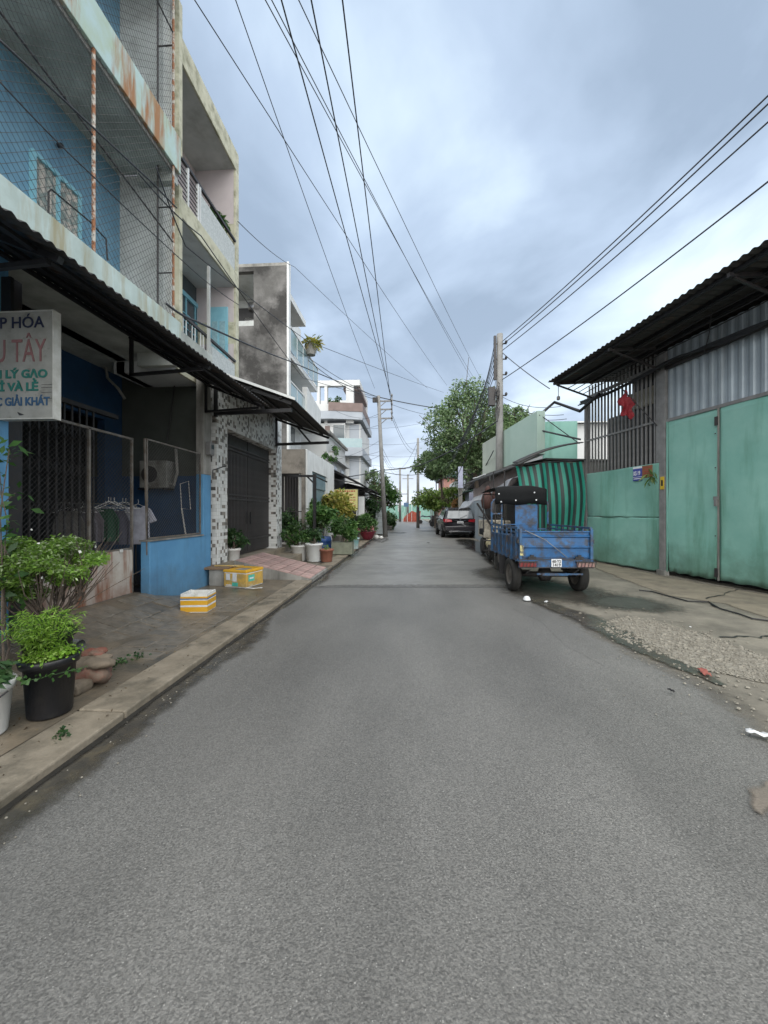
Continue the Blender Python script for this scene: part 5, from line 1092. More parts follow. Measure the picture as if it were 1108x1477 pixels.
# ------------------------------------------------------------------ green warehouse on the right
m_green = M('seafoam_sheet', (.225, .43, .375), .45, (.17, .365, .315), scale=1.3, bump=.25, bscale=3.5, dirt=(.07, .19, .13), dscale=1.9, damt=(.5, .7), dmax=.75, streak=True)
def splash(ma, z0, z1, col, amt):
    t = ma.node_tree; n = t.nodes; l = t.links; b = n['Principled BSDF']; src = b.inputs['Base Color'].links[0].from_socket
    g = n.new('ShaderNodeNewGeometry'); sp = n.new('ShaderNodeSeparateXYZ'); l.new(g.outputs['Position'], sp.inputs[0])
    no = n.new('ShaderNodeTexNoise'); no.inputs['Scale'].default_value = 2.6; no.inputs['Detail'].default_value = 9; no.inputs['Roughness'].default_value = .7; l.new(g.outputs['Position'], no.inputs['Vector'])
    ma_ = n.new('ShaderNodeMath'); ma_.operation = 'MULTIPLY_ADD'; ma_.inputs[1].default_value = -1.6; l.new(no.outputs[0], ma_.inputs[0]); l.new(sp.outputs[2], ma_.inputs[2])
    mr = n.new('ShaderNodeMapRange'); mr.inputs[1].default_value = z0-.8; mr.inputs[2].default_value = z1-.8; mr.inputs[3].default_value = amt; mr.inputs[4].default_value = 0; l.new(ma_.outputs[0], mr.inputs[0])
    mx = n.new('ShaderNodeMix'); mx.data_type = 'RGBA'; l.new(mr.outputs[0], mx.inputs[0]); l.new(src, mx.inputs[6]); mx.inputs[7].default_value = (*col, 1); l.new(mx.outputs[2], b.inputs['Base Color'])
splash(m_green, -.1, .9, (.07, .13, .09), .8); splash(m_bluewall, -.2, .7, (.07, .1, .12), .7); splash(m_rustsheet, .1, .8, (.16, .06, .03), .7)
m_bars = M('grey_bar', (.2, .2, .2), .5, (.14, .14, .14), scale=6)
m_corrg = M('galvanised_sheet', (.31, .36, .4), .5, (.24, .28, .315), scale=1.5, metal=.25, dirt=(.14, .14, .13), dscale=1.5, damt=(.5, .7), streak=True, dmax=.6)
P0 = np.array(PZ(845, 808)[:2]); P1 = np.array(PZ(1108, 858)[:2]); ew = (P1-P0)/np.linalg.norm(P1-P0); nw = np.array((-abs(ew[1]), -ew[0])); 
def WS(u, v, off_=0.):
    r = ray(u, v); A = P0+nw*off_; a_, b__ = r[0], r[1]
    t_ = np.dot(nw, A)/(nw[0]*a_+nw[1]*b__); p = np.array((a_*t_, b__*t_)); return float(np.dot(p-A, ew)), 1.5+r[2]*t_
def wp(s, o, z): p = P0+ew*s+nw*o; return (float(p[0]), float(p[1]), z)
def wbox(mb, s0, s1, o0, o1, z0, z1):
    return mb.hexa([wp(s0,o0,z0), wp(s1,o0,z0), wp(s1,o1,z0), wp(s0,o1,z0)], [wp(s0,o0,z1), wp(s1,o0,z1), wp(s1,o1,z1), wp(s0,o1,z1)])
WH = thing('green_warehouse', 'seafoam green sheet metal warehouse with barred opening and wide gate, on the right', 'warehouse', wp(2, 0, 0))
sp_ = WS(955, 700)[0]; sp2 = WS(962, 700)[0]; sg1 = WS(1036, 700)[0]; Lw = 9.0
zl = WS(843, 684)[1]; zgt = WS(1035, 588)[1]; zb0 = .1
def dent(seed, amp):
    r_ = np.random.RandomState(seed); ks = [(r_.uniform(.6, 3.5), r_.uniform(.6, 3.5), r_.rand()*6, r_.rand()) for _ in range(7)]
    return lambda s, z: amp*sum(w_*sin(a*s+b*z+c) for a, b, c, w_ in ks)
def sheetp(name, s0, s1, z0f, z1f, mat, off_, seed, parent, amp=.018, solid=.004, n=26, m__=30):
    d = dent(seed, amp); mb = MB()
    mb.grid(lambda u, v: wp(s0+(s1-s0)*u, off_+d(s0+(s1-s0)*u, (z0f+(z1f-z0f)*v))+.012*math.exp(-((v*(z1f-z0f))/.12)**2)*sin(u*40+seed), z0f+(z1f-z0f)*v+(.012*sin(u*23+seed) if v == 0 else 0)), n, m__)
    return mb.build(name, mat, parent, smooth=True, solid=solid)
zmid = WS(900, 746)[1]
# splashed dirt line along the foot of the sheets is part of the paint below
sheetp('lower_sheet', .02, sp_-.02, zmid+.003, zl, m_green, .0, 3, WH); sheetp('lower_sheet', .02, sp_-.02, .05, zmid-.003, m_green, -.006, 5, WH)
q = MB(); wbox(q, 0, sp_-.02, .012, .03, zmid-.012, zmid+.012)
q = MB(); wbox(q, sp_-.03, sp2, -.05, .05, .0, 5.3); q.build('gate_post', m_bars, WH, bevel=.006)
q = MB(); wbox(q, sp_-.14, sp_-.04, -.05, .03, zl+.01, 5.3); q.build('frame_post', m_bars, WH, bevel=.006)
q = MB(); wbox(q, sp_-.07, sp2+.04, -.03, .09, .0, .12); q.build('post_foot', m_gray, WH, bevel=.01)
# gate leaves
for k, (s0, s1) in enumerate(((sp2+.02, sg1-.01), (sg1+.015, sg1+1.75), (sg1+1.78, sg1+3.4))):
    g_ = sheetp('gate_leaf', s0, s1, .11, zgt-.02, m_green, .0, 11+k, WH, .01)
    q = MB(); wbox(q, s0, s0+.03, .018, .035, .1, zgt-.02); q.build('leaf_frame', m_gray if k else m_green, g_)
    q = MB()
    for z_ in (.3, 1.0, 1.75, 2.4, 3.1):
        q.lathe([(.012, 0), (.012, .02)], wp(s1-.02, .03, z_), 8)
    q.build('rivet', m_dark, g_)
lk = MB(); wbox(lk, sg1-.05, sg1+.04, .02, .06, 1.75, 1.82); wbox(lk, sg1-.03, sg1+.02, .03, .07, 1.62, 1.8); tag(lk.build('padlock', m_bars), 'steel padlock and hasp on the seam of the green gate', 'padlock')
for z_ in (.25, 3.35):
    q = MB(); wbox(q, sg1-.035, sg1+.03, .02, .05, z_-.08, z_+.1); q.build('hinge', m_dark, WH)
q = MB(); wbox(q, sp2, Lw, -.03, .02, zgt-.02, zgt+.05); q.build('gate_head', m_bars, WH)
q = MB(); wbox(q, sp2, Lw, -.4, -.35, 0, .3); q.build('gate_gap_shade', m_black, WH)  # black strip added behind the gate to make the gap below look shaded
# corrugated wall above the gate
q = MB(); n = int((Lw-sp2)/.2*8); sh_ = lambda t_: max(-.6, min(.6, 1.6*sin(t_)))
q.grid(lambda u, v: wp(sp2+(Lw-sp2)*u, -.03+.022*sh_(2*pi*(Lw-sp2)*u/.2), zgt+.05+(5.36-zgt-.05)*v), n, 1); q.build('corrugated_wall', m_corrg, WH, solid=.003)
q = MB(); zr_ = WS(1108, 468)[1]; wbox(q, sp2, Lw, .0, .06, zr_-.05, zr_+.03); q.build('wall_rail', m_dark, WH)
# barred opening
q = MB(); wbox(q, 0, .07, -.05, .05, 0, 5.0); q.build('frame_post', m_bars, WH)
nb = 19; bar0 = None
for i in range(nb):
    s_ = .1+(sp_-.24)*(i+.5)/nb
    if bar0 is None:
        q = MB(); q.box(-.019, .019, -.019, .019, zl, 5.35); bar0 = q.build('window_bar', m_bars, None); bar0.parent = WH; o = bar0
    else: o = bpy.data.objects.new('window_bar', bar0.data); C.objects.link(o); o.parent = WH
    p = wp(s_, -.01, 0); o.location = (p[0]-WH.location[0], p[1]-WH.location[1], 0); o.rotation_euler = (0, 0, math.atan2(ew[1], ew[0]))
zc = WS(844, 637)[1]; q = MB(); wbox(q, .05, sp_-.1, .012, .035, zc-.03, zc+.02); q.build('cross_rail', m_bars, WH)
zt_ = WS(843, 560)[1]; q = MB(); wbox(q, .05, sp_-.1, -.06, .0, 5.0, 5.08); q.build('cross_rail', m_bars, WH)
q = MB(); wbox(q, .1, sp_, -.75, -.7, 0.02, 4.4); q.build('dark_inner_wall', m_dark, WH)  # dark colour stands in for the unlit interior behind the bars
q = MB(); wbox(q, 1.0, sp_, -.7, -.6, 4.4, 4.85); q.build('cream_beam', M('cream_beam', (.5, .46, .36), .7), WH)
q = MB(); wbox(q, 1.0, Lw, -.8, -.75, 0, 5.6); wbox(q, .0, 1.2, -3.0, -2.9, 0, 5.3); q.build('interior_shade_wall', m_black, WH)  # black walls put in to make the warehouse inside look unlit
q = MB(); wbox(q, -.04, .0, -6, -1.4, 0, 5.0); q.build('end_wall', m_green, WH)
# roof
eo, ez = 1.5, WS(900, 480, 1.5)[1]
s_far = WS(790, 551, eo)[0]; z_far = WS(790, 551, eo)[1]; s_n, z_n = WS(1108, 345, eo)
roof = thing('corrugated_roof', 'dark corrugated roof overhanging the green warehouse front', 'roof', wp(2, 0, 5.4))
def zef(s): return z_far+(z_n-z_far)*(s-s_far)/(s_n-s_far)
edges = [s_far, s_far+2.0, s_far+4.0, s_far+6.0, s_far+8.0, s_far+10]
for a_, b__ in zip(edges, edges[1:]):
    q = MB(); n = int((b__-a_)/.15*8)
    q.grid(lambda u, v: wp(a_+(b__-a_+.03)*u, eo-(eo+3.2)*v, zef(a_+(b__-a_)*u)+.05*v*(eo+3.2)+.016*sin(2*pi*(a_+(b__-a_)*u)/.15)), n, 3); q.build('roof_sheet', m_roofsheet, WH, smooth=True, solid=.003)
bpy.data.objects.remove(roof)
q = MB()
for o_ in (1.3, .75, .15):
    q.bar(wp(s_far+.05, o_, zef(s_far)+.05*(eo-o_)-.06), wp(s_far+10, o_, zef(s_far+10)+.05*(eo-o_)-.06), .06)
q.build('purlin', m_black, WH)
for s_ in (s_far+.15, sp_, 5.6, 8.8):
    q = MB(); q.bar(wp(s_, 1.4, zef(s_)-.1), wp(s_, 0, zef(s_)+.02), .05, .07); q.bar(wp(s_, 1.3, zef(s_)-.13), wp(s_, .05, zef(s_)-.5), .04); q.build('roof_bracket', m_dark, WH)
q = MB(); p = wp(s_far+.15, 1.25, zef(s_far)-.45); q.tube([p, (p[0], p[1], p[2]+.3)], .01); q.lathe([(.03, -.12), (.05, -.1), (.05, -.02), (.02, 0)], p, 10); tag(q.build('hanging_bulb', m_bars), 'small lamp hanging from the far corner of the warehouse eave', 'lamp')
# bundles of cables on the wall
for k in range(5):
    q = MB(); zz_ = [WS(962, 478)[1], WS(1108, 465)[1]]
    off0 = .12+.03*k; P = []
    for i in range(26):
        s_ = .0+i*.38; base = 4.98+(5.02-4.98)*i/26
        P.append(wp(s_, off0+.02*sin(i*1.7+k*2), base-.12*abs(sin((s_+.8)*.75))-.02*k+.03*sin(i*1.1+k)))
    q.tube(P, .035 if k < 2 else .016, 6); tag(q.build('wall_cable', m_black), 'black cable strung in a sagging bundle along the warehouse front', 'cable', 'bundled cables along the warehouse front')
for k in range(4):
    q = MB(); P = [wp(s_far+.1+i*.8, .95-.16*k, zef(i*.8)-.2-.05*k-.02*sin(i*2.+k)) for i in range(14)]; q.tube(P, .012, 5)
    tag(q.build('eave_cable', m_black), 'thin cable running straight under the warehouse eave', 'cable', 'cables under the warehouse eave')
q = MB(); q.tube([wp(4.6, .6, 5.35), wp(4.35, .4, 5.0), wp(4.1, .25, 4.75)], .01, 5); tag(q.build('slanting_cable', m_black), 'single cable slanting down from the eave to the wall bundle', 'cable')
q = MB(); q.tube([wp(.9, .2, 4.9), wp(.3, .4, 4.55), PD(800, 580, 13.0), PY(777, 600, 12.95)], .05, 7); tag(q.build('thick_cable', m_black), 'thick black cable bundle leaving the far corner of the warehouse', 'cable')
# flag
fl = thing('red_flag', 'limp red flag on a short pole fixed to the barred opening', 'flag', wp(1.8, .1, 3.2))
pa = np.array(PD(952, 616, 9.0)); s_, z_ = WS(948, 614, .05); pa = np.array(wp(s_, .05, z_)); s_, z_ = WS(893, 556, .5); pb_ = np.array(wp(s_, .5, z_))
q = MB(); q.tube([pa, pb_], .013, 6); q.build('pole', m_dark, fl)
c1 = pa+(pb_-pa)*.88; c2 = pa+(pb_-pa)*.55
q = MB(); q.grid(lambda u, v: tuple(c1*(1-u)+c2*u+np.array((.05*sin(v*7+u*9)-.12*v, .06*sin(u*14+v*3)*v, -(.5-.2*abs(u-.5))*v+.03*sin(u*12)))), 16, 14); q.build('cloth', M('red_cloth', (.24, .01, .018), .7, (.16, .006, .012), scale=6), fl, smooth=True, solid=.004)
# number sign
sgn = thing('gate_sign', 'small blue and brown sign on the green sheet below the bars', 'sign', wp(1.6, .03, 2))
s0, zz0 = WS(913, 694, .04); s1, zz1 = WS(926, 674, .04); s2, _ = WS(941, 690, .04); 
q = MB(); wbox(q, s0, s1, .028, .036, zz0, zz0+.36); q.build('blue_plate', M('blue_plate', (.05, .07, .32), .5), sgn)
q = MB(); wbox(q, s0, s1, .036, .0385, zz0+.31, zz0+.36); wbox(q, s0, s1, .036, .0385, zz0+.09, zz0+.1); wbox(q, s0+.02, s1-.04, .036, .0385, zz0+.04, zz0+.06); q.build('white_line', m_wh, sgn)
q = MB(); wbox(q, s1+.003, s2, .028, .036, zz0+.06, zz0+.36); q.build('brown_plate', M('brown_plate', (.22, .1, .05), .6), sgn)
q = MB()
for i in range(5): wbox(q, s1+.03, s2-.03-.02*(i % 2), .036, .0385, zz0+.1+i*.05, zz0+.115+i*.05)
q.build('print_line', M('dull_red_print', (.35, .05, .03), .6), sgn)
rz_ = math.atan2(ew[1], ew[0]); p = wp(s0+.02, .039, zz0+.14)
txt('KS 19', .15, p, (pi/2, 0, rz_), m_wh, sgn, bold=.004, sx=.62)
q = MB(); s0, zz0 = WS(953, 706, .06); wbox(q, s0, s0+.1, .055, .07, zz0, zz0+.3); yt = thing('yellow_tag', 'small yellow and black tag on the post beside the gate', 'tag', wp(s0, .06, zz0)); q.build('plate', M('yellow_tag', (.55, .38, .03), .5), yt)
q = MB(); wbox(q, s0+.025, s0+.075, .0705, .073, zz0+.08, zz0+.22); q.build('mark', m_black, yt)
s0, zz0 = WS(938, 690, .05); lvs = [np.array(wp(s0+random.gauss(0, .05), .06, zz0+random.uniform(-.1, .3))) for _ in range(26)]
tag(leaves('hanging_leaves', m_leaf_lime, lvs, .2, aspect=.2, droop=1.5), 'bunch of green leaves tied beside the small sign', 'leaves')
# cable on the ground
q = MB(); q.tube([tuple(np.array(PZ(u, v, .025))) for u, v in ((922, 851), (940, 853), (966, 860), (992, 867), (1022, 868), (1034, 875), (1026, 872), (1040, 878), (1065, 885), (1085, 892), (1108, 895), (1180, 905))], .012, 5); tag(q.build('ground_cable', m_black), 'black cable lying on the cement in front of the green gate', 'cable')

# ------------------------------------------------------------------ green fascia building
GB = thing('green_fascia_building', 'low shop with a pale green sheet fascia box on its roof, beyond the warehouse', 'building', (4.2, 15, 0))
m_pg = M('pale_green_sheet', (.36, .47, .42), .6, (.31, .43, .38), scale=1, dirt=(.24, .34, .3), dscale=1.5, damt=(.5, .75), streak=True, dmax=.5)
m_pg2 = M('faded_green_sheet', (.42, .46, .4), .6, (.38, .42, .37), scale=1, dirt=(.28, .33, .29), dscale=1.5, damt=(.5, .75), streak=True, dmax=.5)
Ga = np.array(PY(775, 592, 12.9)); Gb = np.array(PY(696, 640, 17.3)); zt2 = (Ga[2]+Gb[2])/2
def gl_(t_, z, o=0.):
    p = Ga*(1-t_)+Gb*t_; d = (Gb-Ga)[:2]; d /= np.linalg.norm(d); nn_ = np.array((-d[1], d[0])); return (p[0]+nn_[0]*o, p[1]+nn_[1]*o, z)
def gbox(mb, t0, t1, o0, o1, za0, za1, zb0=None, zb1=None):
    zb0 = za0 if zb0 is None else zb0; zb1 = za1 if zb1 is None else zb1
    return mb.hexa([gl_(t0, za0, o0), gl_(t1, zb0, o0), gl_(t1, zb0, o1), gl_(t0, za0, o1)], [gl_(t0, za1, o0), gl_(t1, zb1, o0), gl_(t1, zb1, o1), gl_(t0, za1, o1)])
zba, zbb = PY(775, 655, 12.9)[2], PY(696, 687, 17.3)[2]
q = MB(); gbox(q, 0, .67, 0, -.28, zba, Ga[2], zba+(zbb-zba)*.67, Ga[2]+(Gb[2]-Ga[2])*.67); q.build('fascia_box', m_pg, GB, bevel=.01)
q = MB(); gbox(q, .672, 1, .0, -.28, zba+(zbb-zba)*.672, Ga[2]+(Gb[2]-Ga[2])*.672, zbb, Gb[2]); q.build('fascia_box', m_pg2, GB, bevel=.01)
q = MB(); gbox(q, -.02, 1.02, .8, -.02, 2.93, 2.97, 2.68, 2.72)
q.v = [(x, y, z+(.4 if i % 4 in (2, 3) else 0)) for i, (x, y, z) in enumerate(q.v)]
q.build('front_awning', m_roofsheet, GB)
q = MB(); gbox(q, .0, 1.0, -.3, -4, 3.2, 3.26); q.build('roof', m_roofsheet, GB)
q = MB(); gbox(q, .05, 1.0, -.35, -4, 0, 3.19); q.build('wall', m_gray, GB)
q = MB(); p0 = PY(780, 612, 14.5); q.box(p0[0]+.1, p0[0]+1.3, 14.5, 14.6, 2.9, PY(780, 584+28, 14.5)[2]+.1); q.build('rear_green_wall', m_green, GB)
# big roof sheet behind
t = thing('distant_white_roof', 'pale sheet roof seen between the green fascia and the warehouse', 'roof', (7, 20, 0))
a_ = PY(783, 612, 20); q = MB(); q.box(a_[0]+.2, 14, 20, 26, 0, a_[2]); q.build('wall', m_w5, t)
a2 = PY(783, 609, 20)[2]; q = MB(); q.hexa([(a_[0]-.3, 19.7, a_[2]), (14, 19.7, a_[2]), (14, 26, a_[2]+.9), (a_[0]-.3, 26, a_[2]+.9)], [(a_[0]-.3, 19.7, a_[2]+.06), (14, 19.7, a_[2]+.06), (14, 26, a_[2]+.96), (a_[0]-.3, 26, a_[2]+.96)]); q.build('roof_sheet', m_white, t)
# striped tarp
TP = thing('striped_tarp', 'green and black striped tarpaulin hanging between the warehouse and the low shop', 'tarpaulin', (4.4, 12.2, 0))
ma, tt, b = mk('striped_tarp_cloth'); n = tt.nodes; l = tt.links
tcx = n.new('ShaderNodeTexCoord'); spx = n.new('ShaderNodeSeparateXYZ'); l.new(tcx.outputs['UV'], spx.inputs[0])
def mth(op, a, bb):
    q = n.new('ShaderNodeMath'); q.operation = op
    for i, x in enumerate((a, bb)):
        if isinstance(x, (int, float)): q.inputs[i].default_value = x
        else: l.new(x, q.inputs[i])
    return q.outputs[0]
st_ = mth('GREATER_THAN', mth('FRACT', mth('MULTIPLY', spx.outputs[0], 10.5), 0), .5)
nz = n.new('ShaderNodeTexNoise'); nz.inputs['Scale'].default_value = 3; l.new(tcx.outputs['Object'], nz.inputs[0])
mx1 = n.new('ShaderNodeMix'); mx1.data_type = 'RGBA'; l.new(nz.outputs[0], mx1.inputs[0]); mx1.inputs[6].default_value = (.01, .15, .11, 1); mx1.inputs[7].default_value = (.02, .25, .19, 1)
mx2 = n.new('ShaderNodeMix'); mx2.data_type = 'RGBA'; l.new(st_, mx2.inputs[0]); l.new(mx1.outputs[2], mx2.inputs[6]); mx2.inputs[7].default_value = (.012, .028, .026, 1); l.new(mx2.outputs[2], b.inputs['Base Color']); b.inputs['Roughness'].default_value = .55
m_tarp = ma
ta = np.array(PY(744, 672, 12.0)); tb = np.array(PY(840, 664, 12.2))
def ftarp(u, v):
    top = ta*(1-u)+tb*u
    fold = .03*sin(u*33)*(.4+v)+.03*sin(u*13+v*4)
    return (top[0]+.14*v*(1-u)*1.2+.012*sin(v*6+u*5), top[1]+fold-.25*v+.0*u-(.16*sin(v*pi*1.4) ), top[2]-(2.35)*v-.05*sin(u*9)*(1-v))
q = MB(); NU, NV = 90, 20; q.grid(ftarp, NU, NV); o = q.build('cloth', m_tarp, TP, smooth=True)
me = o.data; uv = me.uv_layers.new(name='UVMap')
arr = np.empty(len(me.loops), int); me.loops.foreach_get('vertex_index', arr); UV = np.stack([(arr//(NV+1))/NU, (arr % (NV+1))/NV], 1).astype('f'); uv.data.foreach_set('uv', UV.ravel())
q = MB(); q.tube([tuple(ta+np.array((-.1, 0, .02))), tuple(tb+np.array((.1, 0, .02)))], .02); q.build('top_pole', m_black, TP)
aw = thing('dark_awning', 'dark curved awning sheet above the striped tarpaulin', 'awning', (4.5, 12, 3))
q = MB(); q.grid(lambda u, v: tuple(np.array(PY(746, 668, 11.7))*(1-u)+np.array(PY(842, 638, 11.9))*u+np.array((0, .5*v, .1*sin(u*pi)+.08*v))), 20, 4); q.build('sheet', m_roofsheet, aw, smooth=True, solid=.03)
# grey draped tarp in front of the shop
dt = thing('grey_tarp', 'grey plastic tarpaulin draped under the green fascia beside the striped one', 'tarpaulin', (3.6, 14.5, 0))
q = MB(); A_ = np.array(PY(757, 680, 12.6)); B_ = np.array(PY(676, 722, 17.6)); 
q.grid(lambda u, v: tuple(A_*(1-u)+B_*u+np.array((-.55*v+.05*sin(u*21+v*6), -.1*v, -.18*v-.3*v*v-.1*sin(u*pi)*(1-v)+.04*sin(u*17+v*11)))), 40, 10); q.build('cloth', M('grey_plastic', (.34, .35, .37), .35, (.22, .23, .25), scale=5), dt, smooth=True, solid=.006)
dp = thing('pink_grey_awning', 'faded pinkish grey canvas strip under the dark shop awning', 'awning', (3.8, 14.5, 3))
q = MB(); q.grid(lambda u, v: tuple(np.array(PY(755, 668, 12.9))*(1-u)+np.array(PY(683, 706, 17.3))*u+np.array((.0, 0, -.55*v+.04*sin(u*20)))), 20, 4); q.build('canvas', M('pinkish_canvas', (.3, .25, .24), .8, (.2, .17, .165), scale=3), dp, solid=.01)
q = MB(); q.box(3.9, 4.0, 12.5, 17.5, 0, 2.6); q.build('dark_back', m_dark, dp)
# dark clutter hanging beside the cab
hb = thing('hanging_bags', 'dark bags and mirror hanging under the tarpaulin in front of the tricycle truck', 'bags', (2.9, 11.8, 0))
for i, (u, v, r_) in enumerate(((702, 722, .17), (709, 735, .2), (716, 716, .14), (712, 752, .16), (704, 708, .1))):
    p = PY(u, v, 11.9+.1*i); q = MB(); q.lathe([(.02, r_*1.6), (r_*.7, r_*1.1), (r_, 0), (r_*.8, -r_*1.3), (.03, -r_*1.6)], p, 10); q.build('bag', m_dark if i % 2 else M('dark_maroon_cloth', (.06, .025, .02), .8), hb, smooth=True)
q = MB()
for u in (712, 728): p = PY(u, 716, 12.1); q.tube([(p[0], 12.1, 0), (p[0], 12.1, 2.75)], .02)
q.build('stall_pole', m_dark, hb)
# grey corrugated fence beyond
FN = thing('corrugated_fence', 'grey corrugated sheet fence between the shop and the concrete post', 'fence', (4, 22, 0))
fa_ = np.array((3.55, 18.2)); fb_ = np.array((4.1, 28.5))
for i in range(8):
    q = MB(); a_ = fa_+(fb_-fa_)*i/8; b__ = fa_+(fb_-fa_)*(i+1)/8
    q.grid(lambda u, v: (a_[0]*(1-u)+b__[0]*u+.02*sin(u*2*pi*8), a_[1]*(1-u)+b__[1]*u, 2.75*v+.02*(i % 2)*v), 64, 1); q.build('fence_panel', m_corrg, FN, solid=.003)
q = MB(); p = PY(697-33, 700, 24.5); q.box(p[0]-.12, p[0]+.12, 24.4, 24.6, 0, 3.1); tag(q.build('concrete_post', m_gray, bevel=.01), 'square concrete gate post rising over the dark car', 'post')
t = thing('lavender_banner', 'tall lavender vertical banner sign hanging by the trees', 'sign', (4, 26, 3))
a_ = PY(661, 673, 24); b__ = PY(668, 704, 24); q = MB(); q.box(a_[0], b__[0], 24, 24.05, b__[2], a_[2]); q.build('panel', M('lavender_panel', (.36, .38, .5), .6), t, bevel=.02); q = MB(); q.bar((b__[0], 24.02, a_[2]-.2), (b__[0]+.5, 24.02, a_[2]-.2), .03); q.bar((b__[0], 24.02, b__[2]+.2), (b__[0]+.5, 24.02, b__[2]+.2), .03); q.build('bracket', m_dark, t)
t = thing('lavender_poster', 'pale lavender square poster on the grey corrugated fence', 'poster', (3.5, 18, 2))
a_ = PY(677, 711, 18.0); b__ = PY(684, 725, 18.0); q = MB(); q.box(a_[0], b__[0], 18, 18.02, b__[2], a_[2]); q.build('panel', bpy.data.materials['lavender_panel'], t)
potplant('potted_plant', 'green potted plant between the dark car and the tricycle truck', 'potted plant', 691, 772, .01, .26, .4, m_gray, (0, 0, .45), (.45, .4, .5), 1000, .2, m_leaf_mid)
# white arc pipe on the shop corner
q = MB(); q.tube([PY(683, 690, 17), PY(688, 689, 16.6), PY(700, 684, 16)], .03); tag(q.build('gutter_pipe', m_white), 'short white gutter pipe at the near end of the fence', 'pipe')

# ------------------------------------------------------------------ far right houses
def house(name, label, x0, x1, y0_, y1_, h, mt, wins=(), roof=True, side=-1):
    t = thing(name, label, 'house', (x0, y0_, 0)); q = MB(); q.box(x0, x1, y0_, y1_, 0, h); q.build('wall', mt, t)
    if roof: q = MB(); q.box(x0-.3, x1, y0_-.3, y1_+.1, h+.002, h+.15); q.build('roof', m_roofsheet, t)
    fx = x0 if side < 0 else x1
    for (yy, z_, ww, hh) in wins:
        q = MB(); q.box(fx+side*.04, fx, yy, yy+ww, z_, z_+hh); o = q.build('window', m_gray, t); q = MB(); q.box(fx+side*.06, fx+side*.04, yy+.08, yy+ww-.08, z_+.08, z_+hh-.08); q.build('pane', m_glass, o)
    return t
g1 = house('grey_house', 'grey two storey house half hidden by the big tree', 4.4, 11, 29.5, 36, 6.4, m_gray, [(30.2, 3.4, 1.2, 1.6), (32.4, 3.4, 1.2, 1.6), (34.2, 3.4, 1, 1.6), (30.2, .3, 1.6, 2.2)])
q = MB(); q.box(4.6, 6.0, 29.44, 29.5, 3.4, 5.0); o = q.build('window', m_dark, g1)
q = MB(); q.box(3.7, 4.4, 29.5, 35.8, 3.05, 3.2); q.box(3.7, 3.76, 29.5, 35.8, 3.2, 4.0); q.build('balcony', m_white, g1)
house('pale_house', 'pale low house with a dark doorway behind the lime green tree', 4.0, 9, 37, 43, 3.6, m_parta, [(38, .2, 1.6, 2.4), (40.5, .9, 1.2, 1.3)])
g3 = house('pink_house', 'far house with a salmon pink upper wall and green roof edge', 3.9, 9, 44, 52, 5.3, M('salmon_wall', (.42, .22, .18), .8, (.36, .19, .16), scale=1), [(45, 2.9, 1.2, 1.2)])
q = MB(); q.box(3.5, 9, 43.8, 52.2, 5.46, 5.75); q.build('green_roof_edge', M('dark_green_sheet', (.04, .1, .08), .6), g3)
house('low_shop', 'low grey shop row near the end of the street on the right', 3.5, 9, 53, 64, 3.2, m_gray, [(54, .2, 2, 2.2), (58, .2, 2, 2.2)])
house('green_awning_house', 'low house with a dark green awning behind the concrete post', 4.7, 9, 28.6, 29.4, 3.2, m_gray)
q = MB(); q.hexa([(3.4, 25.5, 2.75), (4.9, 25.5, 3.1), (4.9, 29.3, 3.1), (3.4, 29.3, 2.75)], [(3.4, 25.5, 2.8), (4.9, 25.5, 3.15), (4.9, 29.3, 3.15), (3.4, 29.3, 2.8)]); tag(q.build('green_awning', bpy.data.materials['dark_green_sheet']), 'dark green sheet awning beyond the car by the grey fence', 'awning')
house('far_left_house', 'pale low house at the far left end behind the kerb trees', -9, -4.2, 42, 54, 3.6, m_w5, [], side=1)
house('far_left_house', 'grey low house at the far left just before the green fence', -9, -4.6, 56, 74, 3.2, m_gray, [], side=1)
t = thing('green_site_fence', 'pale turquoise sheet fence closing the far end of the street', 'fence', (-3, 82, 0))
for i in range(14):
    q = MB(); x = -8+i*1.0; q.box(x+.01, x+.98, 82, 82.05, 0, 2.9+.05*(i % 3)); q.build('fence_panel', M('turquoise_sheet', (.12, .27, .22), .6, (.17, .3, .26), scale=2) if not i else bpy.data.materials['turquoise_sheet'], t)
t = thing('orange_barrier', 'orange red mesh barrier heap near the end of the street', 'barrier', (0, 60, 0))
a_ = PZ(572, 752, .0); 
q = MB(); q.grid(lambda u, v: (-.9+2.7*u, 60+.3*sin(u*7)+.2*v, (1.55*sin(min(1, u*1.6+.15)*pi/2)+.1*sin(u*15))*v), 20, 6); q.build('mesh_sheet', M('orange_red_mesh', (.35, .07, .04), .7, (.25, .05, .03), scale=3), t, solid=.04)
for i in range(5): x = -.9+.66*i; q = MB(); q.box(x-.03, x+.03, 59.9, 59.96, 0, 1.4); q.build('stake', m_white, t)
tarp = thing('blue_covered_cart', 'cart under a blue tarpaulin at the far right roadside', 'cart', (2.2, 52, 0))
q = MB(); q.grid(lambda u, v: (1.2+1.9*u, 50+1.4*v, .25+(.85+.15*sin(u*9))*sin(pi*min(.98, max(.02, u)))**.5*(1-.2*v)), 12, 4); q.build('cover', M('blue_tarp', (.05, .14, .26), .5, (.3, .33, .35), scale=1.5, fac=(.45, .6)), tarp, smooth=True, solid=.03)
for x in (1.5, 2.8): q = MB(); q.lathe([(.25, 0), (.25, .1)], (x, 49.95, .25), 14, 'y'); q.build('wheel', m_black, tarp)
cart = thing('dark_handcart', 'dark parked handcart in front of the pale low house', 'cart', (2.8, 40, 0))
q = MB(); q.box(2.3, 3.6, 39.5, 41, .45, .9); q.box(2.35, 3.55, 39.6, 40.9, .9, 1.15); q.build('bed', m_dark, cart, bevel=.04)
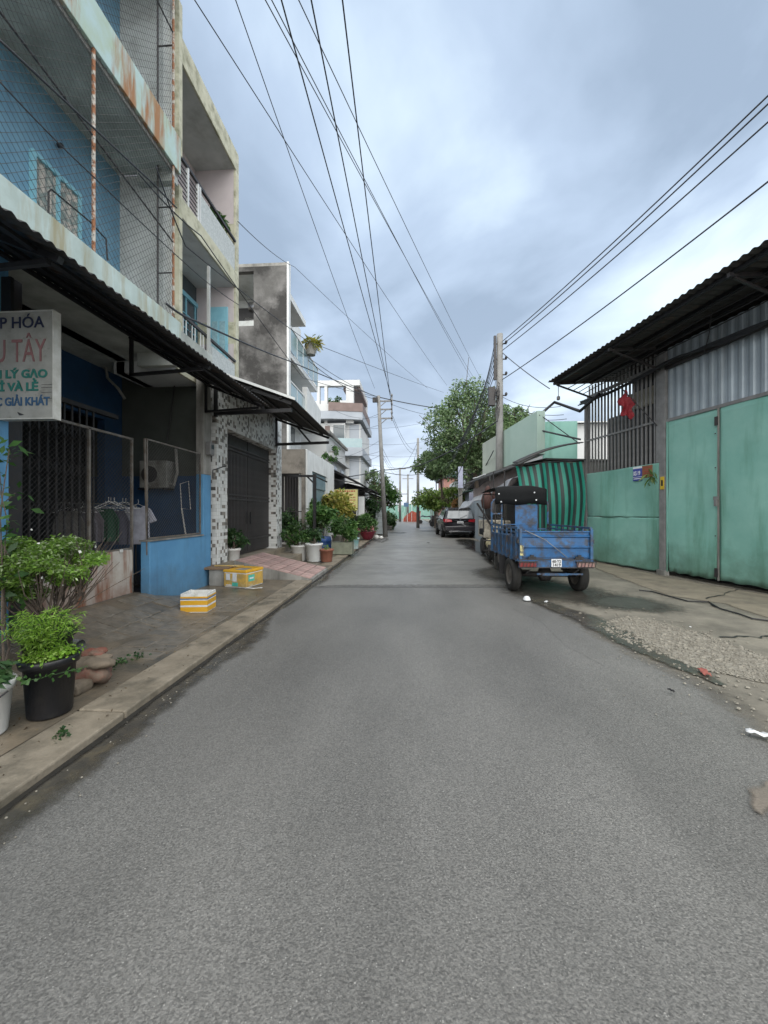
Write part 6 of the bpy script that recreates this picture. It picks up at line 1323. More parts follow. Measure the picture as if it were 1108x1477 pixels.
for x in (2.35, 3.5): q = MB(); q.lathe([(.27, 0), (.27, .1)], (x, 39.45, .28), 14, 'y'); q.build('wheel', m_black, cart)
sg_ = thing('blue_street_sign', 'small blue sign on a thin pole by the orange barrier', 'sign', (2.6, 58, 0))
q = MB(); p = PY(586, 728, 58); q.box(p[0]-.35, p[0]+.35, 58, 58.05, p[2]-.3, p[2]+.3); q.build('panel', M('sign_blue', (.08, .16, .28), .5), sg_); q = MB(); q.tube([(p[0], 58.1, 0), (p[0], 58.1, p[2]+.5)], .05); q.build('pole', m_bars, sg_)
wp1 = MB()
for x0, v0, v1, yy in ((574, 727, 738, 62), (592, 724, 727, 62)): p = PY(x0, v0, yy); p2 = PY(x0+5, v1, yy); wp1.box(p[0], p2[0], yy, yy+.1, p2[2], p[2])
p = PY(577, 738, 62); wp1.box(p[0]-.05, p[0]+.05, 62.02, 62.08, 0, p[2]); p = PY(594, 727, 62); wp1.box(p[0]-.05, p[0]+.05, 62.02, 62.08, 0, p[2])
tag(wp1.build('white_sign_boards', m_white), 'white notice boards at the far end of the street', 'sign')
# ------------------------------------------------------------------ blue cargo tricycle truck (modelled about its rear axle, +y forward)
m_blue = M('truck_blue_paint', (.013, .11, .29), .42, (.01, .075, .2), scale=5, dirt=(.035, .032, .03), dscale=6, damt=(.46, .62), dmax=.85)
m_blue2 = M('worn_blue_paint', (.025, .1, .22), .55, (.018, .06, .13), scale=7, fac=(.4, .6), dirt=(.06, .04, .028), dscale=7, damt=(.46, .6), dmax=.9)
m_tyre = M('tyre_rubber', (.01, .01, .01), .85, (.018, .017, .015), scale=8, bump=.3)
m_rim = M('dusty_rim', (.14, .13, .12), .6, (.08, .07, .06), scale=7, metal=.3)
m_vinyl = M('black_vinyl', (.005, .006, .007), .8, (.009, .01, .011), scale=4, spec=.2)
m_red = M('lamp_red', (.2, .02, .02), .3, (.12, .015, .015), scale=9); m_amber = M('lamp_clear', (.3, .2, .17), .3, (.2, .1, .1), scale=14)
T3 = thing('cargo_tricycle', 'blue three wheeled cargo truck with a black canopy parked at the right roadside', 'cargo tricycle', (0, 0, 0))
HW = .635; yr_, yf = -.5, 1.55; zb, ztp = .66, 1.13
q = MB(); q.box(-HW+.02, HW-.02, yr_+.02, yf, zb-.03, zb+.01); q.build('bed_floor', m_blue2, T3)
# tailgate with pressed ridges
q = MB(); prof = [(yr_, .68), (yr_-.005, .84), (yr_-.03, .86), (yr_-.03, .875), (yr_-.005, .895), (yr_-.0, 1.03), (yr_-.028, 1.05), (yr_-.028, 1.065), (yr_-.002, 1.08), (yr_-.002, ztp-.01), (yr_-.03, ztp), (yr_-.03, ztp+.02), (yr_+.02, ztp+.02), (yr_+.025, .68)]
q.prism([(-HW+.03, y, z) for y, z in prof], (2*HW-.06, 0, 0)); q.build('tailgate', m_blue, T3)
for x in (-HW-.005, HW-.045): q = MB(); q.box(x, x+.05, yr_-.05, yr_+.03, .6, ztp+.06); q.build('corner_post', m_blue2, T3, bevel=.006)
for x in (-.42, .4): q = MB(); q.box(x-.07, x+.07, yr_-.055, yr_-.03, .66, .7); q.box(x-.03, x+.03, yr_-.06, yr_-.035, .69, .73); q.build('tailgate_hinge', m_black, T3)
for x in (-HW-.03, HW): q = MB(); q.box(x, x+.03, yr_-.03, yr_+.06, .93, 1.0); q.build('latch', m_dark, T3)
q = MB(); q.box(-HW, HW, yr_-.04, yr_+.02, .5, .655); q.build('rear_beam', m_blue, T3, bevel=.006)
q = MB(); q.box(-HW-.01, HW+.01, yr_-.055, yr_-.04, .5, .515); q.box(-HW-.01, HW+.01, yr_-.055, yr_-.04, .642, .655); q.build('beam_edge', m_dark, T3)
# plate
q = MB(); q.tube([(-HW+.1, yr_-.03, ztp+.03), (-.2, yr_-.06, 1.0), (.05, yr_-.055, .8), (.2, yr_-.03, .68)], .006, 5); q.build('rope', m_gray, T3)
q = MB(); q.box(-.09, .09, yr_-.062, yr_-.054, .52, .66); o = q.build('number_plate', m_wh, T3, bevel=.004)
txt('60-Y2', .068, (0, yr_-.064, .597), (pi/2, 0, 0), m_black, o, align='CENTER', extrude=.0012, bold=.002, sx=.9); txt('1419', .075, (0, yr_-.064, .532), (pi/2, 0, 0), m_black, o, align='CENTER', extrude=.0012, bold=.002, sx=.95)
for s_ in (-1, 1):
    q = MB(); q.box(s_*.5-.15, s_*.5+.15, yr_-.08, yr_-.042, .52, .6); o = q.build('tail_lamp', m_red if s_ < 0 else m_amber, T3, bevel=.01)
    q = MB(); q.box(s_*.5-.17, s_*.5+.17, yr_-.1, yr_-.04, .605, .62); 
    for k in range(6): q.bar((s_*.5-.15+.06*k, yr_-.09, .52), (s_*.5-.13+.06*k, yr_-.09, .605), .008)
    q.build('lamp_guard', m_dark, o)
q = MB(); q.box(-.63, -.57, yr_-.058, yr_-.05, .72, .9); q.build('yellow_sticker', M('yellow_sticker', (.5, .45, .2), .5, (.1, .1, .08), scale=22, fac=(.48, .52)), T3)
# sides: lower panel, ribs, open rails
for s_ in (-1, 1):
    x = s_*HW
    q = MB(); q.box(x-.012, x+.012, yr_+.035, yf, .63, 1.0); sd_ = q.build('side_panel', m_blue2, T3)
    for k in range(7):
        yy = yr_+.1+k*.3; q = MB(); q.box(x+s_*.012 if s_ > 0 else x-.035, x+.035 if s_ > 0 else x-.012, yy-.022, yy+.022, .6, 1.2); q.build('side_rib', m_blue2, sd_)
    q = MB(); q.bar((x+s_*.0, yr_+.03, 1.02), (x, yf, 1.02), .035); q.bar((x, yr_+.03, 1.12), (x, yf, 1.12), .03); q.bar((x, yr_+.03, 1.2), (x, yf, 1.2), .035); q.bar((x, yr_, .64), (x, yf, .64), .05); q.build('side_rail', m_blue2, T3)
    q = MB(); q.tube([(x, yf-.02, .66), (x, yf-.02, 1.68), (x-s_*.04, yf-.02, 1.76), (x-s_*.12, yf-.02, 1.79), (x-s_*.3, yf-.02, 1.79)], .022, 8); q.build('hoop', m_blue2, T3)
for s_ in (-1, 1):
    q = MB(); q.tube([(s_*.4, yf, .66), (s_*.4, yf, 1.95)], .02, 8); q.build('canopy_post', m_blue2, T3)
q = MB(); q.box(-.1, .4, yf-.02, yf, .66, 1.66); q.bar((-.36, yf-.02, 1.2), (.36, yf-.02, 1.2), .02); q.build('headboard', m_blue, T3, bevel=.006)
q = MB(); q.bar((-.63, yf-.01, 1.45), (-.4, yf-.01, 1.45), .03); q.bar((-.63, yf-.01, 1.1), (-.36, yf-.01, 1.1), .03); q.bar((.4, yf-.01, 1.1), (.63, yf-.01, 1.1), .03); q.build('head_rail', m_blue2, T3)
# canopy: black vinyl over a frame, drooping at the back
q = MB(); q.grid(lambda u, v: (-.56+1.16*u, yf-.06+1.5*max(0, v-.28)/.72, 1.66+.38*min(1, v/.28)**.8+.05*sin(u*pi)*(v > .2)-.12*max(0, v-.6)+.015*sin(u*11)*(1-v)), 20, 12); q.build('canopy', m_vinyl, T3, smooth=True, solid=.012)
q = MB()
for x, z_ in ((-.48, 1.9), (-.43, 1.72), (-.1, 1.75), (.32, 1.93), (.36, 1.76)): q.lathe([(.018, -.012), (.001, -.02)], (x, yf-.06-.0, z_), 8, 'y')
q.build('canopy_stud', m_wh, T3)
for yy in (yf+.1, yf+1.35):
    q = MB(); q.tube([(-.52, yy, .95), (-.52, yy, 1.95), (.55, yy, 1.95), (.55, yy, .95)], .018, 7); q.build('canopy_frame', m_dark, T3)
# running gear
def wheel(x, yy, R, W, name='rear_wheel'):
    o = thing(name, None, None, (0, 0, 0)); 
    q = MB(); q.lathe([(R*.62, -W*.42), (R*.86, -W*.5), (R*.97, -W*.42), (R, -W*.2), (R*.985, -.006), (R, .0), (R*.985, .006), (R, W*.2), (R*.97, W*.42), (R*.86, W*.5), (R*.62, W*.42)], (x, yy, R), 32, 'x', cap=False); ty = q.build(name, m_tyre, T3, smooth=True)
    bpy.data.objects.remove(o)
    q = MB(); q.lathe([(R*.64, -W*.4), (R*.6, -W*.3), (R*.3, -W*.18), (R*.2, -W*.3), (.01, -W*.32)], (x, yy, R), 24, 'x', cap=False); q.lathe([(R*.64, W*.4), (R*.6, W*.3), (R*.3, W*.18), (R*.2, W*.3), (.01, W*.32)], (x, yy, R), 24, 'x', cap=False); q.build('rim', m_rim, ty, smooth=True)
wheel(-.6, 0, .31, .17); wheel(.62, 0, .31, .17); 
q = MB(); q.lathe([(.05, -.6), (.05, -.12), (.13, -.08), (.13, .08), (.05, .12), (.05, .6)], (0, 0, .31), 14, 'x'); q.build('rear_axle', m_dark, T3, smooth=True)
q = MB(); q.bar((-.35, -.35, .56), (-.35, 3.0, .56), .07, .1); q.bar((.35, -.35, .56), (.35, 3.0, .56), .07, .1); q.bar((-.35, 3.0, .56), (.35, 3.0, .56), .07); q.build('chassis_rail', m_dark, T3)
for x in (-.42, .42):
    q = MB()
    for k in range(4): q.tube([(x, -.45+.06*k, .45-.025*k), (x, 0, .36-.025*k+.02), (x, .45-.06*k, .45-.025*k)], .012, 4)
    q.build('leaf_spring', m_dark, T3)
    q = MB(); q.box(x*1.5-.12 if x < 0 else x*1.5-.12, x*1.5+.12, .38, .4, .25, .62); q.build('mudflap', m_black, T3)
q = MB(); q.box(-.25, .25, .5, 1.2, .35, .6); q.build('gearbox', m_dark, T3, bevel=.03)
q = MB(); q.box(-.22, .22, yr_+.0, yr_+.05, .36, .4); q.bar((-.3, yr_+.05, .38), (.5, yr_+.05, .38), .03); q.build('tow_bar', m_blue2, T3)
q = MB(); q.box(-.33, .33, 1.75, 2.2, .62, .98); q.build('engine_box', m_blue2, T3, bevel=.02)
q = MB(); q.box(-.33, .33, 1.75, 2.2, .985, 1.08); q.build('seat', m_vinyl, T3, bevel=.03)
q = MB(); q.box(-.14, .14, 2.25, 2.75, .75, 1.02); q.build('fuel_tank', m_blue2, T3, bevel=.05)
q = MB(); q.tube([(0, 2.75, 1.1), (0, 2.95, .9), (0, 3.2, .35)], .035, 8); q.tube([(-.13, 2.95, .9), (-.12, 3.2, .3)], .025); q.tube([(.13, 2.95, .9), (.12, 3.2, .3)], .025); q.build('fork', m_dark, T3)
q = MB(); q.tube([(-.42, 2.6, 1.18), (-.3, 2.68, 1.2), (0, 2.75, 1.12), (.3, 2.68, 1.2), (.42, 2.6, 1.18)], .015, 8); q.build('handlebar', m_dark, T3)
for s_ in (-1, 1): q = MB(); q.tube([(s_*.3, 2.7, 1.2), (s_*.42, 2.75, 1.45)], .007); q.lathe([(.07, 0), (.07, .015)], (s_*.44, 2.74, 1.5), 14, 'y'); q.build('mirror', m_black, T3)
wheel(0, 3.2, .3, .11, 'front_wheel')
q = MB(); q.lathe([(.09, -.05), (.09, .05), (.02, .1)], (0, 3.1, .98), 16, 'y'); q.build('headlight', m_bars, T3, smooth=True)
q = MB(); q.grid(lambda u, v: (-.09+.18*u, 3.2+.36*cos(v*2.2+.3), .3+.36*sin(v*2.2+.3)), 3, 10); q.build('front_mudguard', m_blue2, T3, solid=.006)
place(T3, (2.57, 7.55, .014), radians(1.5))

# cream vehicle nose just beyond the tricycle
CV = thing('cream_tricycle', 'battered cream tricycle with a round headlamp parked facing the camera beyond the blue one', 'tricycle', (0, 0, 0))
m_cream = M('worn_cream_paint', (.4, .37, .3), .5, (.22, .2, .17), scale=6, fac=(.42, .6), dirt=(.1, .08, .06), dscale=4, damt=(.5, .65))
q = MB(); q.box(-.28, .3, 0, .12, .7, 1.25); q.build('leg_shield', m_cream, CV, bevel=.03)
q = MB(); q.lathe([(.13, .05), (.15, 0), (.12, -.05), (.02, -.07)], (-.1, -.1, .55), 18, 'y'); q.build('headlamp', M('lamp_glass', (.45, .4, .25), .15), CV, smooth=True)
q = MB(); q.tube([(-.32, -.12, .35), (-.32, -.2, .65), (.18, -.2, .65), (.18, -.12, .35), (-.32, -.12, .35)], .022, 8); q.tube([(-.32, -.15, .45), (-.2, 0, .25), (.1, .1, .25)], .025); q.build('bumper_guard', m_dark, CV)
q = MB(); q.lathe([(.14, -.05), (.26, -.06), (.29, 0), (.26, .06), (.14, .05)], (-.05, .25, .29), 26, 'x', cap=False); ty = q.build('front_wheel', m_tyre, CV, smooth=True)
q = MB(); q.lathe([(.14, -.03), (.03, -.04), (.03, .04), (.14, .03)], (-.05, .25, .29), 16, 'x'); q.build('rim', m_rim, ty)
q = MB(); q.tube([(-.4, .2, 1.35), (0, .1, 1.25), (.4, .2, 1.35)], .016, 6); q.build('handlebar', m_black, CV)
q = MB(); q.box(.05, .85, 1.3, 2.8, .6, 1.2); q.build('cargo_box', m_cream, CV, bevel=.03)
q = MB(); q.box(-.2, .2, .5, 1.25, .75, .95); q.build('seat', m_vinyl, CV, bevel=.04)
for x in (.12, .8):
    q = MB(); q.lathe([(.14, -.07), (.27, -.07), (.3, 0), (.27, .07), (.14, .07)], (x, 2.2, .3), 22, 'x'); q.build('rear_wheel', m_tyre, CV, smooth=True)
q = MB(); q.tube([(-.5, -.1, 1.75), (-.2, -.05, 1.3), (.05, 0, .9), (.1, 0, .7)], .03, 6); q.build('slanting_strut', m_dark, CV)
p = PY(703, 790, 11.7); place(CV, (p[0]+.2, 11.8, .012), 0)

# ------------------------------------------------------------------ dark SUV
m_car = M('dark_car_paint', (.022, .02, .024), .22, (.026, .023, .028), scale=2, bump=0, spec=.9)
m_chrome = flat('chrome', (.5, .5, .52), .2, 1)
m_tail = M('red_lens', (.35, .01, .02), .15, (.25, .01, .015), scale=8, bump=0)
V = thing('parked_suv', 'dark brown black SUV parked at the right roadside, seen from behind', 'car', (0, 0, 0))
# stations along y: rear 0 .. front 4.65 ; each a half section (x,z) list
def carbody():
    prof = [ # y, half width low, half width waist, z bottom, z waist, glass half width, z roof
        (.0, .82, .86, .42, .98, .70, 1.0), (.06, .9, .925, .36, 1.0, .74, 1.12), (.18, .92, .94, .3, 1.02, .72, 1.38), (.42, .93, .95, .27, 1.03, .68, 1.62), (.7, .935, .95, .26, 1.03, .66, 1.70),
        (1.3, .935, .95, .25, 1.02, .66, 1.735), (2.1, .935, .95, .25, 1.01, .66, 1.73), (2.7, .935, .95, .25, 1.0, .65, 1.67), (3.15, .93, .945, .25, .99, .64, 1.42), (3.55, .92, .935, .26, .98, .72, 1.08),
        (4.0, .9, .92, .27, .95, .75, 1.0), (4.4, .84, .87, .3, .85, .7, .9), (4.62, .72, .76, .36, .72, .6, .76)]
    secs = []
    for y, a, b_, z0, z1, g, zr in prof:
        h = [(a*.9, z0), (a, z0+.1), (b_, (z0+z1)/2), (b_*.985, z1-.04), (b_*.95, z1), (g+(b_*.95-g)*.12, zr-(zr-z1)*.12), (g*.9, zr-.012), (g*.5, zr+.015 if zr > 1.3 else zr+.01)]
        s_ = [(x, y, z) for x, z in h]+[(0, y, h[-1][1]+.005)]+[(-x, y, z) for x, z in h[::-1]]
        secs.append(s_)
    n = len(secs[0]); vs = [p for s_ in secs for p in s_]; fs = []
    mi = []
    for i in range(len(secs)-1):
        for k in range(n):
            fs.append((i*n+k, i*n+(k+1) % n, (i+1)*n+(k+1) % n, (i+1)*n+k))
    fs += [tuple(range(n)), tuple(range((len(secs)-1)*n, len(secs)*n))[::-1]]
    q = MB(); q.add(vs, fs); return q
q = carbody(); bd = q.build('body', m_car, V, smooth=True, sub=1)
# cut wheel arches with dark liners
for s_ in (-1, 1):
    for yy in (.95, 3.65):
        q = MB(); q.lathe([(.4, .0), (.4, .06), (.36, .062), (.36, .0)], (s_*.93-.03 if s_ > 0 else s_*.93-.03, yy, .37), 28, 'x'); q.build('wheel_arch', m_vinyl, V)
        q = MB(); q.lathe([(.2, -.1), (.32, -.11), (.355, -.06), (.36, 0), (.355, .06), (.32, .11), (.2, .1)], (s_*.88, yy, .36), 30, 'x', cap=False); ty = q.build('wheel', m_tyre, V, smooth=True)
        q = MB(); q.lathe([(.21, s_*.09), (.19, s_*.06), (.06, s_*.05), (.05, s_*.08), (.005, s_*.08)], (s_*.88, yy, .36), 20, 'x', cap=False)
        for k in range(5): a = 2*pi*k/5; q.bar((s_*.97, yy, .36), (s_*.97, yy+.2*cos(a), .36+.2*sin(a)), .04, .04)
        q.build('rim', m_chrome, ty)
    # side glass
    q = MB(); q.add([(s_*.935, .62, 1.06), (s_*.93, 2.95, 1.05), (s_*.71, 2.62, 1.6), (s_*.71, .82, 1.63)], [(0, 1, 2, 3)]); 
    q.v = [(x+s_*.012, y, z) for x, y, z in q.v]; q.build('side_window', m_glass, V, solid=.006)
    q = MB(); q.box(s_*.93, s_*1.12, 2.75, 2.87, 1.05, 1.2); q.build('wing_mirror', m_car, V, bevel=.03)
    q = MB(); q.bar((s_*.64, .6, 1.755), (s_*.64, 2.6, 1.76), .03); q.build('roof_rail', m_chrome, V)
    # tail lamps wrap the corner
    q = MB(); q.hexa([(s_*.46, -.035, .93), (s_*.9, .0, .9), (s_*.955, .3, .95), (s_*.5, .1, .95)], [(s_*.5, -.02, 1.04), (s_*.87, .03, 1.1), (s_*.945, .34, 1.08), (s_*.5, .12, 1.06)]); q.build('tail_lamp', m_tail, V, bevel=.012)
    q = MB(); q.box(s_*.62, s_*.84, -.05, .02, .5, .6); q.build('reflector', m_tail, V, bevel=.01)
    q = MB(); q.lathe([(.035, -.03), (.035, .1)], (s_*.55, -.03, .3), 12, 'y'); q.build('exhaust', m_chrome, V)
q = MB(); q.add([(-.76, .005, 1.12), (.76, .005, 1.12), (.66, .27, 1.58), (-.66, .27, 1.58)], [(0, 1, 2, 3)]); q.v = [(x, y-.02, z) for x, y, z in q.v]; rg = q.build('rear_window', M('rear_glass', (.12, .14, .15), .05, (.16, .18, .2), scale=2, bump=0, spec=1), V, solid=.008)
q = MB(); q.bar((.0, -.045, 1.16), (.42, .06, 1.32), .014); q.build('wiper', m_black, rg)
q = MB(); q.prism([(-.68, .2, 1.62), (.68, .2, 1.62), (.64, .5, 1.72), (-.64, .5, 1.72)], (0, -.02, .03)); q.build('spoiler', m_car, V, bevel=.01)
q = MB(); q.box(-.88, .88, -.07, .12, .42, .68); q.build('rear_bumper', m_car, V, bevel=.04)
q = MB(); q.box(-.66, .66, -.082, -.06, .34, .41); q.build('bumper_trim', m_chrome, V, bevel=.01)
q = MB(); q.box(-.85, .85, -.05, .1, .27, .42); q.build('lower_valance', m_vinyl, V, bevel=.02)
q = MB(); q.box(-.18, .18, -.045, -.02, .84, .96); pl = q.build('number_plate', m_wh, V, bevel=.006)
q = MB()
for k in range(4): q.box(-.14+k*.075, -.095+k*.075, -.049, -.0455, .865, .93)
q.build('plate_characters', m_bars, pl)
q = MB(); q.box(-.3, .3, -.036, -.02, .985, 1.005); q.lathe([(.045, -.03), (.045, -.02)], (0, -.01, 1.05), 14, 'y'); q.build('badge_trim', m_chrome, V)
q = MB(); q.box(-.7, .7, .3, 4.3, .2, .3); q.build('underbody', m_black, V)
p = PZ(642.5, 776); place(V, (2.92, 22.4, 0.01), radians(2.5)); V.scale = (.98, 1, 1)
t = thing('small_motorbike_wheel_chock', 'small grey object on the ground under the rear of the dark car', 'debris', (2.6, 22, 0)); t.name = 'debris'
q = MB(); q.lathe([(.1, 0), (.14, .06), (.09, .14), (.01, .16)], (2.75, 21.9, .01), 9); q.build('lump', m_gray, t)

# ------------------------------------------------------------------ utility poles and wires
m_pole = M('concrete_pole', (.22, .22, .215), .85, (.16, .16, .155), scale=3, dirt=(.1, .09, .08), dscale=3, damt=(.5, .7), streak=True)
def pole(label, base, top, r0, r1, arms=()):
    t = thing('utility_pole', label, 'utility pole', base); q = MB(); q.tube([base, top], [r0, r1], 12); q.build('pole', m_pole, t, smooth=True); return t
tp1 = PY(721, 482, 15.3); b_ = PY(721, 700, 15.3)
p1 = pole('thick concrete utility pole rising behind the pale green fascia', (tp1[0]-.02, 15.3, 0), tp1, .16, .115)
q = MB(); q.box(tp1[0]-.24, tp1[0]-.15, 15.2, 15.3, 6.6, 8.3); q.build('side_bar', m_dark, p1)
q = MB()
for z_ in (8.0, 7.4, 6.8, 6.0): q.bar((tp1[0]-.25, 15.25, z_), (tp1[0]+.25, 15.25, z_), .04); q.lathe([(.04, 0), (.055, .05), (.03, .1)], (tp1[0]+.22, 15.2, z_), 8)
q.build('insulator_bracket', m_dark, p1)
q = MB()
for k in range(9): a = random.uniform(0, 6); z_ = random.uniform(5.2, 6.4); q.tube([(tp1[0]-.15+.1*cos(a+s_*1.3), 15.1+.1*sin(s_*2.), z_+.3*sin(s_*1.57+a)) for s_ in range(5)], .012, 4)
q.box(tp1[0]-.45, tp1[0]-.2, 15.1, 15.35, 5.6, 6.3); q.build('cable_coil', m_dark, p1)
tp2 = PY(546, 571, 23.4); bs2 = PY(556, 766, 23.4)
p2 = pole('slim leaning concrete utility pole with three cross arms on the left kerb', (bs2[0]+.0, 23.4, 0), tp2, .15, .1)
def onp2(v): k = (v-571)/(738-571.); a = np.array(tp2); b = np.array((bs2[0]+.0, 23.4, 0)); zz_ = 1.5+(738.5-v)/F*(23.4*.9987); t_ = (zz_-a[2])/(b[2]-a[2]); return a+(b-a)*t_
for v in (578, 590, 603):
    a = onp2(v); q = MB(); q.bar(tuple(a), (a[0]+.8, a[1], a[2]+.0), .08); q.bar((a[0]+.05, a[1], a[2]-.35), (a[0]+.45, a[1], a[2]-.02), .04); q.build('cross_arm', m_bars, p2)
a = onp2(574); q = MB(); q.bar((a[0]+.8, a[1], a[2]+.2), (a[0]+.8, a[1], onp2(604)[2]-.1), .08)
for v in (572, 584, 597): z_ = onp2(v)[2]; q.lathe([(.05, 0), (.07, .08), (.03, .16)], (a[0]+.8, a[1]-.08, z_), 8)
q.build('arm_upright', m_bars, p2)
q = MB(); q.box(a[0]-.35, a[0]-.05, a[1]-.2, a[1], a[2]-.25, a[2]+.02); q.build('junction_box', m_dark, p2)
tp3 = PY(603, 632, 37); p3 = pole('slim utility pole at the left edge of the big tree', (tp3[0], 37, 0), tp3, .16, .11)
tp4 = PY(577, 674, 60); p4 = pole('far utility pole left of the orange barrier, carrying a transformer', (tp4[0], 60.5, 0), (tp4[0], 60.5, tp4[2]), .2, .15)
q = MB(); q.box(tp4[0]-.9, tp4[0]-.3, 60.2, 60.8, 4.4, 5.2); q.bar((tp4[0]-1.2, 60.5, 4.3), (tp4[0]+1.2, 60.5, 4.3), .12); q.bar((tp4[0]-.9, 60.5, tp4[2]-.2), (tp4[0]+.9, 60.5, tp4[2]-.2), .12); q.build('transformer', m_bars, p4)
tp5 = PY(588.5, 684, 70); p5 = pole('farthest utility pole standing right of the orange barrier', (tp5[0], 70, 0), tp5, .2, .15)
q = MB(); q.bar((tp5[0]-1, 70, tp5[2]-.8), (tp5[0]+1, 70, tp5[2]-.8), .1); q.build('cross_arm', m_bars, p5)
tp6 = (PY(690, 560, 34)[0], 34, 0)
m_cab = flat('overhead_cable', (.045, .05, .06), .7)
def cable(label, P, r=.011, sag=.0, n=14, name='overhead_cable', group=None):
    q = MB(); pts = []
    for i in range(len(P)-1):
        a = np.array(P[i]); b = np.array(P[i+1])
        for k in range(n+(1 if i == len(P)-2 else 0)):
            t_ = k/n; pts.append(a+(b-a)*t_+np.array((0, 0, -sag*4*t_*(1-t_))))
    q.tube(pts, r, 5); return tag(q.build(name, m_cab, smooth=True), label, 'cable', group)
def top(u, v, z): 
    r = ray(u, v); t_ = (z-1.5)/r[2]; return (r[0]*t_, r[1]*t_, z)
def ext(a, b, k=1.2): a = np.array(a); b = np.array(b); return tuple(a+(a-b)/np.linalg.norm(a-b)*k*4)
cr_ = lambda v: (onp2(v)[0]+.8, 23.3, onp2(v)[2])
ends = [cr_(572), cr_(584), cr_(597)]
for (u, lb), e_, z_ in zip(((406, 'left of the three main cables climbing to the slim leaning pole'), (449, 'middle of the three main cables climbing to the slim leaning pole'), (494, 'right of the three main cables climbing to the slim leaning pole')), ends, (8.55, 8.5, 8.45)):
    a = top(u, 0, z_); m_ = (np.array(a)+np.array(e_))/2; cable(lb, [ext(a, e_), a, e_], .012, .12)
tz = 8.6
farp = (PY(688, 552, 33)[0], 33, PY(688, 552, 33)[2]); farq = (PY(645, 556, 33)[0], 33, PY(645, 556, 33)[2])
for u, e_, z_, lb in ((383, farp, 8.9, 'thin cable crossing the sky from top centre left to the top of the big tree'), (392, (farp[0]-.2, 33, farp[2]-.1), 9.0, 'second thin cable running close beside its twin toward the big tree'), (431, (farp[0]+.6, 33, farp[2]-.2), 9.1, 'thin cable farthest right of those crossing to the big tree'),
                    (281, farq, 8.7, 'thin cable from high beside the pink house to the left side of the big tree'), (340, tuple(np.array(cr_(560))+np.array((-1.0, 0, 0))), 9.4, 'thin steep cable passing close to the pink house toward the white corner house')):
    a = top(u, 0, z_); cable(lb, [ext(a, e_), a, e_], .0085, .18)
# cables from the left houses
hA = PX(280, 462, -3.85); hB = PX(343, 319, -4.05); hC = PX(268, 355, -3.95); hD = PX(263, 300, -3.95)
e2 = tuple(onp2(572)+np.array((-.1, -.1, 0)))
cable('thick black cable from the blue house balcony to the slim leaning pole', [PX(240, 438, -3.85), hA, PY(418, 521, 13), e2], .02, .03)
cable('cable from the pink house second floor over to the tree', [PX(225, 240, -3.8), hC, PY(444, 492, 15), PY(640, 566, 33)], .011, .05)
cable('cable from the pink house past the bare concrete wall to the slim pole', [PX(200, 250, -3.8), PX(290, 340, -4.0), PY(437, 545, 15), e2], .011, .06)
cable('cable from the upper pink balcony over the bare concrete wall to the tree', [hB, PY(425, 385, 15.5), PY(617, 560, 33)], .009, .12)
cable('cable looping off the coral panel balcony to the slim leaning pole', [PX(430, 505, -4.4), e2], .012, .18)
cable('lower cable from the white balcony to the slim leaning pole', [PX(445, 520, -4.4), tuple(onp2(576))], .014, .3)
cable('cable across the mesh cage of the blue house', [PX(0, 118, -3.8), PX(130, 250, -3.8), PX(290, 400, -3.95), PX(345, 440, -4)], .008, .02)
cable('lower black cable across the front of the blue house', [PX(0, 58, -3.78), PX(218, 262, -3.8), PX(255, 300, -3.8)], .013, .0)
# pole to tree and beyond
cable('thick cable from the slim leaning pole into the big tree', [e2, PY(640, 590, 26)], .03, .06)
cable('thin cable from the slim leaning pole arms to the right of the street', [cr_(584), PY(655, 602, 30)], .012, .2)
cable('low thick cable sagging across the street to the concrete pole', [PY(500, 688, 21), tuple(onp2(678)), PY(604, 672, 22.5), PY(655, 648, 19), (tp1[0]-.1, 15.2, PY(715, 608, 15.3)[2])], .028, .03)
cable('low cable crossing behind the small lime green tree', [tuple(onp2(680)), PY(604, 684, 36), PY(660, 678, 30)], .02, .15)
for i, (v0, u1, v1, Y1) in enumerate(((612, 470, 612, 22), (596, 455, 606, 20), (650, 462, 652, 22), (634, 450, 668, 20), (655, 500, 662, 26), (600, 480, 590, 24))):
    cable('drop cable from the slim leaning pole to the left houses', [tuple(onp2(v0)), PY(u1, v1, Y1)], .009, .3, group='drop cables from the slim leaning pole')
for i, (v0, u1, v1, Y1, z) in enumerate(((600, 602, 648, 36.8, 1), (606, 602, 654, 36.8, 1), (650, 577, 678, 60, 1), (655, 577, 682, 60, 1), (640, 576, 676, 60, 1))):
    cable('cable from the slim leaning pole on to the farther poles', [cr_(v0) if v0 < 620 else tuple(onp2(v0)), PY(u1, v1, Y1)], .011, .7, group='cables running on to the far poles')
cable('cable between the two farther poles and the tree pole', [PY(577, 676, 60), tuple(np.array(tp3)-np.array((0, 0, .3)))], .015, .5)
cable('cable from the tree pole to the farthest pole', [tuple(np.array(tp5)-np.array((0, 0, .4))), tuple(np.array(tp3)-np.array((0, 0, .6)))], .015, .6)
for i, v in enumerate((618, 640, 655, 668)): cable('long thin wire crossing the pale sky by the slim pole', [PY(522, v, 30), PY(625, v-12+6*i, 38)], .01, .25, group='thin wires crossing low behind the slim pole')
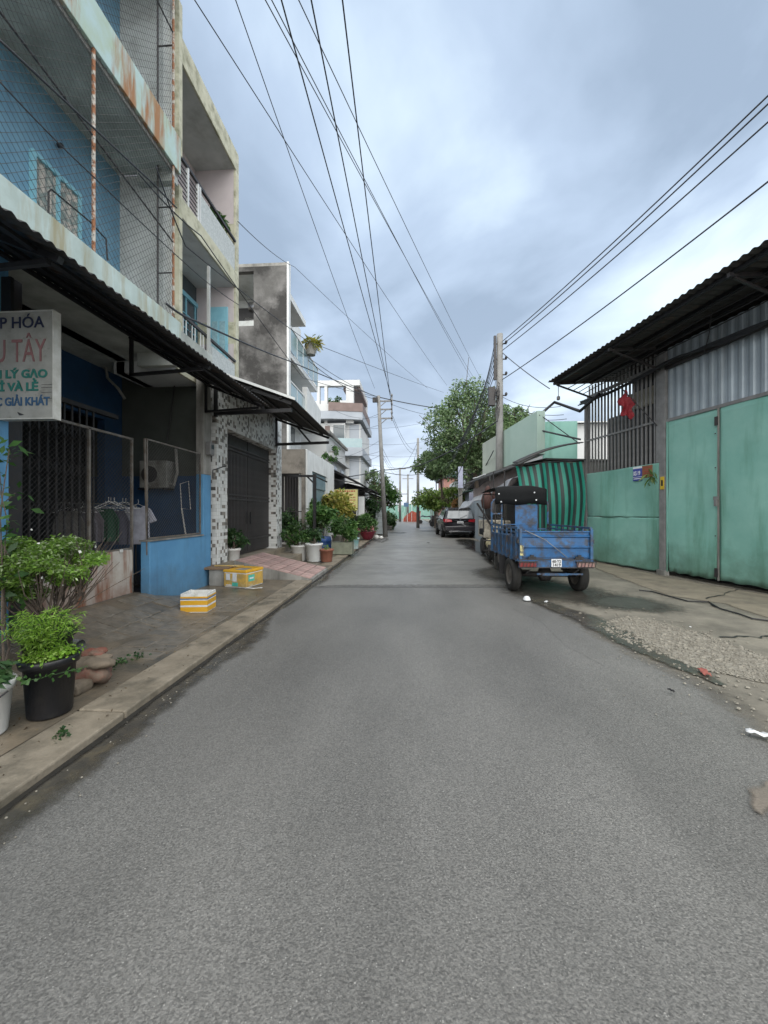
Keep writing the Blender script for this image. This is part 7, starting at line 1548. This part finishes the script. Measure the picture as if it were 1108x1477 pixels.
# right hand cables
nr = [(1108, 138, 8.2), (1108, 150, 8.1), (1108, 176, 8.0)]
for (u, v, z_), v0, lb in zip(nr, (493, 498, 506), ('uppermost of the parallel cables from the thick pole to the top right', 'second of the parallel cables from the thick pole to the top right', 'third of the parallel cables from the thick pole to the top right')):
    a = top(u, v, z_); e_ = PY(724, v0, 15.3); cable(lb, [ext(a, e_), a, e_], .015, .1)
a = top(1108, 262, 7.0); e_ = PY(724, 548, 15.3); cable('lowest separate cable from the thick pole to the right edge', [ext(a, e_), a, e_], .016, .1)
cable('cable from the thick pole to the warehouse eave', [PY(724, 508, 15.3), wp(.0, 1.2, zef(0)-.05)], .015, .05)
for i, (v0, v1) in enumerate(((572, 560), (580, 572), (590, 578))): cable('thin slack cable between the thick pole and the warehouse corner', [PY(724, v0, 15.3), wp(.1, .9-.1*i, PY(800, v1, 12)[2]-.5)], .009, .18, group='slack cables from the thick pole to the warehouse')
cable('dark stay running from the green fascia down over the low roof', [PY(776, 596, 13), PY(836, 640, 12.6)], .015)
cable('dark pipe from the green fascia across to the bars', [PY(776, 620, 13), PY(838, 634, 12.6)], .03)
for i in range(6):
    cable('cable dropping from the thick pole down through the tree', [(tp1[0]-.2, 15.2, 8.1-.25*i), PY(698-3*i, 560+10*i, 17.5), PY(664-4*i, 636+8*i, 22)], .014, .15, group='cables dropping from the thick pole')
cable('long cable slanting down from the thick pole over the trees to the street', [PY(700, 590, 17), PY(650, 705, 27)], .02, .2)
cable('cable curling down beside the lavender banner', [PY(712, 650, 15.6), PY(672, 706, 22), PY(655, 712, 24)], .02, .25)

# ------------------------------------------------------------------ litter
q = MB(); p = PZ(760, 867, .0); q.lathe([(.062, .0), (.065, .012), (.048, .05), (.03, .065), (.005, .07)], (p[0], p[1], .016), 16); tag(q.build('foam_cup', m_wh, smooth=True), 'white foam cup on the asphalt behind the blue tricycle truck', 'cup')
def scrap(u, v, w_, mt, lb, name='litter', h=.02):
    p = PZ(u, v, .02); q = MB(); a = random.uniform(0, 3)
    q.grid(lambda s, t_: (p[0]+w_*(s-.5)*cos(a)-w_*.4*(t_-.5)*sin(a), p[1]+w_*(s-.5)*sin(a)+w_*.4*(t_-.5)*cos(a), .024+h*abs(sin(s*6+t_*4))), 6, 4); tag(q.build(name, mt, smooth=True, solid=.002), lb, 'litter')
scrap(1095, 1061, .13, m_wh, 'crumpled white paper at the right edge of the road')
scrap(788, 869, .09, m_wh, 'thin white scrap just right of the foam cup')
scrap(1016, 971, .16, M('red_brown_scrap', (.3, .09, .07), .7), 'reddish brown scrap lying on the wet gutter edge')
scrap(968, 998, .05, m_black, 'dark leaf lying on the asphalt near the wet gutter')
scrap(996, 906, .02, m_wh, 'tiny white speck on the rubble strip')
scrap(618, 783, .2, m_dark, 'dark patch of debris on the road before the car')
scrap(78, 1064, .02, m_wh, 'tiny white petal on the sidewalk by the black pot')
gp_ = []
rb = np.array(rub); 
from mathutils.geometry import intersect_point_line
def inside(p, poly):
    c = False; j = len(poly)-1
    for i in range(len(poly)):
        if (poly[i][1] > p[1]) != (poly[j][1] > p[1]) and p[0] < (poly[j][0]-poly[i][0])*(p[1]-poly[i][1])/(poly[j][1]-poly[i][1])+poly[i][0]: c = not c
        j = i
    return c
q = MB(); cnt = 0
x0, x1, y0_, y1_ = rb[:, 0].min(), rb[:, 0].max(), rb[:, 1].min(), rb[:, 1].max()
while cnt < 3800:
    p = (random.uniform(x0, x1), random.uniform(y0_, y1_))
    if random.random() < .12: p = (p[0]+random.gauss(0, .12), p[1]+random.gauss(0, .3))
    elif not inside(p, rub): continue
    cnt += 1; r_ = random.uniform(.004, .016)*(2 if random.random() < .08 else 1); h = r_*random.uniform(.25, .6); a = random.uniform(0, 3); pts = []
    for k in range(5): an = a+2*pi*k/5+random.uniform(-.3, .3); rr = r_*random.uniform(.7, 1.2); pts.append((p[0]+rr*cos(an), p[1]+rr*sin(an), .014))
    t_ = [(p[0]+(x-p[0])*.6+random.gauss(0, .002), p[1]+(y-p[1])*.6, .016+h*random.uniform(.7, 1.1)) for x, y, z in pts]
    q.add(pts+t_, [(5, 6, 7, 8, 9)]+[(i, (i+1) % 5, 5+(i+1) % 5, 5+i) for i in range(5)])
tag(q.build('rubble', m_rubble), 'broken concrete chips along the edge of the road', 'rubble', kind='stuff')
# ------------------------------------------------------------------ road wear, small street clutter
m_tar = M('tar_patch', (.075, .072, .068), .5, (.055, .053, .05), scale=20, bump=.5, bscale=90)
m_tar2 = M('tar_stain', (.115, .11, .103), .5, (.09, .087, .082), scale=70, bump=.5, bscale=100)
m_pale = M('dusty_asphalt', (.205, .197, .178), .62, (.15, .145, .13), scale=100, bump=.5, bscale=90)
for nm, c_, r_, mt in (('damp_patch', (-1.5, 21), (.5, 2.5), m_tar2), ('damp_patch', (-.9, 28), (.8, 1.2), m_wet2), ('damp_patch', (1.6, 31), (1, 1.5), m_wet2),):
    blotch(nm, c_, r_[0], r_[1], .0016 if c_[1] < 7.6 else .0046, mt) if c_[0] < 3 else blotch(nm, c_, r_[0], r_[1], .0145, mt)
def rcrack(P, wd):
    a = []; b_ = []
    for i in range(len(P)-1):
        n_ = max(3, int(math.dist(P[i], P[i+1])/.04)); dx, dy = P[i+1][0]-P[i][0], P[i+1][1]-P[i][1]; l_ = math.hypot(dx, dy); nx, ny = -dy/l_, dx/l_
        for k in range(n_):
            t_ = k/n_; j_ = random.gauss(0, .008); x, y = P[i][0]+dx*t_+nx*j_, P[i][1]+dy*t_+ny*j_; ww = wd*random.uniform(.2, 1); a.append((x+nx*ww, y+ny*ww, .0022)); b_.append((x-nx*ww, y-ny*ww, .0022))
    n = len(a); mb = MB(); mb.add(a+b_, [(i, i+1, n+i+1, n+i) for i in range(n-1)]); tag(mb.build('road_crack', m_tar), kind='structure')
rcrack([(1.9, 3.9), (1.75, 4.5), (1.8, 5.4), (1.6, 6.2)], .003)
pv = MB()
for _ in range(500):
    x = random.uniform(-2.02, -1.7) if random.random() < .4 else random.gauss(2.5, .5); y = random.uniform(.8, 10); r_ = random.uniform(.002, .008)
    pv.lathe([(r_, 0), (r_*.7, r_*.6), (.0005, r_*.8)], (x, y, .004 if x < 0 else .012), 5)
tag(pv.build('grit', m_rubble), 'loose grit scattered along both road edges', 'grit', kind='stuff')
# electric meters, conduit and a notice on the left fronts
mt_ = thing('electric_meter', 'grey electric meter box fixed high on the pier between the porch and the mosaic column', 'meter', (-3.86, 7.3, 2.7))
q = MB(); q.box(-3.895, -3.8, 7.22, 7.38, 2.6, 2.85); q.build('case', m_bars, mt_, bevel=.012)
q = MB(); q.box(-3.799, -3.795, 7.25, 7.35, 2.72, 2.8); q.build('dial_window', m_glass, mt_)
